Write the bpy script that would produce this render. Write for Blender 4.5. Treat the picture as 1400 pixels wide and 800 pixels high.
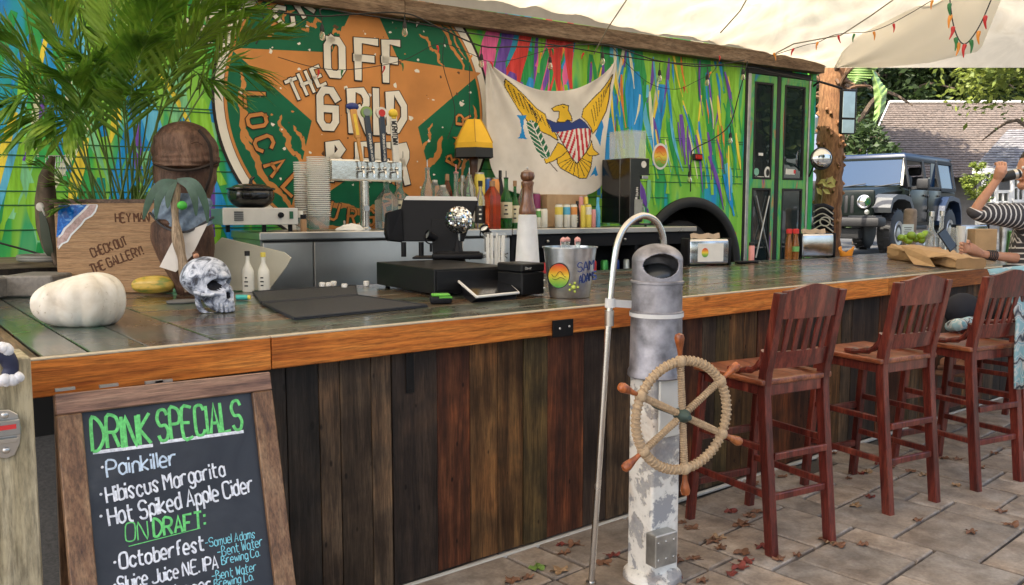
import bpy, bmesh, math, random
from math import sin, cos, pi, radians, atan, atan2, hypot, sqrt, degrees
from mathutils import Vector, Matrix, noise
scn = bpy.context.scene
C = scn.collection
R = random.Random(11)
for o in list(bpy.data.objects): bpy.data.objects.remove(o)

# ---------------------------------------------------------------- camera, sky, sun, exposure
F, CXP, CYP = 1150.0, 700.0, 400.0
PITCH = atan(113/F); HC = 1.50; PSI = radians(52.0184); DC = 2.742
cam = bpy.data.objects.new('camera', bpy.data.cameras.new('camera'))
C.objects.link(cam); scn.camera = cam
cam.location = (0, -DC, HC)
cam.rotation_euler = (pi/2 - PITCH, 0, PSI - pi/2)
cam.data.sensor_width = 36; cam.data.lens = F/1400*36
cam.data.clip_start = 0.05; cam.data.clip_end = 2000
SUN_EL, SUN_AZ = radians(52), radians(186)        # direction the sun stands in, from +X
w = bpy.data.worlds.new('World'); scn.world = w; w.use_nodes = True
nt = w.node_tree; nt.nodes.clear()
sky = nt.nodes.new('ShaderNodeTexSky'); sky.sky_type = 'NISHITA'; sky.sun_disc = False
sky.sun_elevation = SUN_EL; sky.sun_rotation = pi/2 - SUN_AZ
sky.air_density = 1.0; sky.dust_density = 4.0; sky.ozone_density = .6
bg = nt.nodes.new('ShaderNodeBackground'); bg.inputs[1].default_value = 0.14
wo = nt.nodes.new('ShaderNodeOutputWorld')
nt.links.new(sky.outputs[0], bg.inputs[0]); nt.links.new(bg.outputs[0], wo.inputs[0])
sl = bpy.data.lights.new('sun', 'SUN'); sl.energy = 3.6; sl.angle = radians(0.5); sl.color = (1, .90, .74)
so = bpy.data.objects.new('sun', sl); C.objects.link(so)
sd = Vector((cos(SUN_EL)*cos(SUN_AZ), cos(SUN_EL)*sin(SUN_AZ), sin(SUN_EL)))
so.rotation_euler = sd.to_track_quat('Z', 'Y').to_euler(); so.location = (0, 0, 20)
scn.view_settings.view_transform = 'Standard'; scn.view_settings.look = 'None'
scn.view_settings.exposure = 1.85; scn.view_settings.gamma = 1
scn.cycles.max_bounces = 10; scn.cycles.transmission_bounces = 10; scn.cycles.transparent_max_bounces = 40
scn.cycles.diffuse_bounces = 5; scn.cycles.caustics_reflective = False; scn.cycles.caustics_refractive = False
scn.cycles.sample_clamp_indirect = 6

# ---------------------------------------------------------------- measuring: where a ray meets a real surface
def ray(px, py):
    x = (px-CXP)/F; y = -(py-CYP)/F
    fx, fy, rx, ry = cos(PSI), sin(PSI), sin(PSI), -cos(PSI)
    cp, sp = cos(PITCH), sin(PITCH)
    return Vector((fx*cp+rx*x+fx*sp*y, fy*cp+ry*x+fy*sp*y, -sp+cp*y))
EYE = Vector((0, -DC, HC))
def onz(px, py, z=1.07):
    d = ray(px, py); return EYE + d*((z-HC)/d.z)
def onp(px, py, p0, ang=0.0):          # on the upright plane through p0 running in direction ang
    d = ray(px, py); n = Vector((-sin(ang), cos(ang), 0))
    return EYE + d*((Vector((p0[0], p0[1], 0))-Vector((EYE.x, EYE.y, 0))).dot(n)/d.dot(n))
VA = PSI - pi/2
def face(px, py, p0): return onp(px, py, p0, VA)   # on the upright plane square to the view
def scale_at(p): return ((p[0])*cos(PSI)+(p[1]+DC)*sin(PSI))/F   # metres per photo pixel there

# ---------------------------------------------------------------- materials
MATS = {}
def nodes(name):
    m = bpy.data.materials.new(name); m.use_nodes = True
    n = m.node_tree; b = n.nodes['Principled BSDF']; MATS[name] = m
    return m, n, b
def setp(b, k, v):
    if k in b.inputs: b.inputs[k].default_value = v
def ramp(n, stops, interp='LINEAR'):
    r = n.nodes.new('ShaderNodeValToRGB'); r.color_ramp.interpolation = interp
    e = r.color_ramp.elements
    while len(e) < len(stops): e.new(0.5)
    for k, (p, c) in enumerate(stops):
        e[k].position = p; e[k].color = (c[0], c[1], c[2], 1)
    return r
def coords(n, scale=(1, 1, 1), rnd=True, kind='Object', rot=(0, 0, 0)):
    tc = n.nodes.new('ShaderNodeTexCoord'); mp = n.nodes.new('ShaderNodeMapping')
    mp.inputs['Scale'].default_value = scale; mp.inputs['Rotation'].default_value = rot
    n.links.new(tc.outputs[kind], mp.inputs[0])
    if rnd:
        oi = n.nodes.new('ShaderNodeObjectInfo'); mu = n.nodes.new('ShaderNodeMath'); mu.operation = 'MULTIPLY'
        mu.inputs[1].default_value = 37.0
        n.links.new(oi.outputs['Random'], mu.inputs[0]); n.links.new(mu.outputs[0], mp.inputs['Location'])
    return mp
def noi(n, mp, s, detail=5, dist=0.0, rough=.55):
    t = n.nodes.new('ShaderNodeTexNoise'); t.inputs['Scale'].default_value = s
    t.inputs['Detail'].default_value = detail; t.inputs['Distortion'].default_value = dist
    t.inputs['Roughness'].default_value = rough
    n.links.new(mp.outputs[0], t.inputs['Vector']); return t
def bump(n, b, src, strength=.3, dist=.002):
    bp = n.nodes.new('ShaderNodeBump'); bp.inputs['Strength'].default_value = strength
    bp.inputs['Distance'].default_value = dist
    n.links.new(src, bp.inputs['Height']); n.links.new(bp.outputs[0], b.inputs['Normal']); return bp
def mix(n, fac, a, bcol, mode='MIX'):
    x = n.nodes.new('ShaderNodeMix'); x.data_type = 'RGBA'; x.blend_type = mode
    for s, v in ((0, fac), (6, a), (7, bcol)):
        if hasattr(v, 'is_linked') or hasattr(v, 'links'): n.links.new(v, x.inputs[s])
        elif s == 0: x.inputs[0].default_value = v
        else: x.inputs[s].default_value = (v[0], v[1], v[2], 1)
    return x.outputs[2]
def mat(name, col, rough=.5, metal=0.0, var=.12, ns=12, bp=.15, trans=0, coat=0, spec=.5, sss=0, hue=.0, dist=.002, ior=1.45, emit=None, es=1):
    if name in MATS: return MATS[name]
    m, n, b = nodes(name)
    mp = coords(n); t = noi(n, mp, ns, 6)
    lo = [max(0, c*(1-var)) for c in col]; hi = [min(1, c*(1+var)) for c in col]
    r = ramp(n, [(.3, lo), (.7, hi)]); n.links.new(t.outputs[0], r.inputs[0])
    out = r.outputs[0]
    if hue:
        hs = n.nodes.new('ShaderNodeHueSaturation'); oi = n.nodes.new('ShaderNodeObjectInfo')
        mr = n.nodes.new('ShaderNodeMapRange'); mr.inputs[3].default_value = 1-hue; mr.inputs[4].default_value = 1+hue
        n.links.new(oi.outputs['Random'], mr.inputs[0]); n.links.new(mr.outputs[0], hs.inputs['Value'])
        n.links.new(out, hs.inputs['Color']); out = hs.outputs[0]
    n.links.new(out, b.inputs['Base Color'])
    rr = n.nodes.new('ShaderNodeMapRange'); rr.inputs[3].default_value = max(0.02, rough-.07); rr.inputs[4].default_value = min(1, rough+.07)
    n.links.new(t.outputs[0], rr.inputs[0]); n.links.new(rr.outputs[0], b.inputs['Roughness'])
    setp(b, 'Metallic', metal); setp(b, 'Transmission Weight', trans); setp(b, 'Coat Weight', coat)
    setp(b, 'Specular IOR Level', spec); setp(b, 'IOR', ior); setp(b, 'Coat Roughness', .1)
    if sss: setp(b, 'Subsurface Weight', sss); setp(b, 'Subsurface Radius', (.02, .01, .006))
    if emit: b.inputs['Emission Color'].default_value = (*emit, 1); b.inputs['Emission Strength'].default_value = es
    if bp: bump(n, b, noi(n, mp, ns*6, 4).outputs[0], bp, dist)
    return m
def flat(name, col, rough=.6, metal=0): return mat(name, col, rough, metal, var=.06, bp=.05)
def wood(name, dark, mid, light, axis=0, s=5.0, rough=.55, coat=0.0, st=14, worn=None, bp=.4, knots=True, holes=0.0, var=.25):
    if name in MATS: return MATS[name]
    m, n, b = nodes(name)
    sc = [st, st, st]; sc[axis] = 1.0
    mp = coords(n, sc); t = noi(n, mp, s*.35, 9, .6, .62)
    fine = noi(n, mp, s*2.2, 5, .1, .7)
    r = ramp(n, [(.3, dark), (.5, mid), (.72, light)]); n.links.new(t.outputs[0], r.inputs[0])
    r2 = ramp(n, [(.35, (.5, .5, .5)), (.6, (1.15, 1.15, 1.15))]); n.links.new(fine.outputs[0], r2.inputs[0])
    out = mix(n, 1.0, r.outputs[0], r2.outputs[0], 'MULTIPLY')
    mp2 = coords(n, (1, 1, 1)); big = noi(n, mp2, 4.0, 5, .3)
    if holes:
        rp2 = ramp(n, [(.32, (.5, .48, .5)), (.5, (1, 1, 1)), (.66, (1.7, 1.5, 1.3))]); n.links.new(big.outputs[0], rp2.inputs[0]); out = mix(n, 1.0, out, rp2.outputs[0], 'MULTIPLY')
    if worn:
        r3 = ramp(n, [(.47, (0, 0, 0)), (.6, (1, 1, 1))]); n.links.new(big.outputs[0], r3.inputs[0])
        out = mix(n, r3.outputs[0], out, worn)
    if knots or holes:
        ks = [3.2, 3.2, 3.2]; ks[axis] = 1.5
        mpk = coords(n, ks); v = n.nodes.new('ShaderNodeTexVoronoi'); v.inputs['Scale'].default_value = 1.6 if not holes else 5
        n.links.new(mpk.outputs[0], v.inputs['Vector'])
        rk = ramp(n, [(.05 + holes*.06, (.16, .12, .1)), (.1 + holes*.08, (1, 1, 1))]); n.links.new(v.outputs['Distance'], rk.inputs[0])
        out = mix(n, 1.0, out, rk.outputs[0], 'MULTIPLY')
    oi = n.nodes.new('ShaderNodeObjectInfo'); mr = n.nodes.new('ShaderNodeMapRange')
    mr.inputs[3].default_value = 1-var; mr.inputs[4].default_value = 1+var
    hs = n.nodes.new('ShaderNodeHueSaturation'); n.links.new(oi.outputs['Random'], mr.inputs[0])
    n.links.new(mr.outputs[0], hs.inputs['Value']); n.links.new(out, hs.inputs['Color'])
    n.links.new(hs.outputs[0], b.inputs['Base Color'])
    rr = n.nodes.new('ShaderNodeMapRange'); rr.inputs[3].default_value = max(.05, rough-.15); rr.inputs[4].default_value = min(1, rough+.15)
    n.links.new(big.outputs[0], rr.inputs[0]); n.links.new(rr.outputs[0], b.inputs['Roughness'])
    setp(b, 'Coat Weight', coat); setp(b, 'Coat Roughness', .12)
    setp(b, 'Specular IOR Level', .5 if coat else .28)
    bump(n, b, fine.outputs[0], bp, .0015 if bp < .8 else .006)
    return m

# ---------------------------------------------------------------- mesh building
class G:
    """collects geometry of ONE mesh"""
    def __init__(s): s.v = []; s.f = []; s.m = []
    def add(s, vs, fs, mi=0):
        o = len(s.v); s.v += [Vector(x) for x in vs]
        for f in fs: s.f.append(tuple(i+o for i in f)); s.m.append(mi)
        return s
    def bm(s, bm, mi=0):
        bm.verts.ensure_lookup_table(); bm.verts.index_update()
        s.add([v.co.copy() for v in bm.verts], [[v.index for v in f.verts] for f in bm.faces], mi); bm.free(); return s
    def box(s, c, d, rz=0, bev=0, mi=0, rot=None, seg=1, taper=None):
        bm = bmesh.new(); bmesh.ops.create_cube(bm, size=1)
        for v in bm.verts:
            k = taper if (taper and v.co.z > 0) else 1
            v.co = Vector((v.co.x*d[0]*k, v.co.y*d[1]*k, v.co.z*d[2]))
        if bev: bmesh.ops.bevel(bm, geom=list(bm.edges), offset=bev, segments=seg, affect='EDGES', profile=.5)
        M = Matrix.Translation(c) @ (rot if rot is not None else Matrix.Rotation(rz, 4, 'Z'))
        bm.transform(M); return s.bm(bm, mi)
    def beam(s, a, b, wd, th, up=(0, 0, 1), bev=0, mi=0):   # bar from a to b, wd across, th along up
        a, b = Vector(a), Vector(b); x = (b-a); L = x.length; x.normalize()
        u = Vector(up); y = u.cross(x).normalized(); z = x.cross(y)
        rot = Matrix((x, y, z)).transposed().to_4x4()
        return s.box((a+b)/2, (L, wd, th), rot=rot, bev=bev, mi=mi)
    def lathe(s, prof, c=(0, 0, 0), n=20, rot=None, mi=0, cap=True, sx=1, sy=1):
        vs, fs = [], []
        for r, z in prof:
            for k in range(n):
                a = 2*pi*k/n; vs.append(Vector((r*cos(a)*sx, r*sin(a)*sy, z)))
        for j in range(len(prof)-1):
            for k in range(n):
                k2 = (k+1) % n; fs.append((j*n+k, j*n+k2, (j+1)*n+k2, (j+1)*n+k))
        if cap:
            if prof[0][0] > 1e-5: fs.append(tuple(reversed(range(n))))
            if prof[-1][0] > 1e-5: fs.append(tuple((len(prof)-1)*n+k for k in range(n)))
        M = Matrix.Translation(c) @ (rot if rot is not None else Matrix.Identity(4))
        return s.add([M @ v for v in vs], fs, mi)
    def tube(s, pts, r, n=8, mi=0, closed=False, flatn=None, flatk=1.0, cap=True):
        pts = [Vector(p) for p in pts]; N = len(pts)
        rs = r if isinstance(r, (list, tuple)) else [r]*N
        vs, fs = [], []; up = None
        for i in range(N):
            if closed: t = pts[(i+1) % N]-pts[i-1]
            else: t = pts[min(i+1, N-1)]-pts[max(i-1, 0)]
            if t.length < 1e-9: t = Vector((0, 0, 1))
            t.normalize()
            if flatn is not None: up = Vector(flatn)
            elif up is None: up = Vector((0, 0, 1)) if abs(t.z) < .9 else Vector((1, 0, 0))
            y = up.cross(t)
            if y.length < 1e-6: y = Vector((1, 0, 0)).cross(t)
            y.normalize(); z = t.cross(y); up = z if flatn is None else up
            k2 = 1.0
            if flatn is not None and 0 < i < N-1:
                d1 = (pts[i]-pts[i-1]).normalized(); d2 = (pts[i+1]-pts[i]).normalized()
                k2 = min(1.5, 1/max(.35, sqrt(max(0, (1+d1.dot(d2))/2))))
            for k in range(n):
                a = 2*pi*k/n + (pi/n if flatn is not None else 0)
                vs.append(pts[i] + y*cos(a)*rs[i]*k2 + z*sin(a)*rs[i]*flatk)
        for i in range(N-1 if not closed else N):
            j = (i+1) % N
            for k in range(n):
                k3 = (k+1) % n; fs.append((i*n+k, i*n+k3, j*n+k3, j*n+k))
        if cap and not closed:
            fs.append(tuple(reversed(range(n)))); fs.append(tuple((N-1)*n+k for k in range(n)))
        return s.add(vs, fs, mi)
    def ball(s, c, r, n=12, m=8, mi=0, sc=(1, 1, 1), rot=None):
        prof = [(max(1e-6, r*sin(pi*k/m)), -r*cos(pi*k/m)) for k in range(m+1)]
        M = (rot if rot is not None else Matrix.Identity(4)) @ Matrix.Diagonal((*sc, 1))
        return s.lathe(prof, c, n, rot=M, mi=mi, cap=False)
    def prism(s, pts, depth, frame=None, mi=0):    # outline in the frame's plane, extruded by depth
        n = len(pts); M = frame if frame is not None else Matrix.Identity(4)
        vs = [M @ Vector((p[0], p[1], 0)) for p in pts]+[M @ Vector((p[0], p[1], depth)) for p in pts]
        fs = [tuple(reversed(range(n))), tuple(range(n, 2*n))]+[(k, (k+1) % n, n+(k+1) % n, n+k) for k in range(n)]
        return s.add(vs, fs, mi)
    def poly(s, pts, mi=0): return s.add(pts, [tuple(range(len(pts)))], mi)
    def grid(s, fn, nu, nv, mi=0, mfn=None, thick=0):
        o = len(s.v)
        for j in range(nv+1):
            for i in range(nu+1): s.v.append(Vector(fn(i/nu, j/nv)))
        for j in range(nv):
            for i in range(nu):
                a = o+j*(nu+1)+i; s.f.append((a, a+1, a+nu+2, a+nu+1)); s.m.append(mfn((i+.5)/nu, (j+.5)/nv) if mfn else mi)
        return s
    def build(s, name, mats, parent=None, smooth=False, world=True, bevel=0):
        me = bpy.data.meshes.new(name)
        inv = None
        if parent is not None and world: inv = wm(parent).inverted()
        me.from_pydata([tuple(inv @ v) if inv else tuple(v) for v in s.v], [], s.f)
        if not isinstance(mats, (list, tuple)): mats = [mats]
        for m in mats: me.materials.append(m)
        if len(mats) > 1: me.polygons.foreach_set('material_index', s.m)
        if smooth:
            me.polygons.foreach_set('use_smooth', [True]*len(me.polygons))
            try: me.set_sharp_from_angle(angle=radians(40 if smooth is True else smooth))
            except Exception: pass
        me.validate(); me.update()
        o = bpy.data.objects.new(name, me); C.objects.link(o)
        if parent is not None: o.parent = parent
        return o
def wm(o):
    M = o.matrix_basis.copy()
    while o.parent is not None: M = o.matrix_parent_inverse @ M; o = o.parent; M = o.matrix_basis @ M
    return M
def tag(o, label, cat=None, group=None, kind=None):
    if label: o['label'] = label
    if cat: o['category'] = cat
    if group: o['group'] = group
    if kind: o['kind'] = kind
    return o
def thing(name, label, cat, loc=(0, 0, 0), rz=0, group=None):
    o = bpy.data.objects.new(name, None); C.objects.link(o); o.empty_display_size = .1
    o.location = loc; o.rotation_euler = (0, 0, rz); return tag(o, label, cat, group)
def struct(name, g, m, smooth=False):
    o = g.build(name, m, None, smooth); o['kind'] = 'structure'; return o
def copy_tree(o, parent=None, **kw):
    c = o.copy(); C.objects.link(c)
    if parent is not None: c.parent = parent
    for ch in [x for x in bpy.data.objects if x.parent == o]: copy_tree(ch, c)
    return c
def copy_thing(o, loc, rz, label=None, group=None):
    c = copy_tree(o); c.location = loc; c.rotation_euler = (0, 0, rz)
    if label: c['label'] = label
    if group: c['group'] = group
    return c
def catmull(pts, k=6, closed=False):
    pts = [Vector(p) for p in pts]; n = len(pts); out = []
    for i in range(n if closed else n-1):
        if closed: p0, p1, p2, p3 = pts[i-1], pts[i], pts[(i+1) % n], pts[(i+2) % n]
        else: p0, p1, p2, p3 = pts[max(i-1, 0)], pts[i], pts[i+1], pts[min(i+2, n-1)]
        for j in range(k):
            t = j/k
            out.append(.5*((2*p1)+(p2-p0)*t+(2*p0-5*p1+4*p2-p3)*t*t+(3*p1-p0-3*p2+p3)*t*t*t))
    if not closed: out.append(pts[-1])
    return out

# ---------------------------------------------------------------- hand lettering: stroke glyphs on a 4 x 6 cell
GL = {
'A': '00 26 40;12 32', 'B': '00 06 26 35 24 03;23 42 30 00', 'C': '45 36 16 05 01 10 30 41', 'D': '00 06 26 44 42 20 00',
'E': '46 06 00 40;03 33', 'F': '46 06 00;03 33', 'G': '45 36 16 05 01 10 30 41 43 23', 'H': '00 06;40 46;03 43', 'I': '00 06',
'J': '46 41 30 10 01', 'K': '00 06;46 03 40', 'L': '06 00 40', 'M': '00 06 23 46 40', 'N': '00 06 40 46', 'O': '16 05 01 10 30 41 45 36 16',
'P': '00 06 36 45 44 33 03', 'Q': '16 05 01 10 30 41 45 36 16;21 40', 'R': '00 06 36 45 44 33 03;23 40', 'S': '45 36 16 05 04 13 33 42 41 30 10 01',
'T': '06 46;26 20', 'U': '06 01 10 30 41 46', 'V': '06 20 46', 'W': '06 10 24 30 46', 'X': '06 40;46 00', 'Y': '06 23 46;23 20', 'Z': '06 46 00 40',
'a': '33 24 14 03 01 10 20 31;34 30', 'b': '06 00;03 14 24 33 31 20 00', 'c': '33 24 14 03 01 10 20 31', 'd': '36 30;33 24 14 03 01 10 20 31',
'e': '02 32 33 24 14 03 01 10 30', 'f': '36 26 15 10;03 23', 'g': '33 24 14 03 01 10 20 31;34 3a 2b 1b 0a', 'h': '06 00;03 14 24 33 30',
'i': '04 00;05 06', 'j': '14 1a 0b', 'k': '06 00;34 02 30', 'l': '06 00', 'm': '04 00;03 14 23 20;23 34 43 40', 'n': '04 00;03 14 24 33 30',
'o': '14 03 01 10 20 31 33 24 14', 'p': '04 0b;03 14 24 33 31 20 01', 'r': '04 00;02 14 34', 's': '33 24 14 03 12 21 20 10 01', 't': '16 11 20 30;04 34',
'u': '04 01 10 20 31 34 30', 'v': '04 20 44', 'w': '04 10 23 30 44', 'x': '04 40;44 00', 'y': '04 01 10 30;34 3a 2b 0b', 'z': '04 34 00 30',
'!': '06 02;00 01', ':': '01 02;04 05', '.': '00 01', '-': '03 33', "'": '06 05', '0': '16 05 01 10 30 41 45 36 16', '1': '15 26 20', '2': '05 16 36 45 44 00 40',
'3': '05 16 36 45 34 23;34 42 31 10 01', '4': '30 36 02 42', '5': '46 06 04 34 43 41 30 10 01', '8': '23 05 16 36 45 02 01 10 30 41 42 23', '&': '40 05 16 25 02 10 30 43'}
def glyph(ch):
    g = GL.get(ch)
    if g is None: return [], 2.2
    out = []; mx = 0
    for st in g.split(';'):
        p = []
        for tk in st.split():
            x = int(tk[0]); y = {'a': -1, 'b': -2}.get(tk[1]); y = int(tk[1]) if y is None else y
            p.append((x, y)); mx = max(mx, x)
        out.append(p)
    return out, mx+1.25
def write(g, text, org, U, V, h, r, mi=0, wk=1.0, jit=0, flatk=.22, smooth=True, N=None, n=6, lift=0.0, sq=False):
    """lettering as raised strokes; org baseline start, U writing direction, V up, h cap height"""
    U, V = Vector(U).normalized(), Vector(V).normalized(); N = U.cross(V) if N is None else N
    x = 0.0; k = h/6
    for ch in text:
        sts, adv = glyph(ch); jx = R.uniform(-jit, jit); jy = R.uniform(-jit, jit)
        for p in sts:
            q = [Vector(org)+U*((x+a+jx+R.uniform(-jit, jit)*.5)*k*wk)+V*((b+jy+R.uniform(-jit, jit)*.5)*k)+N*lift for a, b in p]
            if smooth and len(q) > 3: q = catmull(q, 3)
            elif smooth and len(q) == 3 and ch in 'fcr': q = catmull(q, 3)
            if not sq and len(q) == 2: q = [q[0], (q[0]+q[1])/2, q[1]]
            g.tube(q, r, n, mi, flatn=N, flatk=flatk)
        x += adv
    return x*k*wk
def text_w(text, h, wk=1.0): return sum(glyph(c)[1] for c in text)*h/6*wk

# ================================================================ the setting
def hill(x, y):
    d = x*.9 + y*.35
    t = min(1, max(0, (d-7.5)/5.0)); k = .72*t*t*(3-2*t)
    t2 = min(1, max(0, (y-1.7)/.6)) if x < 9 else 1
    return max(k, .38*t2) - .03
m, n, b = nodes('asphalt'); mp = coords(n, rnd=False)
t1 = noi(n, mp, 60, 6); t2 = noi(n, mp, .5, 5)
r1 = ramp(n, [(.3, (.035, .036, .038)), (.7, (.075, .075, .076))]); n.links.new(t1.outputs[0], r1.inputs[0])
r2 = ramp(n, [(.35, (.7, .7, .7)), (.65, (1.3, 1.28, 1.22))]); n.links.new(t2.outputs[0], r2.inputs[0])
n.links.new(mix(n, 1.0, r1.outputs[0], r2.outputs[0], 'MULTIPLY'), b.inputs['Base Color']); b.inputs['Roughness'].default_value = .9
bump(n, b, t1.outputs[0], .5, .004)
g = G()
xs = [-400, -60, -20, -8] + [-6+i*.8 for i in range(40)] + [30, 45, 70, 120, 400]
ys = [-400, -60, -20, -8] + [-5+i*.8 for i in range(30)] + [24, 40, 70, 120, 400]
for j, y in enumerate(ys):
    for i, x in enumerate(xs): g.v.append(Vector((x, y, hill(x, y) if hill(x, y) > 0 else -.03)))
nx = len(xs)
for j in range(len(ys)-1):
    for i in range(nx-1): g.f.append((j*nx+i, j*nx+i+1, (j+1)*nx+i+1, (j+1)*nx+i)); g.m.append(0)
struct('ground', g, MATS['asphalt'], True)

# patio pavers: ashlar slabs, each its own stone
m, n, b = nodes('paver_stone'); mp = coords(n)
t1 = noi(n, mp, 9, 8, .4); t2 = noi(n, mp, 70, 4); t3 = noi(n, mp, 2.2, 4)
r1 = ramp(n, [(.3, (.175, .14, .11)), (.5, (.275, .23, .185)), (.7, (.38, .33, .275))]); n.links.new(t1.outputs[0], r1.inputs[0])
r2 = ramp(n, [(.3, (.8, .8, .8)), (.7, (1.1, 1.1, 1.1))]); n.links.new(t2.outputs[0], r2.inputs[0])
r3 = ramp(n, [(.35, (.86, .9, .97)), (.65, (1.08, 1.0, .93))]); n.links.new(t3.outputs[0], r3.inputs[0])
o1 = mix(n, 1.0, r1.outputs[0], r2.outputs[0], 'MULTIPLY'); o1 = mix(n, 1.0, o1, r3.outputs[0], 'MULTIPLY')
oi = n.nodes.new('ShaderNodeObjectInfo'); mr = n.nodes.new('ShaderNodeMapRange'); mr.inputs[3].default_value = .82; mr.inputs[4].default_value = 1.15
hs = n.nodes.new('ShaderNodeHueSaturation'); n.links.new(oi.outputs['Random'], mr.inputs[0]); n.links.new(mr.outputs[0], hs.inputs['Value'])
n.links.new(o1, hs.inputs['Color']); n.links.new(hs.outputs[0], b.inputs['Base Color']); b.inputs['Roughness'].default_value = .78
bump(n, b, mix(n, .3, t1.outputs[0], t2.outputs[0]), .55, .006)
mat('joint_sand', (.08, .07, .06), .95, ns=40, bp=.5)
g = G(); g.box((3, -2.0, -.022), (22, 4.6, .024)); bed = struct('patio', g, MATS['joint_sand'])
cell = .182; rot = Matrix.Rotation(radians(4), 4, 'Z'); NX, NY = 80, 27
occ = [[0]*NX for _ in range(NY)]
restg = G(); cnt = 0
sizes = [(3, 2), (2, 2), (3, 2), (2, 1), (1, 2), (2, 3), (1, 1), (3, 1), (2, 2)]
for j in range(NY):
    for i in range(NX):
        if occ[j][i]: continue
        for _ in range(7):
            a, c2 = R.choice(sizes)
            if i+a <= NX and j+c2 <= NY and not any(occ[j+q][i+p] for p in range(a) for q in range(c2)): break
        else: a, c2 = 1, 1
        for p in range(a):
            for q in range(c2): occ[j+q][i+p] = 1
        x0 = -2.6+i*cell; y0 = -4.6+j*cell
        cx, cy = x0+a*cell/2, y0+c2*cell/2
        v = rot @ Vector((cx, cy, 0))
        if v.y > .02: continue
        gg = G(); dx, dy = a*cell-.015, c2*cell-.015
        bm = bmesh.new(); bmesh.ops.create_cube(bm, size=1)
        for vv in bm.verts: vv.co = Vector((vv.co.x*dx, vv.co.y*dy, vv.co.z*.03))
        top = [e for e in bm.edges if all(q.co.z > 0 for q in e.verts)]
        bmesh.ops.bevel(bm, geom=top, offset=.006, segments=1, affect='EDGES')
        for vv in bm.verts: vv.co.x += R.uniform(-.0025, .0025); vv.co.y += R.uniform(-.0025, .0025)
        M = Matrix.Translation((v.x, v.y, -.004+R.uniform(-.002, .002))) @ rot @ Matrix.Rotation(R.uniform(-.003, .003), 4, 'X')
        if 1.2 < v.x < 8.6 and v.y > -1.6 and cnt < 290:
            bm.transform(M); gg.bm(bm); gg.build('paving_stone', MATS['paver_stone'], bed, world=True); cnt += 1
        else: bm.transform(M); restg.bm(bm)
rp = restg.build('paving_stones', MATS['paver_stone'], bed); rp['kind'] = 'stuff'

# ---------------------------------------------------------------- the bar
ORG = ((.30, .07, .012), (.56, .175, .03), (.74, .29, .06))
wood('stained_fascia', *ORG, axis=0, s=4, rough=.5, coat=.0, st=16)
mats_plank = [
 wood('plank_black', (.010, .008, .007), (.026, .02, .016), (.05, .04, .032), axis=2, holes=.7, s=5),
 wood('plank_greybrown', (.024, .016, .010), (.068, .044, .027), (.15, .10, .06), axis=2, s=5, holes=.25),
 wood('plank_dark', (.012, .009, .008), (.03, .02, .015), (.06, .04, .028), axis=2, s=4, holes=.1),
 wood('plank_red', (.02, .009, .006), (.085, .027, .012), (.19, .07, .028), axis=2, s=4, holes=.12),
 wood('plank_brown', (.025, .013, .006), (.10, .05, .02), (.22, .12, .045), axis=2, s=4, holes=.12),
 wood('plank_olive', (.02, .014, .006), (.07, .048, .02), (.14, .1, .04), axis=2, s=4, holes=.12)]
bar = thing('bar_counter', 'long outdoor wooden bar with orange stained edge and dark reclaimed plank front', 'bar counter', (.37, 0, 0))
wood('bar_board_green', (.014, .016, .010), (.055, .052, .034), (.14, .12, .075), axis=0, s=4, rough=.28, coat=.4, worn=(.05, .075, .055))
wood('bar_board_brown', (.02, .011, .007), (.105, .058, .03), (.25, .145, .075), axis=0, s=4, rough=.28, coat=.4, worn=(.09, .068, .04))
wood('bar_board_y', (.010, .016, .012), (.04, .05, .038), (.10, .09, .06), axis=1, s=4, rough=.3, coat=.55, worn=(.02, .075, .05))
wood('bar_board_y2', (.016, .012, .009), (.06, .042, .03), (.12, .09, .06), axis=1, s=4, rough=.3, coat=.5, worn=(.05, .055, .045))
y = .043
wds = [.13, .24, .2, .22, .18, .23, .2, .177]
for r_, wd in enumerate(wds):
    x = .93; first = True
    while x < 9.9:
        L = R.uniform(1.4, 2.9) if not first else R.uniform(.7, 2.4); first = False
        x1 = min(9.95, x+L)
        G().box(((x+x1)/2, y+wd/2, 1.05+R.uniform(-.0015, .001)), (x1-x-.004, wd-.005, .038), bev=.0025).build('top_board', MATS[R.choice(['bar_board_green', 'bar_board_brown', 'bar_board_brown'])], bar)
        x = x1
    y += wd
x = .413
for wd in (.13, .17, .215):
    G().box((x+wd/2, (.043+2.6)/2, 1.05+R.uniform(-.001, .001)), (wd-.006, 2.557, .038), bev=.0025).build('top_board', MATS[R.choice(['bar_board_y', 'bar_board_y2', 'bar_board_y'])], bar)
    x += wd
x = .93
for wd in (.2, .18, .2):
    G().box((x+wd/2, (1.625+2.6)/2, 1.05), (wd-.006, .97, .038), bev=.0025).build('top_board', MATS['bar_board_y2'], bar); x += wd
for x0, x1 in ((.372, 1.098), (1.102, 2.9), (2.904, 5.2), (5.204, 7.6), (7.604, 9.95)):
    G().box(((x0+x1)/2, .021, 1.0105+R.uniform(-.001, .001)), (x1-x0, .04, .109), bev=.003).build('fascia_board', MATS['stained_fascia'], bar)
    G().box(((x0+x1)/2, .0215, 1.0672), (x1-x0-.002, .0405, .004)).build('edge_strip', mat('pale_wood', (.42, .36, .27), .7, ns=30), bar)
wood('fascia_y', (.05, .03, .018), (.14, .085, .05), (.24, .16, .1), axis=1, s=4, rough=.5)
G().box((.392, 1.32, 1.012), (.036, 2.55, .108), bev=.003).build('end_board', MATS['fascia_y'], bar)
seams = [.62, .76, .90, 1.04, 1.175, 1.30, 1.384, 1.514, 1.602, 1.809, 1.973, 2.117, 2.256, 2.393, 2.614, 2.765, 2.953, 3.11, 3.274]
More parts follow.
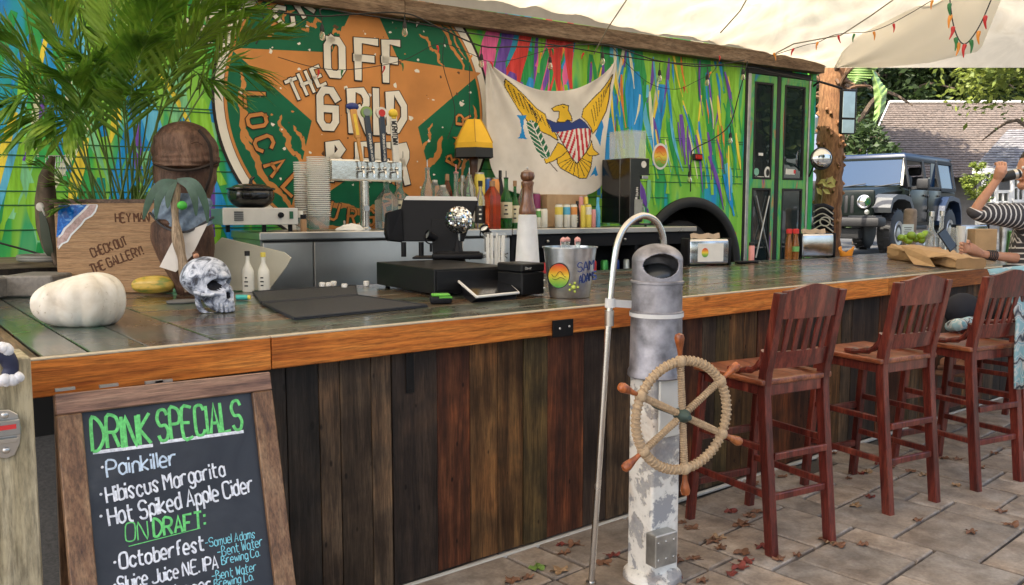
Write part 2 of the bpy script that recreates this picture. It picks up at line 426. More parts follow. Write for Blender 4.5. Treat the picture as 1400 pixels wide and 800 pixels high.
kinds = [2, 2, 0, 0, 0, 1, 1, 1, 2, 3, 4, 4, 5, 3, 2, 1, 2, 1]
while seams[-1] < 9.8: seams.append(seams[-1]+R.uniform(.11, .19)); kinds.append(R.choice([1, 1, 2, 3, 2, 5, 3, 4]))
for k in range(len(seams)-1):
    a, c2 = seams[k], seams[k+1]
    G().box(((a+c2)/2, .075+R.uniform(-.004, .003), .487), (c2-a-.003, .02, .934), bev=.002).build('front_plank', mats_plank[kinds[k]], bar)
mat('black_board', (.012, .011, .01), .8); flat('caulk', (.45, .44, .41), .8)
G().box((5.2, .11, .5), (9.2, .03, .96)).build('back_board', MATS['black_board'], bar)
G().box((5.2, .05, .008), (9.2, .022, .018), bev=.004).build('base_strip', MATS['caulk'], bar)
G().box((1.0, 2.3, .52), (1.1, .03, 1.0)).build('back_board', MATS['black_board'], bar)
G().box((5.6, 1.55, .7), (8.6, .03, .62)).build('back_board', MATS['black_board'], bar)
mat('black_steel', (.012, .012, .013), .45, .6); mat('screw_zinc', (.5, .5, .5), .35, 1)
gb = G(); gb.box((1.68, .058, .872), (.036, .006, .172), bev=.001); gb.box((1.68, .03, .9525), (.036, .05, .005)); gb.lathe([(.005, 0), (.004, .002)], (1.68, .0545, .80), 8, rot=Matrix.Rotation(pi/2, 4, 'X'))
gb.build('bracket', MATS['black_steel'], bar)
gb = G(); gb.box((2.42, -.004, .985), (.12, .006, .075), bev=.001); gb.build('bracket', MATS['black_steel'], bar)
for q in ((2.40, .985), (2.455, .99)): G().lathe([(.006, 0), (.004, .003)], (q[0], -.008, q[1]), 8, rot=Matrix.Rotation(pi/2, 4, 'X')).build('screw', MATS['screw_zinc'], bar)

# raised brown ledge behind the left end
wood('ledge_wood', (.06, .05, .03), (.15, .12, .08), (.24, .2, .14), axis=0, s=3, rough=.7)
led = thing('ledge_shelf', 'brown weathered wooden ledge behind the left end of the bar, under the bus', 'shelf', (0, 2.9, 0))
for k in range(4): G().box((-.6, 2.72+k*.17, 1.19), (4.2, .163, .035), bev=.003).build('board', MATS['ledge_wood'], led)
G().box((-.6, 2.66, .6), (4.2, .03, 1.15)).build('front_panel', mats_plank[2], led)

# ---------------------------------------------------------------- the painted bus (local frame: x along the side, y away, z up)
BA = radians(-5.6); AX, AY = 2.0844, 2.60
def BW(s, off, z): return Vector((AX+s*cos(BA)-off*sin(BA), AY+s*sin(BA)+off*cos(BA), z))
BU, BN = Vector((cos(BA), sin(BA), 0)), Vector((sin(BA), -cos(BA), 0))     # along, and out of the skin
def bz(px, py, off=.8):
    q = BW(0, off, 0); p = onp(px, py, q, BA); return ((p-q).dot(BU), p.z)
SK = .8
m, n, b = nodes('mural_base'); mp = coords(n, (2.6, 2.6, .42), rnd=False, rot=(0, 0, radians(0)))
t1 = noi(n, mp, 1.25, 3, .5, .5)
r1 = ramp(n, [(.30, (.02, .25, .62)), (.37, (.02, .36, .5)), (.40, (.02, .30, .09)), (.47, (.05, .42, .10)), (.50, (.17, .50, .05)), (.58, (.27, .60, .08)), (.62, (.05, .40, .16)), (.68, (.16, .52, .2)), (.75, (.30, .62, .06))], 'LINEAR')
n.links.new(t1.outputs[0], r1.inputs[0]); n.links.new(r1.outputs[0], b.inputs['Base Color'])
b.inputs['Roughness'].default_value = .5; setp(b, 'Specular IOR Level', .3); mpp = coords(n, (1, 1, 1), rnd=False)
bump(n, b, noi(n, mpp, 1.6, 3).outputs[0], .25, .02)
bus = thing('painted_bus', 'old bus covered in a bright mural of coloured strokes, parked behind the bar', 'bus', (AX, AY, .4), BA)
bus_body = G()
# skin with wheel arch
cx_, cz_, rr_ = 4.62, .92, .68
out = [(-4.4, 3.28), (-4.4, .62), (cx_-rr_, .62), (cx_-rr_, cz_)]
for k in range(1, 24): a = pi - pi*k/24; out.append((cx_+rr_*cos(a), cz_+rr_*sin(a)))
out += [(cx_+rr_, cz_), (cx_+rr_, .62), (5.37, .62), (5.37, 3.28)]
bus_body.grid(lambda u, v: BW(-4.4+(cx_-rr_+4.4)*u, SK, .62+2.66*v), 4, 2)
bus_body.grid(lambda u, v: BW(cx_+rr_+(5.37-cx_-rr_)*u, SK, .62+2.66*v), 2, 2)
bus_body.grid(lambda u, v: BW(cx_-rr_*cos(pi*u), SK, (cz_+rr_*sin(pi*u))*(1-v)+3.28*v), 40, 2)
bm = None
def bbox(g, s0, s1, o0, o1, z0, z1, bev=0, mi=0):
    g.box(BW((s0+s1)/2, (o0+o1)/2, (z0+z1)/2), (s1-s0, o1-o0, z1-z0), rz=BA, bev=bev, mi=mi); return g
bbox(bus_body, -4.4, 6.5, SK+.01, 3.2, 3.24, 3.3); bbox(bus_body, -4.4, 6.5, 3.1, 3.2, .62, 3.25)
bbox(bus_body, -4.4, -4.34, SK+.04, 3.1, .62, 3.24); bbox(bus_body, -4.3, 6.4, SK+.1, 3.1, .98, 1.02)
bus_body.build('body', MATS['mural_base'], bus)
gg = G(); bbox(gg, 6.415, 6.52, SK-.01, 3.1, .62, 3.24, .02); gg.build('corner_panel', MATS['mural_base'], bus)
flat('rail_dark', (.02, .12, .04), .5)  # dark green stands in for the shadow line along each rail
for z in (2.212, 2.19, 1.93, 1.85, 1.775, 1.62, 1.53, 1.37):
    gg = G(); bbox(gg, -4.38, 5.355 if z > 1.7 else (3.9 if z < 1.6 else 4.3), SK-.006, SK+.002, z-.004, z+.004, .0015); gg.build('rub_rail', MATS['rail_dark'], bus)
# mural strokes: layered flat paint
PAINT = {'lime': (.25, .58, .04), 'green': (.02, .33, .08), 'mint': (.22, .6, .3), 'blue': (.01, .28, .68), 'sky': (.12, .5, .75), 'purple': (.16, .07, .42), 'yellow': (.85, .68, .06), 'red': (.72, .05, .04), 'pink': (.8, .13, .35), 'orange': (.8, .25, .04), 'cream': (.72, .74, .5), 'teal': (.01, .3, .25)}
def paint(name, c):
    m, n, b = nodes('paint_'+name); mp = coords(n, (9, 9, .9), rnd=False); t1 = noi(n, mp, 3, 6, .3, .65)
    r = ramp(n, [(.3, [x*.62 for x in c]), (.5, c), (.72, [min(1, x*1.15+.05) for x in c])]); n.links.new(t1.outputs[0], r.inputs[0]); n.links.new(r.outputs[0], b.inputs['Base Color'])
    b.inputs['Roughness'].default_value = .5; setp(b, 'Specular IOR Level', .3); return m
PK = list(PAINT); PM = [paint(k, PAINT[k]) for k in PK]
lay = [0]
def on_bus(s, z, l): return BW(s, SK-.0004-l*.000018, z)
def stroke(g, s, z, L, wd, ang, col):
    """tapered brush mark, s,z its top"""
    lay[0] += 1; dx, dz = sin(ang), -cos(ang); k = 6; lft, rgt = [], []
    bend = R.uniform(-.06, .06)*L; e0 = R.uniform(.15, .6)
    for i in range(k+1):
        t = i/k; wv = wd*(e0+(1-e0)*sin(pi*min(1, t*1.1+.1)))*(1-t**6) if i < k else 0.3*wd
        cx = s+dx*L*t+bend*sin(pi*t)*abs(dz); cz = z+dz*L*t
        j = R.uniform(-.06, .06)*wd
        lft.append((cx-wv/2*abs(dz)-j, cz-wv/2*dx)); rgt.append((cx+wv/2*abs(dz)+j, cz+wv/2*dx))
    pts = lft+rgt[::-1]
    pts = [(min(5.33, max(-4.3, a)), min(3.2, max(.95, b2))) for a, b2 in pts]
    if any(hypot(a-cx_, b2-cz_) < rr_+.03 for a, b2 in pts): return
    o = len(g.v)
    for a, b2 in pts: g.v.append(on_bus(a, b2, lay[0]))
    nn = len(pts)
    for i in range(k):
        g.f.append((o+i, o+nn-1-i, o+nn-2-i, o+i+1)); g.m.append(PK.index(col))
mu = G()
def fill(n_, s0, s1, z0, z1, L, W, A, cols):
    for _ in range(n_):
        stroke(mu, R.uniform(s0, s1), R.uniform(z0, z1), R.uniform(*L), R.uniform(*W), R.uniform(*A), R.choice(cols))
# broad undercoat then finer marks
fill(70, -4.2, 0, 1.5, 3.2, (.6, 1.3), (.06, .16), (-.35, .35), ['green', 'lime', 'mint', 'blue', 'blue', 'sky', 'lime'])
fill(60, -4.2, 0, 1.6, 3.25, (.35, .9), (.02, .07), (-.5, .5), ['purple', 'yellow', 'blue', 'mint', 'lime', 'sky', 'cream'])
fill(26, -4.2, .2, 1.2, 1.75, (.3, .6), (.05, .12), (-.1, .1), ['green', 'teal', 'blue', 'green', 'lime'])
fill(34, 2.1, 3.1, 2.5, 3.2, (.3, .8), (.05, .13), (-.45, -.05), ['pink', 'purple', 'pink', 'red', 'purple', 'blue', 'orange', 'green'])
fill(26, 2.75, 3.7, 2.45, 3.2, (.4, .9), (.05, .1), (-.3, .2), ['green', 'lime', 'green', 'red', 'lime', 'green', 'orange'])
for s, z, L, wd, a, c in ((2.84, 3.2, .75, .13, .18, 'red'), (3.08, 3.2, .6, .1, .02, 'red'), (2.3, 3.1, .6, .14, -.3, 'pink'), (2.48, 3.15, .7, .1, -.35, 'purple'), (2.62, 3.1, .5, .13, -.2, 'red')):
    stroke(mu, s, z, L, wd, a, c)
fill(80, 3.3, 5.2, 1.9, 3.2, (.5, 1.1), (.07, .16), (.0, .3), ['lime', 'lime', 'lime', 'lime', 'green'])
fill(20, 3.4, 4.25, 2.3, 3.1, (.4, .9), (.06, .15), (-.1, .3), ['blue', 'blue', 'sky', 'green'])
fill(16, 3.3, 5.0, 2.6, 3.15, (.25, .55), (.02, .05), (-.25, -.1), ['purple', 'yellow', 'purple', 'lime', 'cream'])
fill(44, 3.5, 5.2, 2.1, 3.15, (.25, .6), (.02, .05), (.1, .35), ['purple', 'yellow', 'blue', 'yellow', 'purple', 'green', 'sky', 'cream', 'orange'])
fill(34, 3.4, 5.2, 1.2, 2.0, (.25, .5), (.04, .1), (-.1, .5), ['blue', 'sky', 'green', 'lime', 'mint', 'purple', 'red', 'teal', 'sky'])
fill(16, 4.9, 5.3, 1.4, 2.7, (.3, .7), (.02, .05), (.05, .35), ['green', 'teal', 'pink', 'orange', 'yellow', 'green'])
for s, z, L, wd, a, c in ((4.72, 1.95, .5, .1, .35, 'red'), (4.85, 2.05, .6, .05, .4, 'purple'), (4.45, 2.45, .5, .06, .15, 'purple')):
    stroke(mu, s, z, L, wd, a, c)
mu.build('mural_strokes', PM, bus)['kind'] = 'stuff'
# logo
LG = {'em': (.004, .13, .06), 'tan': (.60, .25, .07), 'cream': (.82, .78, .69), 'black': (.02, .016, .014), 'brown': (.12, .06, .03)}
LM = [mat('logo_'+k, c, .5, 0, var=.14, ns=3, bp=.05, spec=.3) for k, c in LG.items()]; LK = list(LG)
SC, ZC, RO = 1.07, 2.30, 1.14
lo = G(); ly = [1]
def lp(s, z, l=None): return BW(s, SK-.008-(ly[0] if l is None else l)*.00025, min(3.25, z))
def disc(r, col, n_=96):
    ly[0] += 1; lo.add([lp(SC, ZC)]+[lp(SC+r*cos(2*pi*k/n_), ZC+r*sin(2*pi*k/n_)) for k in range(n_)], [(0, 1+(k+1) % n_, 1+k) for k in range(n_)], LK.index(col))
def pol(pts, col, up=True):
    if up: ly[0] += 1
    lo.add([lp(a, c) for a, c in pts], [tuple(range(len(pts)))], LK.index(col))
disc(RO+.022, 'black'); disc(RO, 'cream'); disc(RO-.06, 'brown'); disc(RO-.065, 'tan'); disc(RO-.085, 'em')
def band(a0, a1, r, wd, col, wob=.014):      # ragged wood-grain band round the ring
    n_ = 30; ly[0] += .02; ps = []; ph = R.uniform(0, 9)
    for i in range(n_+1):
        t = i/n_; a = radians(a0+(a1-a0)*t); rr = r+wob*sin(5*t*pi+ph)+R.uniform(-.006, .006)
        ww = wd*(sin(pi*t)**.4+.02)*(R.uniform(.6, 1.15))
        ps.append((rr-ww/2, rr+ww/2, a))
    for i in range(n_):
        a, c = ps[i], ps[i+1]
        lo.add([lp(SC+q*cos(w_), ZC+q*sin(w_)) for q, w_ in ((a[0], a[2]), (a[1], a[2]), (c[1], c[2]), (c[0], c[2]))], [(0, 1, 2, 3)], LK.index(col))
for a0, a1, r, wd in ((168, 200, .95, .05), (183, 232, .97, .055), (188, 226, .68, .045), (196, 236, .58, .04), (224, 262, .98, .05), (240, 285, .8, .05), (262, 310, .93, .06), (300, 345, .72, .06), (318, 352, .60, .03), (325, 365, 1.0, .04), (20, 62, .97, .035), (28, 52, .8, .03), (26, 64, 1.02, .02), (112, 138, .98, .09), (118, 132, .72, .05), (100, 118, .6, .03), (118, 128, .52, .05), (66, 84, .9, .05), (128, 150, .88, .03)):
    band(a0, a1, r, wd, 'tan')
ly[0] += 1
star = []
for k in range(10):
    a = radians(90+36*k); r = 1.10 if k % 2 == 0 else .47; star.append((SC+.02+r*cos(a), ZC+r*sin(a)+.02))
lo.add([lp(SC+.02, ZC)]+[lp(*p) for p in star], [(0, 1+(k+1) % 10, 1+k) for k in range(10)], 1)
for _ in range(150):     # peeled flecks
    a = R.uniform(0, 2*pi); r = sqrt(R.uniform(0, 1))*1.0; s, z = SC+r*cos(a), ZC+r*sin(a)
    k = R.uniform(.004, .016) if R.random() < .8 else R.uniform(.015, .03); pts = [(s+k*R.uniform(.3, 1.4)*cos(q*pi/3), z+k*R.uniform(.3, 1.2)*sin(q*pi/3)) for q in range(6)]
    ly[0] += .01; lo.add([lp(a_, c_) for a_, c_ in pts], [tuple(range(6))], LK.index(R.choice(['cream', 'cream', 'cream', 'brown', 'tan'])))
lo.build('logo_panel', LM, bus)
# lettering of the logo
def big(ch, s0, z0, wd, h, r, cols=(2, 3), rot=0, sten=True, cen=None, u=1.28):
    """one stencil capital: dark outline below, light face above"""
    g = G(); sts, _ = glyph(ch); mx = max(a for p in sts for a, c in p) or 1
    k = (wd-2*r)/mx if ch != 'I' else 0; kz = (h-2*r)/6
    ox, oz = s0+r, z0+r
    def T(a, c, l):
        x, z2 = (a*k, c*kz)
        if rot: x, z2 = x-wd/2, z2-h/2; x, z2 = x*cos(rot)-z2*sin(rot)+wd/2, x*sin(rot)+z2*cos(rot)+h/2
        return BW(ox+x, SK-.016-l, oz+z2)
    for (rad, mi, l) in ((r*u, cols[1], 0), (r, cols[0], .0025)):
        for p in sts:
            q = [T(a, c, l) for a, c in p]
            e = (q[0]-q[1]).normalized()*rad; q[0] = q[0]+e; e = (q[-1]-q[-2]).normalized()*rad; q[-1] = q[-1]+e
            g.tube(q, rad*1.0, 4, mi, flatn=BN, flatk=.05/ (rad/.03) * .03)
    if sten:
        for a, c in sten if isinstance(sten, list) else []:
            P = T(a, c, .0045); g.box(P, (.007, .002, r*2.3) if True else 0, rz=BA, mi=4)
    return g
word = G()
def put(ch, s0, z0, wd, h, r, **kw):
    big(ch, s0, z0, wd, h, r, **kw).build('painted_letter', LM, bus)
rr = .038
GLs = GL['O']; GL['O'] = '15 26 35 31 20 11 15'; 
GL['D2'] = ''
def px2(ch, x0, y0, x1, y1, r=rr, **kw):      # capital filling the photo box x0,y0 (top left) to x1,y1 (bottom right), on the bus skin
    a = bz(x0, (y0+y1)/2)[0]; c = bz(x1, (y0+y1)/2)[0]; top = bz((x0+x1)/2, y0)[1]; bot = bz((x0+x1)/2, y1)[1]
    put(ch, a, bot, c-a, top-bot, r, **kw)
GL['O'] = '16 05 01 10 30 41 45 36 16'
for a in (('O', 440, 49, 473, 109), ('F', 482, 50, 516, 111), ('F', 520, 52, 546, 114), ('G', 430, 117, 464, 181), ('R', 473, 118, 506, 183), ('I', 507, 121, 518, 185), ('D', 526, 122, 557, 184),
          ('B', 444, 190, 478, 249), ('E', 484, 191, 506, 251), ('E', 511, 192, 533, 252), ('R', 538, 193, 560, 253)): px2(*a)
for ch, x, y, wd in (('T', 400, 121, .1), ('H', 416, 113, .095), ('E', 432, 104, .085)):
    s, z = bz(x, y); put(ch, s-wd/2, z-.085, wd, .17, .017, rot=radians(24), u=1.5)
def ring_letter(ch, ang, r, h=.12, wd=.085, inward=True, cols=(1, 3), rad=.013):
    a = radians(ang); s, z = SC+r*cos(a), ZC+r*sin(a)
    rot = a+pi/2 if inward else a-pi/2
    put(ch, s-wd/2, z-h/2, wd, h, rad, rot=rot, cols=cols, u=1.5)
for ch, a in zip('LOCAL', (182, 192, 203, 215, 227)): ring_letter(ch, a, .86, .17, .12, rad=.018)
for ch, a in zip('BURGER', (242, 252, 262, 272, 282, 292)): ring_letter(ch, a, .86, .15, .09)
for ch, a in zip('BAR', (334, 346, 357)): ring_letter(ch, a, .86, .15, .1)
for ch, a in (('C', 136), ('R', 124), ('A', 112), ('F', 100), ('T', 88), ('I', 76), ('N', 58)): ring_letter(ch, a, .90, .2, .13, False, (2, 3), .022)
for ch, a in (('U', 161), ('S', 151.5)): ring_letter(ch, a, 1.36, .2, .15, False, (2, 3), .027)
# door: two folding leaves
m, n, b = nodes('door_paint'); mp = coords(n, (4, 4, .9), rnd=False); t1 = noi(n, mp, 1.6, 4, .6); r1 = ramp(n, [(.3, (.02, .2, .45)), (.4, (.03, .36, .12)), (.5, (.16, .42, .09)), (.58, (.03, .32, .16)), (.64, (.45, .22, .06)), (.68, (.18, .07, .3)), (.75, (.2, .45, .12))]); n.links.new(t1.outputs[0], r1.inputs[0]); n.links.new(r1.outputs[0], b.inputs['Base Color']); b.inputs['Roughness'].default_value = .4; mat('rubber', (.015, .015, .016), .6); mat('alu', (.42, .42, .40), .42, .8, var=.2)
m, n, b = nodes('dark_glass'); b.inputs['Base Color'].default_value = (.012, .022, .026, 1); b.inputs['Roughness'].default_value = .02; setp(b, 'Specular IOR Level', 1.0); setp(b, 'IOR', 1.7)
mpp = coords(n, rnd=False); bump(n, b, noi(n, mpp, 3, 2).outputs[0], .12, .01)
gg = G(); bbox(gg, 5.373, 5.40, SK-.005, SK+.2, .62, 3.24); bbox(gg, 5.86, 5.925, SK-.012, SK+.03, .7, 2.95, .01); bbox(gg, 5.40, 6.41, SK+.25, SK+.3, .62, 3.2); bbox(gg, 5.40, 6.41, SK-.012, SK+.05, 2.94, 3.0, .006)
gg.build('door_seal', MATS['rubber'], bus)
gg = G(); bbox(gg, 5.402, 5.448, SK-.02, SK+.04, .62, 2.94, .006); bbox(gg, 6.385, 6.412, SK-.02, SK+.04, .62, 2.94, .006); jb = gg.build('door_jamb', MATS['alu'], bus)
for z in [.9+.16*k for k in range(13)]: pass
for s0, s1 in ((5.452, 5.856), (5.929, 6.38)):
    gg = G(); w0, w1 = s0+.055, s1-.055
    for a in ((s0, w0, .7, 2.935), (w1, s1, .7, 2.935), (w0, w1, 2.86, 2.935), (w0, w1, 1.735, 1.83), (w0, w1, .7, .78)):
        bbox(gg, a[0], a[1], SK-.008, SK+.03, a[2], a[3], .002)
    leaf = gg.build('door_leaf', MATS['door_paint'], bus)
    for z0, z1 in ((1.832, 2.858), (.782, 1.733)):
        fr = G(); rw = .022
        for a in ((w0, w0+rw, z0, z1), (w1-rw, w1, z0, z1), (w0+rw, w1-rw, z0, z0+rw), (w0+rw, w1-rw, z1-rw, z1)): bbox(fr, a[0], a[1], SK-.014, SK+.01, a[2], a[3], .003)
        fr.build('window_seal', MATS['rubber'], leaf)
        q = G(); bbox(q, w0+rw, w1-rw, SK+.002, SK+.008, z0+rw, z1-rw); q.build('pane', MATS['dark_glass'], leaf)
    for k in range(5):   # paint strokes on the leaf rails
        pass
flat('sticker_white', (.75, .75, .72)); flat('sticker_red', (.6, .04, .04)); flat('sticker_green', (.2, .45, .35)); flat('sticker_black', (.02, .02, .02))
def sticker(s, z, w_, h, mt, rnd=False, lift=.0):
    q = G()
    if rnd: q.lathe([(w_/2, 0), (w_/2, .0015)], BW(s, SK-.002-lift, z), 20, rot=Matrix.Rotation(BA, 4, 'Z') @ Matrix.Rotation(pi/2, 4, 'X'), sy=h/w_)
    else: bbox(q, s-w_/2, s+w_/2, SK-.0035-lift, SK-.001-lift, z-h/2, z+h/2)
    return q.build('sticker', MATS[mt], bus)
for px, py, w_, h, mt, rd in ((1040, 211, .07, .03, 'sticker_white', 0), (1034, 235, .08, .08, 'sticker_green', 1), (1049, 236, .10, .13, 'sticker_white', 1), (1049, 236, .05, .08, 'sticker_black', 1), (1040, 243, .1, .025, 'sticker_white', 0), (1080, 235, .15, .06, 'sticker_white', 0), (1086, 235, .03, .04, 'sticker_red', 0)):
    s, z = bz(px, py); sticker(s, z, w_, h, mt, rd, .003 if mt in ('sticker_black', 'sticker_red') else 0)
# door brace bars seen through the lower pane
q = G(); 
for a, c in (((1032, 268), (1050, 352)), ((1050, 268), (1030, 352))):
    s0, z0 = bz(*a); s1, z1 = bz(*c); q.tube([BW(s0, SK-.02, z0), BW(s1, SK-.022 if a[0] < 1040 else SK-.035, z1)], .008, 8)
q.build('brace', MATS['alu'], bus)
# wheel arch trim, wheel
q = G(); pr = []
pts = [BW(cx_+(rr_-.02)*cos(pi-pi*k/30), SK-.02, cz_+(rr_-.02)*sin(pi-pi*k/30)) for k in range(31)]
q.tube(pts, .055, 8, flatn=BN, flatk=.6); q.build('wheel_arch_trim', MATS['rubber'], bus, True)
q = G(); q.lathe([(rr_+.02, 0), (rr_+.02, .55), (.0001, .55)], BW(cx_, SK+.03, cz_), 32, rot=Matrix.Rotation(BA, 4, 'Z') @ Matrix.Rotation(-pi/2, 4, 'X'), cap=False); q.build('wheel_well', MATS['black_board'], bus)
whl = G(); whl.lathe([(.3, .0), (.47, .0), (.5, .03), (.5, .25), (.47, .28), (.3, .28)], BW(cx_, SK+.1, cz_-.03), 32, rot=Matrix.Rotation(BA, 4, 'Z') @ Matrix.Rotation(-pi/2, 4, 'X')); wh = whl.build('wheel', MATS['rubber'], bus, True)
q = G(); q.lathe([(.3, .05), (.12, .1), (.1, .03), (.0001, .03)], BW(cx_, SK+.1, cz_-.03), 24, rot=Matrix.Rotation(BA, 4, 'Z') @ Matrix.Rotation(-pi/2, 4, 'X')); q.build('rim', MATS['alu'], wh, True)
# marker lights
mat('amber', (.8, .25, .02), .25, trans=.2); mat('red_lens', (.45, .02, .01), .25)
s, z = bz(952, 215); q = G(); bbox(q, s-.065, s+.065, SK-.03, SK, z-.035, z+.035, .008); q.build('marker_light', MATS['rubber'], bus)
q = G(); bbox(q, s-.045, s+.05, SK-.04, SK-.028, z-.024, z+.024, .008); q.build('marker_lens', MATS['red_lens'], bus)
s, z = bz(1000, 322); q = G(); q.lathe([(.06, 0), (.055, .02), (.0001, .03)], BW(s, SK-.001, z), 20, rot=Matrix.Rotation(BA, 4, 'Z') @ Matrix.Rotation(pi/2, 4, 'X')); q.build('marker_lens', MATS['amber'], bus, True)
# round rainbow stickers
def rainbow(name):
    if name in MATS: return MATS[name]
    m, n, b = nodes(name); tc = n.nodes.new('ShaderNodeTexCoord'); sp = n.nodes.new('ShaderNodeSeparateXYZ'); n.links.new(tc.outputs['Generated'], sp.inputs[0])
    r = ramp(n, [(0, (.05, .3, .06)), (.3, (.3, .45, .05)), (.5, (.8, .6, .06)), (.72, (.75, .25, .03)), (.95, (.6, .05, .03))]); n.links.new(sp.outputs['Z'], r.inputs[0]); n.links.new(r.outputs[0], b.inputs['Base Color']); b.inputs['Roughness'].default_value = .35; return m
s, z = bz(902, 214); sticker(s, z, .21, .26, 'sticker_white', True, .006)
q = G(); q.lathe([(.085, 0), (.085, .002)], BW(s, SK-.0115, z), 28, rot=Matrix.Rotation(BA, 4, 'Z') @ Matrix.Rotation(pi/2, 4, 'X'), sy=1.25); q.build('rainbow_disc', rainbow('rainbow'), bus)
q = G()
for k, (a, c) in enumerate((((-.07, -.02), (.07, -.03)), ((-.06, -.05), (.06, -.055)), ((-.05, .03), (.05, .02)))):
    q.tube(catmull([BW(s+a[0], SK-.0145, z+a[1]), BW(s-.02, SK-.0145, z+a[1]+.022), BW(s+.03, SK-.0145, z+c[1]-.01), BW(s+c[0], SK-.0145, z+c[1])], 4), .004, 4, flatn=BN, flatk=.3)
q.build('rainbow_lines', mat('orange_line', (.7, .22, .02)), bus)
# mirrors on the bus nose
q = G(); c0 = face(1123, 217, (8.6, 2.6)); q.ball(c0, .118, 24, 14, sc=(1, .35, 1), rot=Matrix.Rotation(VA, 4, 'Z')); mat('chrome', (.6, .6, .6), .06, 1, var=.03, bp=0)
mr_ = q.build('round_mirror', MATS['chrome'], bus, True)
q = G(); q.tube([c0+Vector((.12*cos(a)*cos(VA), .12*cos(a)*sin(VA), .12*sin(a))) for a in [2*pi*k/24 for k in range(24)]], .008, 6, closed=True); q.tube([c0+Vector((-.1, .02, -.06)), BW(6.5, SK+.1, c0.z-.3)], .01, 6); q.build('mirror_rim', MATS['rubber'], mr_, True)
c0 = face(1159, 153, (8.9, 2.5)); zz = scale_at(c0)
q = G(); Ru = Matrix.Rotation(VA+.25, 4, 'Z'); q.box(c0, (.2, .07, .5), rot=Ru, bev=.02); q.tube([c0+Vector((-.05, .05, .26)), c0+Vector((-.35, .15, .32)), BW(6.5, SK+.1, 2.85)], .014, 8); mr_ = q.build('tall_mirror', MATS['rubber'], bus, True)
q = G(); dv = Ru @ Vector((-.015, -.038, 0)); q.box(c0+dv+Vector((0, 0, .075)), (.155, .006, .29), rot=Ru, bev=.002); q.box(c0+dv+Vector((0, 0, -.165)), (.155, .006, .15), rot=Ru, bev=.002); q.build('mirror_glass', mat('mirror_grey', (.34, .38, .38), .04, 1, bp=0), mr_)

# ---------------------------------------------------------------- beam and canvas canopy
wood('beam_wood', (.09, .055, .035), (.2, .135, .09), (.33, .25, .18), axis=0, s=4, rough=.75, st=12)
def beam_pt(px, py, off): return bz(px, py, off)
s0, zb = bz(725, 46, .68); _, zt = bz(740, 31, .68)
q = G(); bbox(q, -4.4, 1.38, .68, .8, zb, zb+.14, .004); beamo = q.build('roof_beam', MATS['beam_wood']); tag(beamo, 'left length of the brown timber beam above the bus mural', 'beam', 'timber beams above the bus')
q = G(); bbox(q, 1.384, 6.5, .682, .802, zb, zb+.138, .004); beamo = q.build('roof_beam', MATS['beam_wood']); tag(beamo, 'right length of the brown timber beam, ending over the bus door', 'beam', 'timber beams above the bus')
m, n, b = nodes('canvas'); mp = coords(n, rnd=False); t1 = noi(n, mp, 3.0, 6, .8); t2 = noi(n, mp, 300, 2)
r1 = ramp(n, [(.3, (.52, .455, .35)), (.55, (.64, .57, .445)), (.75, (.54, .455, .32))]); n.links.new(t1.outputs[0], r1.inputs[0])
tr = n.nodes.new('ShaderNodeBsdfTranslucent'); ms = n.nodes.new('ShaderNodeMixShader'); ms.inputs[0].default_value = .5
n.links.new(r1.outputs[0], b.inputs['Base Color']); n.links.new(r1.outputs[0], tr.inputs[0]); b.inputs['Roughness'].default_value = .85
n.links.new(b.outputs[0], ms.inputs[1]); n.links.new(tr.outputs[0], ms.inputs[2]); n.links.new(ms.outputs[0], n.nodes['Material Output'].inputs[0])
bump(n, b, t1.outputs[0], .25, .03)
P1 = face(1128, 92, (8.9, 2.5)); P2 = face(1420, 99, (8.9, 2.5))
dirE = (P2-P1); P3 = P1+dirE*2.6
def gtop(s): return .40 if s < .9 else (.40-.26*(s-.9)/.5 if s < 1.4 else max(0, .14*(1-(s-1.4)/4.6)))
def canopy(u, v):
    # u along the bus from left to right, v from the bus to behind the camera
    b0 = BW(-5.5, .7, zb+.15); b1 = P1.copy(); sS = -5.5+14*u
    back = b0.lerp(b1, u) if u < .999 else b1
    f0 = Vector((-5.5, -5.5, 3.1)); f1 = Vector((P3.x, P3.y, P3.z))
    fr = f0.lerp(f1, u); p = back.lerp(fr, v)
    edge = max(0, 1-(1-u)/.14)
    base = zb+.145+gtop(-5.5+(8.97+5.5)*u*.985) + (P1.z-zb-.15)*edge*edge
    rise = (1-(1-v)**3)*.75*(1-edge**2) + sin(pi*v)*.25*(1-edge)
    wr = .05*sin(u*44+v*14)*sin(pi*min(1, v*3))*(1-.3*u)+.07*sin(u*17-v*9+1)*min(1, v*4)+.05*noise.noise(Vector((u*30, v*22, 0)))+.03*noise.noise(Vector((u*75, v*30, 4)))
    wr *= min(1, (1-u)*14)
    p.z = base+rise+wr+edge*edge*.0
    return p
q = G(); q.grid(canopy, 220, 90)
can = q.build('canvas_canopy', MATS['canvas'], None, 180); tag(can, 'large cream canvas sun shade stretched over the bar and patio', 'canopy')
flat('grey_tarp', (.36, .35, .34), .8)  # grey put in the colour for the canvas's shaded band above the beam
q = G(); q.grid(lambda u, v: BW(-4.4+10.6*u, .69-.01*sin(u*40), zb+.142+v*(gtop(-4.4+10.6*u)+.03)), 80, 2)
VF = lambda x, y, d=0: face(x, y, (8.75+VNx*d, 2.35+VNy*d))
VNx, VNy = sin(PSI-pi/2), -cos(PSI-pi/2)
fl_ = G(); La = [(1140, 93), (1152, 70), (1180, 45), (1240, 15), (1290, -8)]; Lb_ = [(1150, 92), (1200, 93), (1270, 86), (1340, 70), (1372, -8)]
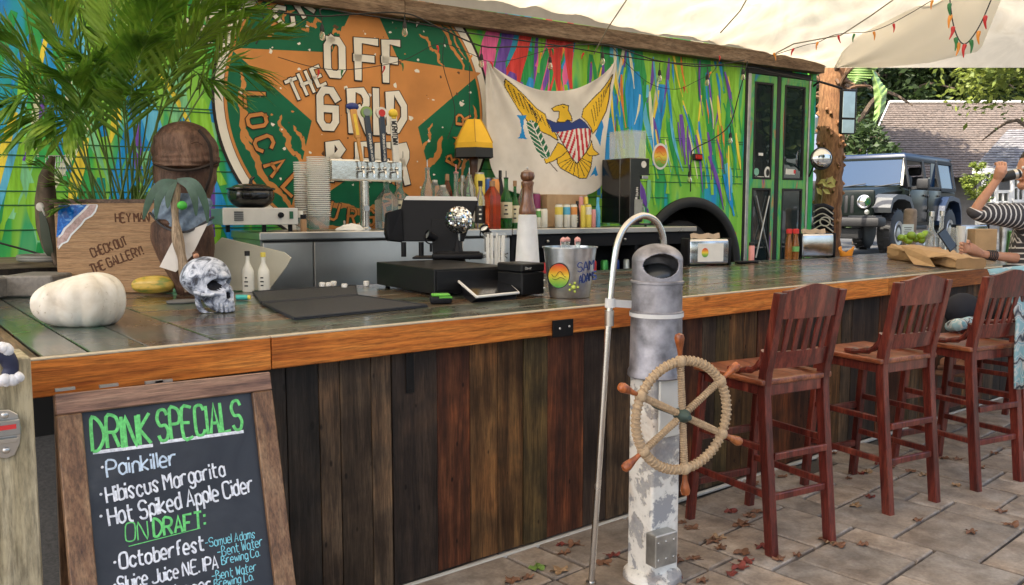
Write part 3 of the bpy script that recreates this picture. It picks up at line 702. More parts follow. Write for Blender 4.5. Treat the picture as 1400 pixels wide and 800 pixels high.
def flap_(u, v):
    t = u*4; i = min(int(t), 3); f = t-i; a = [La[i][k]+(La[i+1][k]-La[i][k])*f for k in (0, 1)]; c = [Lb_[i][k]+(Lb_[i+1][k]-Lb_[i][k])*f for k in (0, 1)]
    return VF(a[0]+(c[0]-a[0])*v, a[1]+(c[1]-a[1])*v, .12+.05*sin(v*9+u*4)+.35*u)
fl_.grid(flap_, 30, 24); cm2 = MATS['canvas'].copy(); cm2.name = 'canvas_light'; [setattr(nd.inputs[0], 'default_value', .72) for nd in cm2.node_tree.nodes if nd.type == 'MIX_SHADER']; [setattr(el, 'color', (.86, .83, .76, 1)) for nd in cm2.node_tree.nodes if nd.type == 'VALTORGB' for el in nd.color_ramp.elements]; flp = fl_.build('inner_flap', cm2, can, 180)  # second canvas layer added to darken the canopy where it lies in shade
rp_ = flat('rope_line', (.28, .25, .2), .8)
for pts in ([(545, 10), (562, -8)], [(812, 74), (830, 40), (862, -8)], [(985, 45), (1012, 15), (1025, -8)], [(1055, 76), (1085, 60), (1150, 48), (1190, 22), (1232, -8)]):
    qq = G(); qq.tube([VF(x, y, 1.6+.2*i_) for i_, (x, y) in enumerate(pts)], .006, 5); qq.build('rope', rp_, can)
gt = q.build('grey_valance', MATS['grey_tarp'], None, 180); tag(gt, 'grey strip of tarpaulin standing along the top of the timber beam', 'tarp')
# ================================================================ back bar
mat('steel', (.55, .53, .50), .3, 1, var=.12, ns=3, bp=.03); mat('steel_dull', (.42, .42, .41), .38, 1, var=.15, ns=4, bp=.05)
mat('black_plastic', (.009, .009, .011), .5, var=.2, spec=.22); mat('glossy_black', (.01, .01, .012), .12, coat=.5)
ZT = 1.352
def thingb(name, label, cat, s, off, z, group=None): return thing(name, label, cat, BW(s, off, z), BA, group)
cab = thingb('steel_fridge_cabinet', 'low stainless steel fridge cabinet behind the bar, carrying the beer tower', 'cabinet', 0, 0, .38)
q = G(); bbox(q, 0, 1.95, -.0, .74, ZT-.05, ZT, .004); q.build('worktop', MATS['steel'], cab)
q = G(); bbox(q, .01, 1.94, .03, .73, .42, ZT-.052); q.build('carcass', MATS['steel_dull'], cab)
for a, c in ((.02, .355), (.365, 1.5), (1.51, 1.93)):
    q = G(); bbox(q, a, c, .0, .028, .5, ZT-.065, .004); dd = q.build('door', MATS['steel'], cab)
q = G(); bbox(q, .02, 1.93, -.004, .02, ZT-.063, ZT-.054); q.build('door_gasket', MATS['black_plastic'], cab)
cool = thingb('black_bottle_cooler', 'black back bar bottle cooler with steel worktop under the coffee machine', 'cooler', 1.955, 0, .38)
q = G(); bbox(q, 1.955, 3.92, -.0, .74, ZT-.045, ZT-.001, .004); q.build('worktop', MATS['steel'], cool)
q = G(); bbox(q, 1.96, 3.9, .3, .73, .42, ZT-.046); bbox(q, 1.96, 3.9, .04, .29, .42, .62); bbox(q, 1.96, 3.9, .03, .29, 1.2, ZT-.046)
for s in (1.97, 2.6, 3.24, 3.88): bbox(q, s-.015, s+.015, .03, .29, .62, 1.2)
q.build('carcass', MATS['black_plastic'], cool)
for s in (2.3, 3.1, 3.5): q = G(); q.ball(BW(s, .022, 1.25), .014, 10, 6); q.build('knob', MATS['steel'], cool)
# cans and bottles standing in the open cooler
canc = {'red': (.5, .03, .03), 'green': (.05, .3, .06), 'navy': (.02, .05, .22), 'clear': (.45, .5, .48)}
for k, v in canc.items(): mat('can_'+k, v, .3, .3)
for i in range(14):
    s = 2.1+i*.125; c_ = ['navy', 'green', 'red', 'clear'][(i*3) % 4 if i % 5 else 3]
    o = G().lathe([(.026, 0), (.033, .008), (.033, .11), (.026, .122)], BW(s, .14, .95), 14).build('drink_can', MATS['can_'+c_], None, True)
    tag(o, {'navy': 'dark blue', 'green': 'green', 'red': 'red', 'clear': 'pale'}[c_]+' can in the dark cooler below the steel worktop', 'can', 'cans in the cooler')
sh = G(); bbox(sh, 1.97, 3.88, .05, .29, .93, .948); sh.build('shelf', MATS['steel_dull'], cool)

flat('white_plastic', (.72, .70, .66), .4); mat('cream_board', (.62, .58, .46), .5, var=.08, ns=6)
# cutting board leaning
p0 = (1.75, 1.80); fp = [face(x, y, p0) for x, y in ((287, 398), (283, 378), (290, 338), (303, 325), (388, 345), (398, 353), (392, 364), (368, 396))]
n_ = Vector((sin(VA), -cos(VA), 0)); q = G(); q.add([p for p in fp]+[p-n_*.018 for p in fp], [tuple(range(8))[::-1], tuple(range(8, 16))]+[(k, (k+1) % 8, 8+(k+1) % 8, 8+k) for k in range(8)])
o = q.build('cutting_board', MATS['cream_board']); tag(o, 'cream plastic cutting board propped on edge behind the two small bottles', 'cutting board')
q = G(); q.box(face(330, 404, p0)-Vector((0, 0, .06)), (.5, .2, .12), rz=VA); 
# hot plate and pot
hp = thingb('hot_plate', 'white and steel electric hot plate under the black pumpkin pot', 'hot plate', .08, .3, ZT)
q = G(); bbox(q, -.19, .31, .17, .50, 1.40, 1.508, .004); q.build('body', MATS['steel_dull'], hp)
q = G(); bbox(q, -.19, .31, .158, .1695, 1.40, 1.513, .003); fpz = q.build('control_panel', MATS['white_plastic'], hp)
q = G(); q.lathe([(.02, 0), (.018, .02), (0.0001, .022)], BW(.19, .158, 1.465), 14, rot=Matrix.Rotation(BA, 4, 'Z') @ Matrix.Rotation(pi/2, 4, 'X')); q.build('knob', MATS['black_plastic'], fpz)
q = G(); bbox(q, .25, .275, .152, .158, 1.44, 1.49); q.build('switch', mat('dark_green', (.02, .12, .06)), fpz)
for k in range(5): q = G(); bbox(q, -.12, -.06, .153, .158, 1.43+k*.013, 1.436+k*.013); q.build('vent', MATS['black_plastic'], fpz)
for s in (-.15, .09, .27): q = G(); bbox(q, s-.012, s+.012, .2, .224, ZT, 1.40); q.build('foot', MATS['black_plastic'], hp)
pot = thingb('black_pot', 'black pumpkin shaped pot with a short stem, sitting on the hot plate', 'pot', .07, .33, 1.51)
def pump(c, r, h, lobes=10, dep=.06, n=40, m=14, top=.12):
    g = G(); 
    for j in range(m+1):
        t = pi*j/m
        for k in range(n):
            a = 2*pi*k/n; d = 1-dep*abs(cos(lobes*a/2))**6*sin(t)
            rr = r*sin(t)**.75*d if 0 < j < m else .002
            z = -cos(t)*h/2; z -= top*h*max(0, (cos(t)*-1)-.6)*0 + (top*h*(1-sin(t)) if cos(t) < 0 else 0)
            g.v.append(Vector(c)+Vector((rr*cos(a), rr*sin(a), z)))
    for j in range(m):
        for k in range(n): g.f.append((j*n+k, j*n+(k+1) % n, (j+1)*n+(k+1) % n, (j+1)*n+k)); g.m.append(0)
    return g
cp = face(343, 266, BW(.07, .33, 0)[:2]); k_ = scale_at(cp)
pump(cp+Vector((0, 0, -.004)), 31*k_, 38*k_, 9, .05).build('pot_body', mat('gloss_black_pot', (.012, .012, .013), .18, coat=.4), pot, 180)
q = G(); q.lathe([(30.5*k_, 0), (32.5*k_, .004), (32.5*k_, .012), (30*k_, .016)], cp+Vector((0, 0, .03)), 36, cap=False); q.build('rim', MATS['gloss_black_pot'], pot, True)
q = G(); q.tube(catmull([cp+Vector((0, 0, .07)), cp+Vector((.005, 0, .1)), cp+Vector((.025, 0, .12))], 4), [.016, .014, .013, .012, .012, .011, .011, .010, .01][:9], 8); q.build('stem', MATS['gloss_black_pot'], pot, True)

# stacks of clear cups
m, n, b = nodes('clear_plastic'); b.inputs['Base Color'].default_value = (.8, .82, .8, 1); b.inputs['Roughness'].default_value = .15; setp(b, 'Alpha', .12)
def alphamat(name, c, a, r=.1):
    m, n, b = nodes(name); b.inputs['Base Color'].default_value = (*c, 1); b.inputs['Roughness'].default_value = r; setp(b, 'Alpha', a); return m
alphamat('cup_rim', (.85, .84, .8), .75); alphamat('acrylic', (.75, .8, .8), .26, .08)
def cup_stack(px, y0, y1, wpx, off, label, n_):
    b0 = bz(px, y1, off); s = b0[0]; P = BW(s, off, 0); k = scale_at(P); z0 = ZT; top = face(px, y0, P[:2]).z
    t = thingb('plastic_cup_stack', label, 'cups', s, off, z0, 'stacks of clear plastic cups')
    H = top-z0; rad = wpx*k/2; step = (H-.11)/(n_-1)
    me = None
    for i in range(n_):
        g = G(); g.lathe([(rad*.80, 0), (rad*.82, .003), (rad*.97, .105)], (0, 0, 0), 18, cap=False); g.lathe([(rad*.97, .105), (rad*1.03, .1065), (rad*1.03, .111), (rad*.95, .109)], (0, 0, 0), 18, cap=False, mi=1)
        if me is None: o = g.build('cup', [MATS['clear_plastic'], MATS['cup_rim']], t, True, world=False); me = o.data
        else: o = bpy.data.objects.new('cup', me); C.objects.link(o); o.parent = t
        o.location = (R.uniform(-.001, .001), R.uniform(-.001, .001), i*step)
    return t
cup_stack(414, 222, 316, 21, .42, 'shorter stack of clear plastic cups, behind and left of the tall stack', 24)
cup_stack(437, 215, 317, 31, .28, 'tall front stack of clear plastic cups left of the beer tower', 30)
# shakers beside
sg = thingb('spice_jar', 'small white capped jar standing behind the black capped spice bottle', 'jar', *bz(412, 312, .22)[:1], .22, ZT)
s = bz(410, 312, .24)[0]; q = G(); q.lathe([(.022, 0), (.023, .1), (.021, .12)], BW(s, .24, ZT), 14); q.build('glass', MATS['clear_plastic'], sg, True)
q = G(); q.lathe([(.024, .095), (.024, .135), (.02, .14)], BW(s, .24, ZT), 14); q.build('lid', MATS['white_plastic'], sg, True)
s = bz(415, 313, .16)[0]; sg = thingb('spice_bottle', 'black capped spice bottle left of the tall cup stack', 'bottle', s, .16, ZT)
mat('spice', (.35, .2, .1), .6); q = G(); q.lathe([(.021, 0), (.022, .075), (.017, .085)], BW(s, .16, ZT), 14); q.build('glass', MATS['spice'], sg, True)
q = G(); q.lathe([(.02, .086), (.02, .115)], BW(s, .16, ZT), 14); q.build('cap', MATS['black_plastic'], sg, True)
# towel
flat('white_cloth', (.75, .74, .71), .9)
c0 = BW(bz(480, 312, .2)[0], .2, ZT)
def towel(u, v):
    a = 2*pi*u; r = sin(pi*v*.5)
    x = cos(a)*(.105+.02*sin(3*a))*r; y = sin(a)*(.06+.012*sin(4*a+1))*r
    return c0+Matrix.Rotation(BA, 3, 'Z') @ Vector((x, y, .045*(1-r**3)+.012*noise.noise(Vector((x*30, y*40, 3)))+.002))
o = G().grid(towel, 40, 14).build('bar_towel', MATS['white_cloth'], None, True); tag(o, 'crumpled white bar towel lying at the foot of the beer tower', 'towel')

# beer tower
TS = bz(499, 312, .35)[0]; tw = thingb('beer_tower', 'stainless T shaped beer tower with four coloured tap handles', 'beer tower', TS, .35, ZT)
P = BW(TS, .35, ZT); K = scale_at(P)
zc = face(499, 234, P[:2]).z; zb0 = face(499, 248, P[:2]).z; zt0 = face(499, 219, P[:2]).z
mat('tower_steel', (.62, .61, .58), .16, 1, var=.2, ns=8, bp=.15, dist=.004)
q = G(); q.lathe([(.05, 0), (.05, .012), (.036, .02), (.036, zb0-ZT+.002)], P, 24); q.build('column', MATS['tower_steel'], tw, True)
s0 = bz(449, 230, .35)[0]; s1 = bz(548, 230, .35)[0]
q = G(); bbox(q, s0, s1, .31, .39, zb0, zt0, .012); q.build('manifold', MATS['tower_steel'], tw)
flat('gold_badge', (.6, .45, .2), .3); q = G(); q.lathe([(.025, 0), (.023, .006)], BW(TS, .312, ZT+.16), 16, rot=Matrix.Rotation(pi/2, 4, 'X')); q.build('badge', MATS['steel_dull'], tw)
mat('tap_blue', (.02, .04, .2), .35); mat('tap_navy', (.03, .045, .07), .4); mat('tap_wood', (.55, .33, .12), .4); mat('tap_orange', (.62, .3, .08), .4); mat('tap_green', (.25, .4, .12), .4); mat('tap_yellow', (.85, .6, .05), .4); mat('tap_white', (.75, .72, .65), .4)
TAPS = [(481, 140, 494, 'tapered wooden'), (500, 148, 508, 'g'), (521, 149, 524, 'r'), (537, 150, 540, 'y')]
for i, (px, top, pb, kd) in enumerate(TAPS):
    s = bz(pb, 234, .29)[0]
    f = G(); f.tube([BW(s, .32, zc+.0), BW(s, .26, zc)], .011, 10); f.tube(catmull([BW(s, .265, zc+.005), BW(s, .25, zc-.01), BW(s, .245, zc-.05)], 4), .009, 8); f.ball(BW(s, .262, zc+.018), .016, 10, 6)
    fa = f.build('faucet', MATS['tower_steel'], tw, True)
    b0 = BW(s, .262, zc+.02); tpp = face(px, top, BW(s, .262, 0)[:2]); ax = (tpp-b0); L = ax.length; axn = ax.normalized()
    f = G(); f.tube([b0, b0+axn*.05], .006, 8); f.build('stem', MATS['steel'], tw, True)
    h = G(); 
    if i == 0:
        h.beam(b0+axn*.045, b0+axn*(L-.07), .026, .018, up=BN, bev=.004); h.beam(b0+axn*(L*.45), b0+axn*(L-.05), .05, .024, up=BN, bev=.005)
        ho = h.build('tap_handle', MATS['tap_orange'], tw, True)
        e = G(); e.ball(b0+axn*(L-.03), .045, 16, 8, sc=(1.1, .3, .62), rot=Matrix.Rotation(BA, 4, 'Z')); e.build('handle_top', MATS['tap_blue'], ho, True)
        e = G(); e.beam(b0+axn*(L*.5), b0+axn*(L*.82), .022, .004, up=BN); 
        e.v = [v+BN*.011 for v in e.v]; e.build('handle_label', MATS['tap_yellow'], ho)
    elif i in (1, 2):
        h.beam(b0+axn*.045, b0+axn*(L-.05), .044, .03, up=BN, bev=.007); ho = h.build('tap_handle', MATS['tap_navy'], tw, True)
        e = G(); e.lathe([(.042, -.012), (.044, 0), (.042, .012)], b0+axn*(L-.03), 22, rot=Matrix.Rotation(BA, 4, 'Z') @ Matrix.Rotation(pi/2, 4, 'X')); e.build('handle_top', MATS['tap_green' if i == 1 else 'tap_white'], ho, True)
        e = G(); e.lathe([(.027, 0), (.026, .003)], b0+axn*(L-.03)+BN*.0125, 18, rot=Matrix.Rotation(BA, 4, 'Z') @ Matrix.Rotation(pi/2, 4, 'X')); e.build('handle_label', mat('tap_grey', (.25, .3, .3)) if i == 1 else MATS['sticker_red'], ho, True)
        e = G(); write(e, 'BENT WATER BREWING', b0+axn*.055+BN*.0158+BU*.006, axn, -BU, .014, .0016, wk=1.0, N=BN); e.build('handle_lettering', MATS['tap_white'], ho)
    else:
        h.beam(b0+axn*.045, b0+axn*(L-.05), .054, .018, up=BN, bev=.004); ho = h.build('tap_handle', MATS['tap_white'], tw, True)
        e = G(); e.ball(b0+axn*(L-.028), .036, 14, 10, sc=(1, .8, .95)); e.box(b0+axn*(L-.06), (.04, .03, .016), rz=BA, bev=.004); e.build('handle_top', MATS['tap_yellow'], ho, True)
        e = G(); write(e, 'WORMTOWN', b0+axn*(L-.085)+BN*.0098-BU*.02, -axn, BU, .040, .0042, wk=.62, N=BN, sq=True)
        e.build('handle_lettering', MATS['sticker_black'], ho)

# ---------------------------------------------------------------- bottles and cans on the back bar
m, n, b = nodes('clear_glass'); b.inputs['Base Color'].default_value = (.9, .95, .93, 1); b.inputs['Roughness'].default_value = .04; setp(b, 'Transmission Weight', .85); setp(b, 'IOR', 1.3)
def liquid(name, c, tr=.75):
    if name in MATS: return MATS[name]
    m, n, b = nodes(name); b.inputs['Base Color'].default_value = (*c, 1); b.inputs['Roughness'].default_value = .05; setp(b, 'Transmission Weight', tr); setp(b, 'IOR', 1.33); return m
liquid('glass_green', (.05, .3, .08)); liquid('glass_amber', (.35, .08, .02)); liquid('glass_red', (.8, .12, .03)); liquid('glass_dark', (.03, .02, .015), .2); liquid('glass_orange', (.8, .3, .08))
for k, v in {'lab_white': (.72, .7, .62), 'lab_black': (.015, .015, .015), 'lab_yellow': (.75, .6, .1), 'lab_red': (.55, .04, .03), 'lab_cream': (.65, .58, .4), 'lab_blue': (.03, .12, .45), 'lab_pink': (.7, .3, .28), 'lab_orange': (.75, .3, .08), 'lab_green': (.15, .4, .12), 'lab_sky': (.1, .42, .65), 'lab_purple': (.22, .03, .12), 'cork': (.35, .2, .1)}.items(): flat(k, v, .45)
def bottle(px, ybot, ytop, wpx, off, glass, capm, lab, label, shoulder=.62, pour=False, zbase=None, shape='round', labz=(.12, .48), name='liquor_bottle', place=None, grp='bottles on the back bar'):
    z0 = ZT if zbase is None else zbase
    if place is None: s = bz(px, ybot, off)[0]; P = BW(s, off, z0)
    else: P = Vector((place[0], place[1], z0))
    k = scale_at(P); H = face(px, ytop, P[:2]).z-z0; r = wpx*k/2
    t = thing(name, label, 'bottle', P, BA, grp)
    nr = max(.011, r*.33); n_ = 18 if shape == 'round' else 4; rr2 = r if shape == 'round' else r*1.25
    prof = [(rr2*.93, 0), (rr2, .006), (rr2, H*shoulder*.93), (rr2*.9, H*shoulder), (nr*1.15, H*(shoulder+.16)), (nr, H*(shoulder+.2)), (nr, H*.93), (nr*1.15, H*.935), (nr*1.15, H*.95)]
    rot = Matrix.Rotation(pi/4, 4, 'Z') if shape != 'round' else None
    g = G(); g.lathe(prof, (0, 0, 0), n_, rot=rot); g.build('glass', MATS[glass], t, 35, world=False)
    g = G()
    if pour: g.lathe([(nr*1.1, H*.93), (nr*1.2, H*.96), (.004, H*.97), (.0035, H*1.08), (.0025, H*1.09)], (0, 0, 0), 12); g.build('pourer', MATS[capm], t, True, world=False)
    else: g.lathe([(nr*1.25, H*.88), (nr*1.25, H*.995), (nr*.9, H)], (0, 0, 0), 14); g.build('cap', MATS[capm], t, True, world=False)
    if lab:
        g = G(); g.lathe([(rr2*1.015, H*labz[0]), (rr2*1.02, H*labz[0]+.001), (rr2*1.02, H*labz[1]-.001), (rr2*1.015, H*labz[1])], (0, 0, 0), n_, rot=rot, cap=False); lo_ = g.build('label', MATS[lab], t, 35, world=False)
        g = G(); hh = H*(labz[1]-labz[0]); zc2 = H*(labz[0]+labz[1])/2
        ang = VA-BA-pi/2
        dd = Vector((cos(ang), sin(ang), 0))
        for q_ in range(3):
            wv = R.uniform(.35, .8)*r; zz = zc2+hh*(.28-.26*q_); uu = Vector((-dd.y, dd.x, 0))
            g.box(dd*(rr2*1.01 if shape == 'round' else r*.92)+Vector((0, 0, zz)), (.004, wv*.9, hh*.09), rot=Matrix.Rotation(ang, 4, 'Z'))
        g.build('label_print', MATS['lab_black' if lab not in ('lab_black',) else 'lab_white'], t, world=False)
    return t
bottle(529, 320, 238, 27, .45, 'clear_glass', 'cork', None, 'clear square vodka bottle beside the beer tower', .55, shape='sq')
bottle(547, 320, 232, 26, .52, 'clear_glass', 'cork', 'lab_cream', 'tall clear bottle just left of the till screen', .5)
bottle(585, 312, 226, 19, .40, 'clear_glass', 'steel', 'lab_white', 'clear bottle with thin steel pourer above the till screen', .62, True)
bottle(595, 312, 246, 18, .5, 'clear_glass', 'white_plastic', None, 'short jar like bottle with white cap above the till screen', .8)
bottle(606, 312, 253, 19, .3, 'clear_glass', 'white_plastic', None, 'lower white capped bottle right above the till screen', .8)
bottle(612, 312, 238, 14, .5, 'glass_amber', 'cork', 'lab_pink', 'slim pinkish bottle with cork behind the till', .7)
bottle(624, 312, 232, 18, .35, 'clear_glass', 'lab_pink', 'lab_cream', 'clear bottle with coppery neck and white pourer', .45, True)
bottle(633, 312, 240, 15, .52, 'clear_glass', 'steel', 'lab_cream', 'clear bottle with cream label behind the pourers', .8)
bottle(642, 312, 236, 18, .42, 'clear_glass', 'steel', 'lab_white', 'clear bottle with silver pourer left of the yellow can', .75, True)
def can(px, ybot, ytop, wpx, off, body, label, lab=None, zbase=None, place=None, grp='cans on the back bar', top='steel', name='drink_can'):
    z0 = ZT if zbase is None else zbase
    P = BW(bz(px, ybot, off)[0], off, z0) if place is None else Vector((place[0], place[1], z0))
    k = scale_at(P); H = face(px, ytop, P[:2]).z-z0; r = wpx*k/2
    t = thing(name, label, 'can', P, BA, grp)
    g = G(); g.lathe([(r*.8, 0), (r, H*.05), (r, H*.9), (r*.82, H*.97)], (0, 0, 0), 18); g.build('can_body', MATS[body], t, True, world=False)
    g = G(); g.lathe([(r*.82, H*.97), (r*.84, H), (r*.7, H*.99)], (0, 0, 0), 16); g.build('can_lid', MATS[top], t, True, world=False)
    if lab:
        g = G(); g.lathe([(r*1.01, H*.55), (r*1.012, H*.56), (r*1.012, H*.86), (r*1.01, H*.87)], (0, 0, 0), 18, cap=False); g.build('label', MATS[lab], t, True, world=False)
    return t
can(656, 312, 236, 15, .42, 'lab_yellow', 'tall yellow drink can among the bottles under the yellow lamp', None)
can(667, 312, 243, 11, .45, 'lab_blue', 'blue and red drink can right of the yellow can', None)
can(677, 312, 243, 12, .42, 'lab_orange', 'orange drink can behind the red whiskey bottle', None)
bottle(684, 312, 233, 10, .48, 'glass_dark', 'lab_black', 'lab_orange', 'slim dark brown bottle with orange label', .7)
bottle(657, 318, 247, 15, .16, 'clear_glass', 'lab_black', 'lab_black', 'clear bottle with black round label beside the mirror ball', .62)
bottle(673, 321, 247, 19, .10, 'glass_red', 'cork', None, 'square red whiskey bottle half full behind the mirror ball', .72, shape='sq')
bottle(692, 319, 240, 17, .16, 'glass_green', 'lab_black', 'lab_cream', 'green whiskey bottle with cream label and pourer', .58, True, labz=(.2, .5))
bottle(704, 319, 247, 13, .2, 'glass_green', 'cork', 'lab_cream', 'pale green wine bottle right of the green whiskey bottle', .5)
bottle(715, 316, 250, 13, .4, 'clear_glass', 'lab_yellow', 'lab_yellow', 'yellowish bottle hidden behind the pepper mill', .7)
can(737, 313, 285, 9, .2, 'lab_white', 'small pale can with green top, right of the pepper mill', 'lab_green')
can(744, 313, 285, 9, .16, 'lab_white', 'small pale can with dark rim, beside the cardboard box', None)
can(764, 313, 279, 11, .2, 'lab_white', 'left can of three white cans with yellow and blue tops', 'lab_yellow')
can(774.5, 313, 279, 10, .2, 'lab_white', 'middle can of three white cans with yellow and blue tops', 'lab_sky')
can(784, 313, 279, 10, .2, 'lab_white', 'right can of three white cans with orange top', 'lab_orange')
can(733, 313, 264, 12, .48, 'lab_purple', 'dark purple can behind the white stacked cups', None)
bottle(789, 312, 275, 7, .2, 'glass_dark', 'lab_black', 'lab_black', 'small black bitters bottle right of the white cans', .6)
can(797, 314, 280, 7, .16, 'lab_yellow', 'slim pale yellow carton beside the bitters bottle', None)
can(804, 314, 279, 9, .16, 'lab_yellow', 'yellow plastic jug with white top', 'lab_white')
can(811, 314, 286, 7, .16, 'lab_pink', 'pale pink small can right of the yellow jug', None)
bottle(817, 313, 270, 7, .2, 'lab_sky', 'lab_sky', None, 'slim bright blue bottle left of the coffee machine', .6)
for (px, w_, y_, lab, d) in ((794, 5, 268, 'lab_pink', 'small pink striped packet behind the yellow jug'), (801, 5, 268, 'lab_yellow', 'small yellow packet behind the yellow jug')):
    can(px, 313, y_, w_+1, .35, lab, d, None)
# cardboard box
s0 = bz(748, 300, .4)[0]; s1 = bz(803, 300, .4)[0]; zt = bz(775, 266, .4)[1]
q = G(); bbox(q, s0, s1, .4, .62, ZT+.001, zt, .003); bbox(q, s0+.1, s1-.1, .397, .4, ZT+.06, zt-.02)
mat('cardboard', (.42, .28, .16), .85, ns=10); o = q.build('cardboard_box', MATS['cardboard']); tag(o, 'plain brown cardboard box behind the cans under the white flag', 'box')
# coffee machine
CM = thingb('coffee_machine', 'tall black coffee machine with clear hopper and steel jug, right of the flag', 'coffee machine', 3.35, .4, ZT)
s0 = bz(822, 300, .6)[0]; s1 = bz(887, 300, .2)[0]; z1 = bz(850, 215, .2)[1]; zm = bz(850, 236, .2)[1]
q = G(); bbox(q, s0, s1, .34, .6, ZT+.03, z1, .006); bbox(q, s0, s1, .2, .34, zm-.01, z1, .006); bbox(q, s0, s0+.12, .2, .339, ZT+.03, zm-.011, .004); bbox(q, s0, s1, .18, .34, ZT+.012, ZT+.03, .004); bbox(q, s0, s1, .195, .35, zm-.018, zm-.004)
q.build('body', MATS['glossy_black'], CM)
q = G(); w_ = .006; zh = bz(850, 179, .3)[1]; a, c = s0+.01, s1-.01
for e in ((a, c, .24, .24+w_), (a, c, .5, .5+w_), (a, a+w_, .247, .499), (c-w_, c, .247, .499)): bbox(q, e[0], e[1], e[2], e[3], z1+.001, zh)
bbox(q, a-.004, c+.004, .236, .51, zh, zh+.008); q.build('hopper', MATS['acrylic'], CM)
q = G(); jc = BW(bz(871, 280, .22)[0], .235, ZT+.04); q.lathe([(.055, 0), (.062, .02), (.062, .04)], jc, 20); q.build('jug_base', MATS['black_plastic'], CM, True)
q = G(); q.lathe([(.06, .041), (.06, .19), (.062, .2)], jc, 20); jg = q.build('jug', mat('grey_jug', (.3, .31, .29), .25, spec=.8), CM, True)
q = G(); bbox(q, s0+.13, s1-.02, .19, .3, zm-.05, zm-.022, .004); q.build('brew_head', MATS['steel_dull'], CM)
q = G(); q.tube(catmull([jc+BU*.055+Vector((0, 0, .14)), jc+BU*.09+Vector((0, 0, .13)), jc+BU*.09+Vector((0, 0, .06)), jc+BU*.058+Vector((0, 0, .04))], 4), .006, 8); q.build('jug_handle', MATS['steel'], jg, True)
q = G(); q.lathe([(.0001, 0), (.03, 0), (.03, .0015), (.0001, .0016)], BW(s1-.07, .1985, z1-.055), 18, rot=Matrix.Rotation(BA, 4, 'Z') @ Matrix.Rotation(pi/2, 4, 'X')); q.build('badge', MATS['white_plastic'], CM)
q = G(); write(q, 'BUNN', BW(s0+.09, .1985, zm-.2), (0, 0, 1), -BU, .022, .0022, N=BN); bbox(q, s0+.06, s0+.082, .197, .2, zm-.23, zm-.21); q.build('badge_lettering', MATS['white_plastic'], CM)
for e in range(2): q = G(); bbox(q, s1-.05, s1-.02, .33, .338, ZT+.1+e*.09, ZT+.16+e*.09, .002); q.build('switch', MATS['steel_dull'], CM)
for e in (s0+.02, s1-.02): q = G(); q.lathe([(.012, 0), (.012, .012)], BW(e, .22, ZT), 10); q.build('foot', MATS['rubber'], CM)

# yellow lamp
P = BW(bz(648, 300, .55)[0], .55, ZT); K = scale_at(P)
lm = thing('tall_lamp', 'yellow bell shaped lampshade with black trim on a dark wooden stem', 'lamp', P, BA)
def fz(px, py, P): return face(px, py, P[:2]).z
z0, z1, z2, z3 = fz(648, 216, P), fz(648, 203, P), fz(648, 196, P), fz(648, 164, P)
mat('lamp_yellow', (.72, .42, .02), .6, var=.15, ns=4)
q = G(); q.lathe([(27.5*K*1.03, z1), (27*K*1.03, z2), (19*K*1.0, (z2+z3)/2+.01), (10.5*K*.98, z3), (9.5*K, z3+.002)], (P.x, P.y, 0), 6, cap=False, rot=Matrix.Rotation(0, 4, 'Z')); 
sd_ = q.build('lampshade', MATS['lamp_yellow'], lm)
q = G(); q.lathe([(28*K*1.03, z0), (27.5*K*1.03, z1-.001), (27.0*K*1.03, z1-.001), (27*K*1.03, z0)], (P.x, P.y, 0), 6, cap=False); q.build('shade_trim', MATS['lab_black'], lm)
for k in range(6):
    a = 2*pi*k/6; q = G(); q.tube([(P.x+27.2*K*1.03*cos(a), P.y+27.2*K*1.03*sin(a), z2), (P.x+19.2*K*1.0*cos(a), P.y+19.2*K*1.0*sin(a), (z2+z3)/2+.01), (P.x+10.8*K*.98*cos(a), P.y+10.8*K*.98*sin(a), z3)], .005, 6); q.build('shade_seam', mat('lamp_seam', (.5, .28, .02)), sd_)
q = G(); q.lathe([(.07, ZT), (.07, ZT+.02), (.02, ZT+.05), (.03, ZT+.15), (.018, ZT+.2), (.034, z0-.06), (.04, z0), (.02, z0+.03)], (P.x, P.y, 0), 16); q.build('stem', mat('dark_wood', (.08, .035, .018), .35), lm, True)

# ---------------------------------------------------------------- flag of white cloth with printed eagle
FO = .68
def zp(x, y): return (660+x/4.2105, 80+y/4.2105)          # measured on an enlargement of the photograph
def fs(x, y): a, c = zp(x, y); return bz(a, c, FO-.06)
topc = [fs(*p) for p in ((30, 5), (60, 40), (130, 85), (240, 145), (340, 178), (430, 186), (520, 178), (600, 152), (680, 105), (735, 50), (770, -12))]
botc = [fs(*p) for p in ((45, 480), (55, 620), (110, 730), (200, 775), (290, 782), (400, 788), (520, 795), (600, 785), (660, 755), (700, 700), (720, 560))]
from bisect import bisect
def curve(c, u): t = u*(len(c)-1); i = min(int(t), len(c)-2); f = t-i; p0, p1, p2, p3 = c[max(i-1, 0)], c[i], c[i+1], c[min(i+2, len(c)-1)]; return tuple(.5*(2*p1[d]+(p2[d]-p0[d])*f+(2*p0[d]-5*p1[d]+4*p2[d]-p3[d])*f*f+(3*p1[d]-p0[d]-3*p2[d]+p3[d])*f**3) for d in (0, 1))
def flag_sz(u, v):
    a = curve(topc, u); c = curve(botc, u); lw = 1-.0*u; return (a[0]+(c[0]-a[0])*v, a[1]+(c[1]-a[1])*v)
AL = fs(35, 15); AR = fs(765, 0)
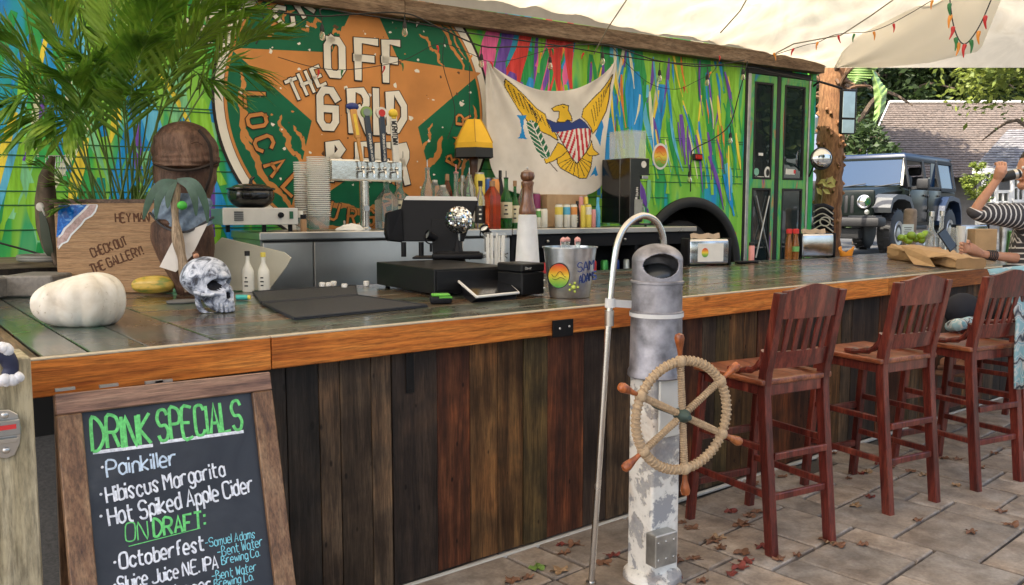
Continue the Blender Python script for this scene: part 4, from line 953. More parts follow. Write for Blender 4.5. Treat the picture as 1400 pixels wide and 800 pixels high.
def fold(s, z):
    d1 = hypot(s-AL[0], z-AL[1]); t1 = atan2(AL[1]-z, s-AL[0]); d2 = hypot(s-AR[0], z-AR[1]); t2 = atan2(AR[1]-z, AR[0]-s)
    return .022*sin(t1*17)*math.exp(-d1*1.5)*min(1, d1*5)+.016*sin(t2*15)*math.exp(-d2*2.2)*min(1, d2*5)+.012*sin(s*11+z*4)+.035*sin((z-1.6)*2.4)
def flag_pt(u, v): s, z = flag_sz(u, v); return BW(s, FO-.06+fold(s, z), z)
def inpoly(x, y, P):
    c = False; j = len(P)-1
    for i in range(len(P)):
        if (P[i][1] > y) != (P[j][1] > y) and x < (P[j][0]-P[i][0])*(y-P[i][1])/(P[j][1]-P[i][1])+P[i][0]: c = not c
        j = i
    return c
def segd(x, y, a, b2):
    dx, dy = b2[0]-a[0], b2[1]-a[1]; t = max(0, min(1, ((x-a[0])*dx+(y-a[1])*dy)/(dx*dx+dy*dy+1e-9))); return hypot(x-a[0]-t*dx, y-a[1]-t*dy)
YEL, OUT, BLU, RED, WHI, GRN, LBL = 1, 2, 3, 4, 5, 6, 7
LW = [(130, 118), (190, 165), (255, 222), (330, 290), (375, 318), (386, 360), (412, 398), (440, 440), (448, 470), (400, 440), (330, 410), (270, 360), (215, 290), (170, 215), (138, 160)]
RW = [(752, 92), (742, 150), (738, 230), (725, 300), (705, 350), (680, 400), (650, 432), (640, 400), (610, 360), (582, 335), (592, 290), (640, 240), (690, 185), (725, 130)]
HD = [(415, 285), (440, 270), (470, 262), (500, 272), (502, 298), (520, 330), (528, 360), (500, 352), (484, 366), (440, 362), (455, 335), (452, 302), (425, 300)]
TAIL = [(450, 560), (480, 520), (600, 500), (640, 560), (625, 630), (600, 690), (565, 690), (520, 665), (460, 630), (443, 600)]
LGS = [(450, 480), (480, 500), (500, 530), (470, 560), (420, 590), (370, 605), (362, 580), (405, 560), (430, 520)]
RGS = [(640, 470), (650, 520), (685, 550), (660, 558), (620, 560), (600, 540), (630, 500)]
SH = [(385, 348), (430, 366), (480, 370), (500, 356), (525, 370), (570, 345), (600, 365), (640, 415), (632, 470), (600, 540), (548, 605), (520, 570), (488, 510), (440, 425), (405, 390)]
SHB = [(385, 348), (430, 366), (480, 370), (500, 356), (525, 370), (570, 345), (600, 365), (630, 400), (560, 402), (480, 418), (415, 424), (400, 385)]
OL = [(292, 350), (330, 372), (352, 420), (372, 470), (395, 520), (405, 555), (385, 578), (345, 570), (315, 530), (290, 470), (268, 410), (262, 370)]
LV = [(200, 325), (265, 325), (262, 340), (250, 345), (238, 400), (252, 455), (266, 465), (210, 458), (222, 448), (228, 400), (218, 345)]
LI = [(665, 440), (690, 380), (705, 350), (715, 390), (708, 420), (695, 505), (682, 470)]
LA = [(620, 680), (655, 618), (668, 672), (650, 678), (645, 665)]
feath = []
for k in range(9):
    t = k/8; feath.append(((150+t*230, 150+t*200), (160+t*200+40, 215+t*170+35-20*t)))
for k in range(5): feath.append(((200+k*38, 178+k*40), (330-k*2, 330+k*14)))
for k in range(9): t = k/8; feath.append(((748-t*110, 120+t*170), (732-t*70, 165+t*220)))
for k in range(10): a = radians(200+k*15.5); feath.append(((545, 560), (545+110*cos(a), 570-118*sin(a)*.98)))
BX = {}
def bbx(P): return (min(p[0] for p in P)-4, min(p[1] for p in P)-4, max(p[0] for p in P)+4, max(p[1] for p in P)+4)
SHAPES = [(LW, YEL, 1), (RW, YEL, 1), (TAIL, YEL, 1), (LGS, YEL, 1), (RGS, YEL, 1), (HD, YEL, 1), (SH, RED, 1), (SHB, BLU, 0), (OL, GRN, 0), (LV, LBL, 0), (LI, LBL, 0), (LA, LBL, 0)]
BXS = [bbx(s_[0]) for s_ in SHAPES]
# plane coordinates back to enlargement coordinates
def to_img(s, z):
    P = BW(s, FO-.06, z)-EYE; fx, fy, rx, ry = cos(PSI), sin(PSI), sin(PSI), -cos(PSI); cp, sp = cos(PITCH), sin(PITCH)
    a = P.x*fx+P.y*fy; r = P.x*rx+P.y*ry; dep = a*cp-P.z*sp; up = a*sp+P.z*cp
    return ((CXP+F*r/dep-660)*4.2105, (CYP-F*up/dep-80)*4.2105)
def flag_mat(u, v):
    s, z = flag_sz(u, v); x, y = to_img(s, z); res = 0
    if x < 120 or y < 80: return 0
    for (P, m_, ol), bb in zip(SHAPES, BXS):
        if not (bb[0] < x < bb[2] and bb[1] < y < bb[3]): continue
        ins = inpoly(x, y, P)
        if ins:
            res = m_
            if m_ == RED:
                c_ = x-(y-420)*(.0)+22*(-1 if (int((y-400)/46) % 2) else 1)*((y-400) % 46)/46
                res = RED if int((x-440+.32*(y-420)*(1 if x < 540 else -.2))/13) % 2 == 0 else WHI
            if m_ == GRN:
                ax = 290+(y-350)*.42; dd_ = abs(x-ax)
                if ((y+dd_*.9) % 34) < 9 or dd_ < 3: res = WHI
        if ol:
            for i in range(len(P)):
                if segd(x, y, P[i-1], P[i]) < 2.6: res = OUT; break
    if res == YEL:
        for a, c in feath:
            if segd(x, y, a, c) < 1.9: res = OUT; break
        if segd(x, y, (470, 275), (480, 285)) < 2: res = OUT
    if res == 0 and segd(x, y, (395, 598), (440, 648)) < 3: res = OUT
    return res
m, n, b = nodes('flag_cloth'); mp = coords(n, rnd=False); t1 = noi(n, mp, 400, 2); t2 = noi(n, mp, 6, 3)
r1 = ramp(n, [(.3, (.62, .58, .53)), (.7, (.74, .70, .65))]); n.links.new(t2.outputs[0], r1.inputs[0]); n.links.new(r1.outputs[0], b.inputs['Base Color']); b.inputs['Roughness'].default_value = .9; bump(n, b, t2.outputs[0], .15, .01)
FM = [MATS['flag_cloth'], flat('flag_yellow', (.80, .50, .03), .8), flat('flag_outline', (.05, .035, .02), .8), flat('flag_navy', (.02, .045, .2), .8), flat('flag_red', (.52, .03, .045), .8), flat('flag_white', (.72, .69, .64), .8), flat('flag_green', (.01, .13, .06), .8), flat('flag_blue', (.01, .24, .6), .8)]
q = G(); q.grid(flag_pt, 210, 200, mfn=flag_mat)
fl = q.build('hanging_flag', FM, None, 180); tag(fl, 'white cloth flag with yellow eagle and striped shield hung by its corners on the bus', 'flag')
md = fl.modifiers.new('thick', 'SOLIDIFY'); md.thickness = .001; md.offset = 1
# ================================================================ things on the bar
ZB = 1.0695
# white squat pumpkin
P = onz(108, 446, 1.07); P = Vector((P.x+.02, P.y+.05, 0)); K = scale_at(P)
c0 = face(108, 412.5, P[:2])
g = G(); n_, m_ = 64, 28
for j in range(m_+1):
    t = pi*j/m_
    for k in range(n_):
        a = 2*pi*k/n_; rib = 1-.085*abs(cos(a*5.5))**5
        x = cos(a)*sin(t); y = sin(a)*sin(t); z = -cos(t)
        sq = (abs(x)**2.4+abs(y)**2.4+abs(z)**2.4)**(1/2.4)
        x, y, z = x/sq*rib, y/sq*rib, z/sq
        z2 = z*(.86+.16*x) + .09*x*(.5+.5*z); z2 -= .2*math.exp(-((x+.3)**2+y*y)/.07)*(z > 0)
        y2 = y*.85
        v = Matrix.Rotation(VA, 3, 'Z') @ Vector((x*65.5*K*.91, y2*65*K*.85, 0)); zz = z2*44*K
        g.v.append(Vector((c0.x+v.x, c0.y+v.y, max(ZB, c0.z+zz-.0))))
for j in range(m_):
    for k in range(n_): g.f.append((j*n_+k, j*n_+(k+1) % n_, (j+1)*n_+(k+1) % n_, (j+1)*n_+k)); g.m.append(0)
m, n, b = nodes('white_pumpkin'); mp = coords(n, rnd=False); t1 = noi(n, mp, 9, 6, .5); t2 = noi(n, mp, 45, 5, 1.0)
r1 = ramp(n, [(.3, (.52, .46, .37)), (.5, (.68, .63, .54)), (.7, (.78, .75, .68))]); n.links.new(t1.outputs[0], r1.inputs[0])
r2 = ramp(n, [(.26, (.5, .42, .3)), (.36, (1, 1, 1))]); n.links.new(t2.outputs[0], r2.inputs[0])
n.links.new(mix(n, 1.0, r1.outputs[0], r2.outputs[0], 'MULTIPLY'), b.inputs['Base Color']); b.inputs['Roughness'].default_value = .42; setp(b, 'Subsurface Weight', .1); setp(b, 'Subsurface Radius', (.02, .015, .01)); bump(n, b, t2.outputs[0], .3, .003)
o = g.build('white_pumpkin', MATS['white_pumpkin'], None, 180); tag(o, 'squat white ribbed pumpkin on the left end of the bar', 'pumpkin')

# engraved gallery board
PB = (1.27, 1.80)
wood('bamboo', (.30, .16, .075), (.40, .235, .115), (.48, .30, .16), axis=0, s=9, rough=.45, st=30, knots=False, bp=.1)
bl = [face(x, y, PB) for x, y in ((82, 402), (80, 277), (207, 277), (234, 392))]
VU, VN = Vector((cos(VA), sin(VA), 0)), Vector((sin(VA), -cos(VA), 0))
zb_ = ZB+.001; A0 = face(81, 400, PB); A1 = face(236, 400, PB); zt_ = face(81, 278, PB).z
gb = thing('engraved_board', 'bamboo board with burnt lettering and a blue resin wave corner behind the pumpkin', 'sign', Vector((A0.x, A0.y, ZB)), VA)
q = G(); cc = (A0+A1)/2; q.box(Vector((cc.x, cc.y, (zb_+zt_)/2)), ((A1-A0).length, .018, zt_-zb_), rz=VA, bev=.004, seg=2); q.build('panel', MATS['bamboo'], gb)
q = G(); q.box(Vector((cc.x, cc.y, zt_+.007))-VN*.03, ((A1-A0).length+.06, .06, .028), rz=VA, bev=.003); o = q.build('plank_rim', wood('rim_wood', (.05, .03, .02), (.12, .075, .05), (.2, .13, .09), axis=0, s=4)); tag(o, 'dark brown wooden planter rim just above the engraved board', 'planter edge')
fr = lambda x, y, l=.0: face(x, y, (PB[0]+VN.x*(.0095+l), PB[1]+VN.y*(.0095+l)))
def decal(pts, name, mt, par, l=.001): q = G(); q.add([fr(x, y, l) for x, y in pts]+[fr(x, y, l+.0008) for x, y in pts], [tuple(range(len(pts)))[::-1], tuple(range(len(pts), 2*len(pts)))]+[(k, (k+1) % len(pts), len(pts)+(k+1) % len(pts), len(pts)+k) for k in range(len(pts))]); return q.build(name, mt, par)
flat('foam_white', (.75, .78, .8), .2); mat('resin_sand', (.45, .32, .3), .3, var=.35, ns=60); 
m, n, b = nodes('resin_sea'); mp = coords(n, rnd=False); t1 = noi(n, mp, 30, 5, 1.5); r1 = ramp(n, [(.35, (.005, .07, .35)), (.55, (.01, .17, .6)), (.72, (.25, .5, .8))]); n.links.new(t1.outputs[0], r1.inputs[0]); n.links.new(r1.outputs[0], b.inputs['Base Color']); b.inputs['Roughness'].default_value = .08
e1 = [(134, 282), (131, 290), (126, 296), (117, 301), (112, 308), (104, 316), (98, 322), (93, 331), (86, 334), (80, 341)]
decal([(80, 279.5)]+[(133, 279.5)]+e1, 'resin_foam', MATS['foam_white'], gb, .001)
decal([(80, 280)]+[(131, 280)]+[(x-2, y-1.5) for x, y in e1], 'resin_sand', MATS['resin_sand'], gb, .0022)
e2 = [(122, 281), (117, 287), (111, 293), (104, 299), (98, 306), (90, 313), (86, 321), (80, 326)]
decal([(80, 280.5)]+e2, 'resin_foam', MATS['foam_white'], gb, .0034)
decal([(80, 281)]+[(x-3, y-1) for x, y in e2], 'resin_sea', MATS['resin_sea'], gb, .0046)
flat('burnt', (.09, .035, .015), .8)
q = G()
def wpx(q, text, x0, y0, x1, y1, hpx, r, frf, N=None, sq=False, jit=.15, mi=0):
    A = frf(x0, y0); B = frf(x1, y1); U = (B-A).normalized(); K = scale_at(A); h = hpx*K
    N = N or VN; V = N.cross(U).normalized(); wk = (B-A).length/text_w(text, h)
    write(q, text, A, U, V, h, r, mi=mi, wk=wk, jit=jit, N=N, sq=sq)
wpx(q, 'HEY MAN', 158, 304, 206, 303, 12, .0046, fr)
wpx(q, 'CHECK OUT', 127, 352, 176, 334, 12, .0044, fr); wpx(q, 'THE GALLERY!', 126, 374, 198, 347, 12, .0046, fr)
q.build('burnt_lettering', MATS['burnt'], gb)['kind'] = 'stuff'

# planter pot behind with palm
PP = Vector((1.15, 2.15, 0)); 
palm = thing('areca_palm', 'bushy green areca palm with arching feathery fronds behind the engraved board', 'plant', (PP.x, PP.y, ZB))
q = G(); q.lathe([(.12, 0), (.17, .19), (.18, .2), (.16, .2), (.155, .17), (.0001, .165)], (PP.x, PP.y, ZB), 24); q.build('pot', mat('dark_pot', (.03, .028, .028), .5), palm, True)
m, n, b = nodes('palm_leaf'); mp = coords(n); t1 = noi(n, mp, 7, 3); r1 = ramp(n, [(.3, (.045, .12, .014)), (.5, (.12, .26, .028)), (.72, (.30, .44, .06))]); n.links.new(t1.outputs[0], r1.inputs[0])
tr = n.nodes.new('ShaderNodeBsdfTranslucent'); ms = n.nodes.new('ShaderNodeMixShader'); ms.inputs[0].default_value = .3
n.links.new(r1.outputs[0], b.inputs['Base Color']); n.links.new(r1.outputs[0], tr.inputs[0]); b.inputs['Roughness'].default_value = .38
n.links.new(b.outputs[0], ms.inputs[1]); n.links.new(tr.outputs[0], ms.inputs[2]); n.links.new(ms.outputs[0], n.nodes['Material Output'].inputs[0])
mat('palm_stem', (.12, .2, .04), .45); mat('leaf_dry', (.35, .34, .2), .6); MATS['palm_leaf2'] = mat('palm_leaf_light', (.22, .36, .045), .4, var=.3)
def frond(base, mid, tip, L, n_=26, side=.34, dry=False, mt='palm_leaf'):
    """arching stem with two rows of narrow leaflets"""
    g = G(); cur = catmull([base, base.lerp(mid, .5)+Vector((0, 0, .02)), mid, mid.lerp(tip, .55)+Vector((0, 0, .03)), tip], 6); N = len(cur)
    g.tube(cur, [.006-.0045*i/N for i in range(N)], 5, 1)
    i0 = int(N*.42)
    for i in range(n_):
        t = i0/N+(1-i0/N)*(i/(n_-1))*.99; x = t*(N-1); a = int(x); P = cur[a].lerp(cur[min(a+1, N-1)], x-a); T = (cur[min(a+1, N-1)]-cur[max(a-1, 0)]).normalized()
        S = T.cross(Vector((0, 0, 1))); S = S.normalized() if S.length > .05 else Vector((1, 0, 0))
        Up = S.cross(T).normalized(); q_ = i/(n_-1); ll = L*(.5+.9*sin(pi*(q_*.75+.18)))*R.uniform(.85, 1.1)*.8
        for sg in (-1, 1):
            if R.random() < .05: continue
            D = (T*(.95+.5*q_)+S*sg*(.85-.45*q_)+Up*R.uniform(.0, .35)).normalized(); W = D.cross(Up).normalized()*R.uniform(.0105, .0155)
            P1_ = P+D*ll*.35; P2_ = P+D*ll*.7+Vector((0, 0, -.05*ll-R.uniform(0, .1)*ll)); P3_ = P+D*ll*.98+Vector((0, 0, -.22*ll*R.uniform(.2, 1.2)))
            g.add([P, P1_-W+Up*.002, P1_+W+Up*.002, P2_-W*.8, P2_+W*.8, P3_, P1_-Up*.003, P2_-Up*.003], [(0, 1, 6), (0, 6, 2), (1, 3, 7, 6), (6, 7, 4, 2), (3, 5, 7), (7, 5, 4)], 0)
    return g
def tgt(px, py, d): # a point seen at px,py at the plane through PP moved d towards the camera
    q_ = PP+VN*d; return face(px, py, (q_.x, q_.y))
FR = [(365, 46, .25, 300, 90), (330, 20, .1, 262, 62), (300, 5, .3, 240, 60), (262, -40, .0, 215, 60), (225, -60, .2, 190, 70), (180, -60, -.1, 165, 60), (140, -70, .15, 150, 50), (95, -40, .1, 120, 70), (60, 10, .3, 95, 95), (25, -40, .0, 85, 70), (0, 55, .3, 60, 100), (-30, 10, .1, 45, 90), (10, 150, .35, 60, 130), (-25, 110, .2, 40, 120), (45, 175, .4, 80, 150), (300, 120, .15, 250, 105), (270, 60, -.1, 215, 90), (200, 60, .4, 180, 120), (120, 90, .35, 135, 120), (90, 180, .4, 110, 160), (335, 100, -.1, 285, 95), (-30, 190, .3, 30, 150), (150, -20, .3, 160, 90), (60, -60, .2, 110, 80), (215, 10, .35, 195, 90), (290, 40, .35, 230, 110), (90, 110, .45, 115, 150), (240, -20, .1, 205, 100), (180, 130, .45, 170, 160), (-20, 60, .0, 50, 120)]
for i, (x, y, d, mx, my) in enumerate(FR):
    base = PP+Vector((R.uniform(-.1, .1), R.uniform(-.08, .08), ZB+.17)); 
    mt = 'palm_leaf_light' if i in (0, 1, 2, 25, 22) else 'palm_leaf'  # lighter leaf colour stands in for sun on these fronds
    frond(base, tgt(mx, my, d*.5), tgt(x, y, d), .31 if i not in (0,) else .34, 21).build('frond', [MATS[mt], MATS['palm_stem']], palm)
for i in range(9):   # short young stems
    a = R.uniform(0, 2*pi); base = PP+Vector((R.uniform(-.1, .1), R.uniform(-.08, .08), ZB+.17)); t_ = base+Vector((cos(a)*.3, sin(a)*.25, R.uniform(.25, .5)))
    frond(base, base.lerp(t_, .5)+Vector((0, 0, .1)), t_, .16, 12).build('frond', [MATS['palm_leaf'], MATS['palm_stem']], palm)

# curved palm boot painted with a heron, left of the board
bt = face(60, 290, (1.05, 2.25)); K = scale_at(bt); F0 = lambda x, y, d=0: face(x, y, (1.05+VN.x*d, 2.25+VN.y*d))
mat('bark_brown', (.11, .075, .05), .85, var=.35, ns=20, bp=.5)
g = G(); L_ = [(70, 214), (55, 240), (49, 275), (51, 310), (60, 340), (76, 362)]; Rr = [(74, 214), (72, 240), (76, 275), (80, 310), (81, 340), (80, 364)]
def boot(u, v):
    t = v*(len(L_)-1); i = min(int(t), len(L_)-2); f = t-i
    a = (L_[i][0]+(L_[i+1][0]-L_[i][0])*f, L_[i][1]+(L_[i+1][1]-L_[i][1])*f); c = (Rr[i][0]+(Rr[i+1][0]-Rr[i][0])*f, Rr[i][1]+(Rr[i+1][1]-Rr[i][1])*f)
    return F0(a[0]+(c[0]-a[0])*u, a[1]+(c[1]-a[1])*u, .05*sin(pi*u))
g.grid(boot, 10, 24); bo = g.build('palm_husk', MATS['bark_brown'], None, 180); tag(bo, 'curved brown palm husk painted with a white headed bird, left of the engraved board', 'husk')
md = bo.modifiers.new('t', 'SOLIDIFY'); md.thickness = .008
q = G(); q.ball(F0(55, 283, .055), 6*K, 12, 8, sc=(1, .4, 1.0), rot=Matrix.Rotation(VA, 4, 'Z')); q.tube([F0(57, 284, .06), F0(60, 290, .06), F0(62, 297, .055)], [.008, .006, .002], 6); q.build('painted_head', flat('bird_white', (.6, .56, .5)), bo, True)
q = G(); q.tube(catmull([F0(56, 290, .055), F0(60, 305, .06), F0(63, 325, .06), F0(68, 345, .055), F0(74, 358, .03)], 4), [.012+.016*sin(pi*k/16) for k in range(17)], 8, flatn=VN, flatk=.2); q.build('painted_body', flat('bird_dark', (.03, .04, .02)), bo, True)
# wire cage fan behind
q = G()
for k in range(9): q.tube([F0(63+k*3.3, 213, -.12), F0(62+k*3.4, 240, -.12)], .0016, 4)
for y_ in (213, 222, 231, 240): q.tube([F0(62, y_, -.12), F0(91, y_, -.12)], .0022, 4)
o = q.build('wire_rack', MATS['steel_dull']); tag(o, 'small grey wire rack behind the palm stems', 'rack')
# hose coil
q = G(); cc = onz(62, 358, 1.21); pts = []
for k in range(41): a = 2*pi*k/20; pts.append(cc+Vector((cos(a)*.13, sin(a)*.22, .012+.012*(k/20))))
q.tube(pts, .011, 8); o = q.build('hose_coil', flat('hose_grey', (.2, .19, .17), .5), None, True); tag(o, 'short grey hose coiled on the ledge left of the engraved board', 'hose')
# black cable from ledge
q = G(); q.tube(catmull([BW(-2.4, .55, 1.62), BW(-1.9, .5, 1.45), BW(-1.35, .42, 1.27), BW(-1.2, .35, 1.215)], 6), .007, 6); o = q.build('cable', MATS['rubber'], None, True); tag(o, 'dark cable sloping down in front of the bus at far left', 'cable')
# grey concrete pavers stacked on the bar
mat('concrete', (.22, .2, .18), .9, var=.2, ns=50, bp=.5)
for (x, y, dx, dy, l) in ((-.02, 1.98, .26, .2, 'grey concrete block at the far left edge of the bar'), (.0, 0, 0, 0, '')):
    if dx: pass
pA = onz(38, 408, 1.07); pB = onz(12, 409, 1.07)
o = G().box((pA.x+.09, pA.y+.17, ZB+.055), (.24, .3, .105), rz=VA*.9, bev=.008).build('concrete_block', MATS['concrete']); tag(o, 'right grey concrete block beside the pumpkin, on the bar', 'block', 'concrete blocks')
o = G().box((pB.x-.09, pB.y+.12, ZB+.052), (.2, .3, .1), rz=VA*.9, bev=.008).build('concrete_block', MATS['concrete']); tag(o, 'left grey concrete block cut by the edge of the photo, on the bar', 'block', 'concrete blocks')
# slab the left block rests on: bar wing
G().box((.10, 2.2, 1.05), (.5, .8, .038), bev=.003).build('wing_board', MATS['bar_board_y2'], bar)
# gourds
def gourd(px, py, rx, ry, place, label, mt, nm='gourd', tilt=0):
    P = onz(*place, 1.07); c = face(px, py, P[:2]); K = scale_at(P); g = G(); n2, m2 = 30, 14
    Rm = Matrix.Rotation(VA, 3, 'Z') @ Matrix.Rotation(tilt, 3, 'Y')
    for j in range(m2+1):
        t = pi*j/m2
        for k in range(n2):
            a = 2*pi*k/n2; rib = 1-.08*abs(cos(a*4))**3
            v = Rm @ Vector((-cos(t)*rx*K, cos(a)*sin(t)**.8*ry*K*rib, sin(a)*sin(t)**.8*ry*K*rib)); g.v.append(Vector((c.x, c.y, 0))+v+Vector((0, 0, c.z)))
    for v in g.v: v.z = max(v.z, ZB)
    for j in range(m2):
        for k in range(n2): g.f.append((j*n2+k, j*n2+(k+1) % n2, (j+1)*n2+(k+1) % n2, (j+1)*n2+k)); g.m.append(0)
    o = g.build(nm, MATS[mt], None, 180); tag(o, label, 'gourd', 'gourds on the bar'); return o
m, n, b = nodes('gourd_skin'); mp = coords(n, (1, 1, 4)); t1 = noi(n, mp, 14, 4); r1 = ramp(n, [(.38, (.22, .25, .05)), (.5, (.55, .36, .06)), (.68, (.62, .46, .12))]); n.links.new(t1.outputs[0], r1.inputs[0]); n.links.new(r1.outputs[0], b.inputs['Base Color']); b.inputs['Roughness'].default_value = .35
gourd(210, 389, 30, 13, (210, 403), 'long yellow green striped gourd lying in front of the engraved board', 'gourd_skin', tilt=-.05)
gourd(243, 382, 6, 12, (243, 400), 'small upright yellow gourd beside the driftwood', 'gourd_skin', tilt=.1)

# carved coconut wood figure
PC = (1.42, 1.62); Fc = lambda x, y, d=0: face(x, y, (PC[0]+VN.x*d, PC[1]+VN.y*d)); K = scale_at(PC)
wood('carved_wood', (.035, .017, .011), (.10, .052, .034), (.2, .12, .08), axis=2, s=6, rough=.6, st=3, knots=False, bp=1.0)
cf = thing('carved_figure', 'big dark brown carved palm wood figure with a helmet shaped head and denim cloth', 'sculpture', Fc(250, 402))
def blob(outline, depth, name, mt, par, off=0, dents=None, n_=28, m_=16, smooth=True, nz=0):
    """rounded solid whose silhouette is left/right outline rows [(y, xl, xr)]"""
    g = G(); ys_ = outline
    for j in range(m_+1):
        t = j/m_*(len(ys_)-1); i = min(int(t), len(ys_)-2); f = t-i
        f2 = f
        y = ys_[i][0]+(ys_[i+1][0]-ys_[i][0])*f2; xl = ys_[i][1]+(ys_[i+1][1]-ys_[i][1])*f2; xr = ys_[i][2]+(ys_[i+1][2]-ys_[i][2])*f2
        A = Fc(xl, y, off); B = Fc(xr, y, off); c = (A+B)/2; r = (B-A).length/2
        for k in range(n_):
            a = 2*pi*k/n_; d = 1+nz*noise.noise(Vector((cos(a)*2, sin(a)*2, j*.35)))
            g.v.append(c+VU*cos(a)*r*d+VN*(-sin(a))*min(r, depth)*d)
    for j in range(m_):
        for k in range(n_): g.f.append((j*n_+k, j*n_+(k+1) % n_, (j+1)*n_+(k+1) % n_, (j+1)*n_+k)); g.m.append(0)
    g.f.append(tuple(range(n_))); g.m.append(0); g.f.append(tuple(m_*n_+k for k in range(n_))[::-1]); g.m.append(0)
    return g.build(name, MATS[mt], par, 60 if smooth else False)
blob([(290, 246, 252), (297, 222, 275), (306, 208, 288), (325, 207, 292), (345, 214, 291), (365, 226, 288), (385, 236, 280), (402, 243, 268)], .13, 'body', 'carved_wood', cf, m_=30, nz=.05)
blob([(222, 210, 296), (235, 209, 296), (250, 212, 293), (265, 220, 289), (280, 232, 284), (300, 240, 276)], .10, 'neck', 'carved_wood', cf, m_=20, off=-.03, nz=.05)
blob([(166, 248, 256), (169, 234, 268), (176, 222, 280), (187, 213, 290), (200, 209, 296), (213, 210, 298), (220, 209, 299), (227, 213, 296), (231, 225, 285)], .14, 'head', 'carved_wood', cf, m_=36, nz=.07)
q = G(); q.tube(catmull([Fc(272, 178, .11), Fc(285, 195, .12), Fc(289, 215, .11), Fc(288, 240, .1), Fc(278, 268, .08)], 5), .008, 6); q.tube(catmull([Fc(211, 224, .08), Fc(235, 232, .145), Fc(265, 232, .145), Fc(297, 222, .08)], 5), .008, 6); q.build('carved_line', flat('dark_groove', (.018, .01, .007), .8), cf, True)
q = G(); q.ball(Fc(236, 203, .115), .022, 10, 6, sc=(1.3, .5, 1)); q.ball(Fc(240, 190, .11), .03, 10, 6, sc=(.8, .4, 1.2)); q.tube(catmull([Fc(262, 196, .14), Fc(269, 194, .138), Fc(277, 198, .13)], 4), .004, 6); q.build('carved_face', MATS['carved_wood'], cf, True)
mat('denim', (.20, .26, .34), .9, var=.35, ns=30); flat('fabric_white', (.62, .58, .54), .9)
q = G(); q.grid(lambda u, v: Fc(210+u*78+3*sin(v*8), 272+v*34-8*sin(pi*u)*(1-v)+10*(v)*sin(pi*u), .10*sin(pi*u)+.05+.012*sin(u*26+v*16)), 36, 10); o2 = q.build('denim_cloth', MATS['denim'], cf, 180)
q = G(); q.tube(catmull([Fc(205, 291, .06), Fc(225, 311, .16), (Fc(255, 317, .17)), Fc(292, 297, .06)], 5), .006, 6); q.build('cord', flat('dark_cord', (.03, .03, .035)), cf, True)
q = G(); q.add([Fc(284, 305, .14), Fc(240, 322, .16), Fc(218, 365, .12), Fc(240, 372, .16), Fc(262, 350, .165)], [(0, 1, 2, 3, 4)]); o2 = q.build('white_cloth', MATS['fabric_white'], cf); o2.modifiers.new('t', 'SOLIDIFY').thickness = .003
# driftwood palm tree ornament
dw = thing('driftwood_palm', 'driftwood stick with green leather palm leaves and a green ball, leaning on the carved figure', 'ornament', Fc(258, 398, .2))
q = G(); q.tube(catmull([Fc(241, 252, .19), Fc(239, 285, .2), Fc(242, 320, .21), Fc(248, 350, .22), Fc(254, 375, .22), Fc(260, 398, .22)], 5), [.017+.005*sin(k*.7)+.014*k/26 for k in range(26)], 10); q.build('trunk', wood('driftwood', (.16, .1, .06), (.33, .24, .16), (.48, .38, .28), axis=2, s=6, rough=.8, st=8), dw, True)
mat('leather_green', (.05, .10, .07), .45, var=.3, ns=20)
for pts in (([(242, 248), (222, 250), (208, 266), (200, 285), (196, 300)]), [(242, 247), (226, 256), (216, 275), (213, 300)], [(242, 246), (262, 248), (274, 262), (282, 285), (284, 305)], [(243, 247), (258, 254), (266, 272), (268, 295)], [(240, 247), (232, 262), (229, 285)]):
    q = G(); c_ = catmull([Fc(x, y, .21+.02*sin(i)) for i, (x, y) in enumerate(pts)], 5); N = len(c_)
    q.tube(c_, [.004+.019*sin(pi*min(1, (k+1)/N)) for k in range(N)], 6, flatn=VN, flatk=.12); q.build('leaf', MATS['leather_green'], dw, True)
q = G(); q.ball(Fc(249, 281, .24), .023, 14, 10, sc=(1.05, .9, .95)); q.build('ball', mat('bright_green', (.06, .42, .05), .5), dw, True)
# little seated doll
dl = thing('small_doll', 'tiny doll in a blue shirt sitting between the driftwood and the skull', 'doll', Fc(270, 372, .22))
q = G(); q.lathe([(.008, 0), (.022, .006), (.026, .03), (.018, .05), (.006, .056)], Fc(272, 374, .24), 12, sx=1.1, sy=.7); q.tube([Fc(262, 358, .24), Fc(260, 367, .25), Fc(264, 374, .26)], .007, 6); q.tube([Fc(279, 358, .24), Fc(283, 366, .25), Fc(280, 372, .26)], .007, 6); q.build('shirt', flat('doll_blue', (.03, .05, .25)), dl, True)
q = G(); q.ball(Fc(268, 350, .24), .015, 12, 8); q.tube([Fc(264, 374, .26), Fc(259, 378, .26)], .006, 6); q.build('head', mat('skin_toy', (.45, .22, .13)), dl, True)
q = G(); q.ball(Fc(267, 347, .235), .0155, 12, 8, sc=(1, 1, .75)); q.build('hair', flat('doll_hair', (.07, .03, .015)), dl, True)

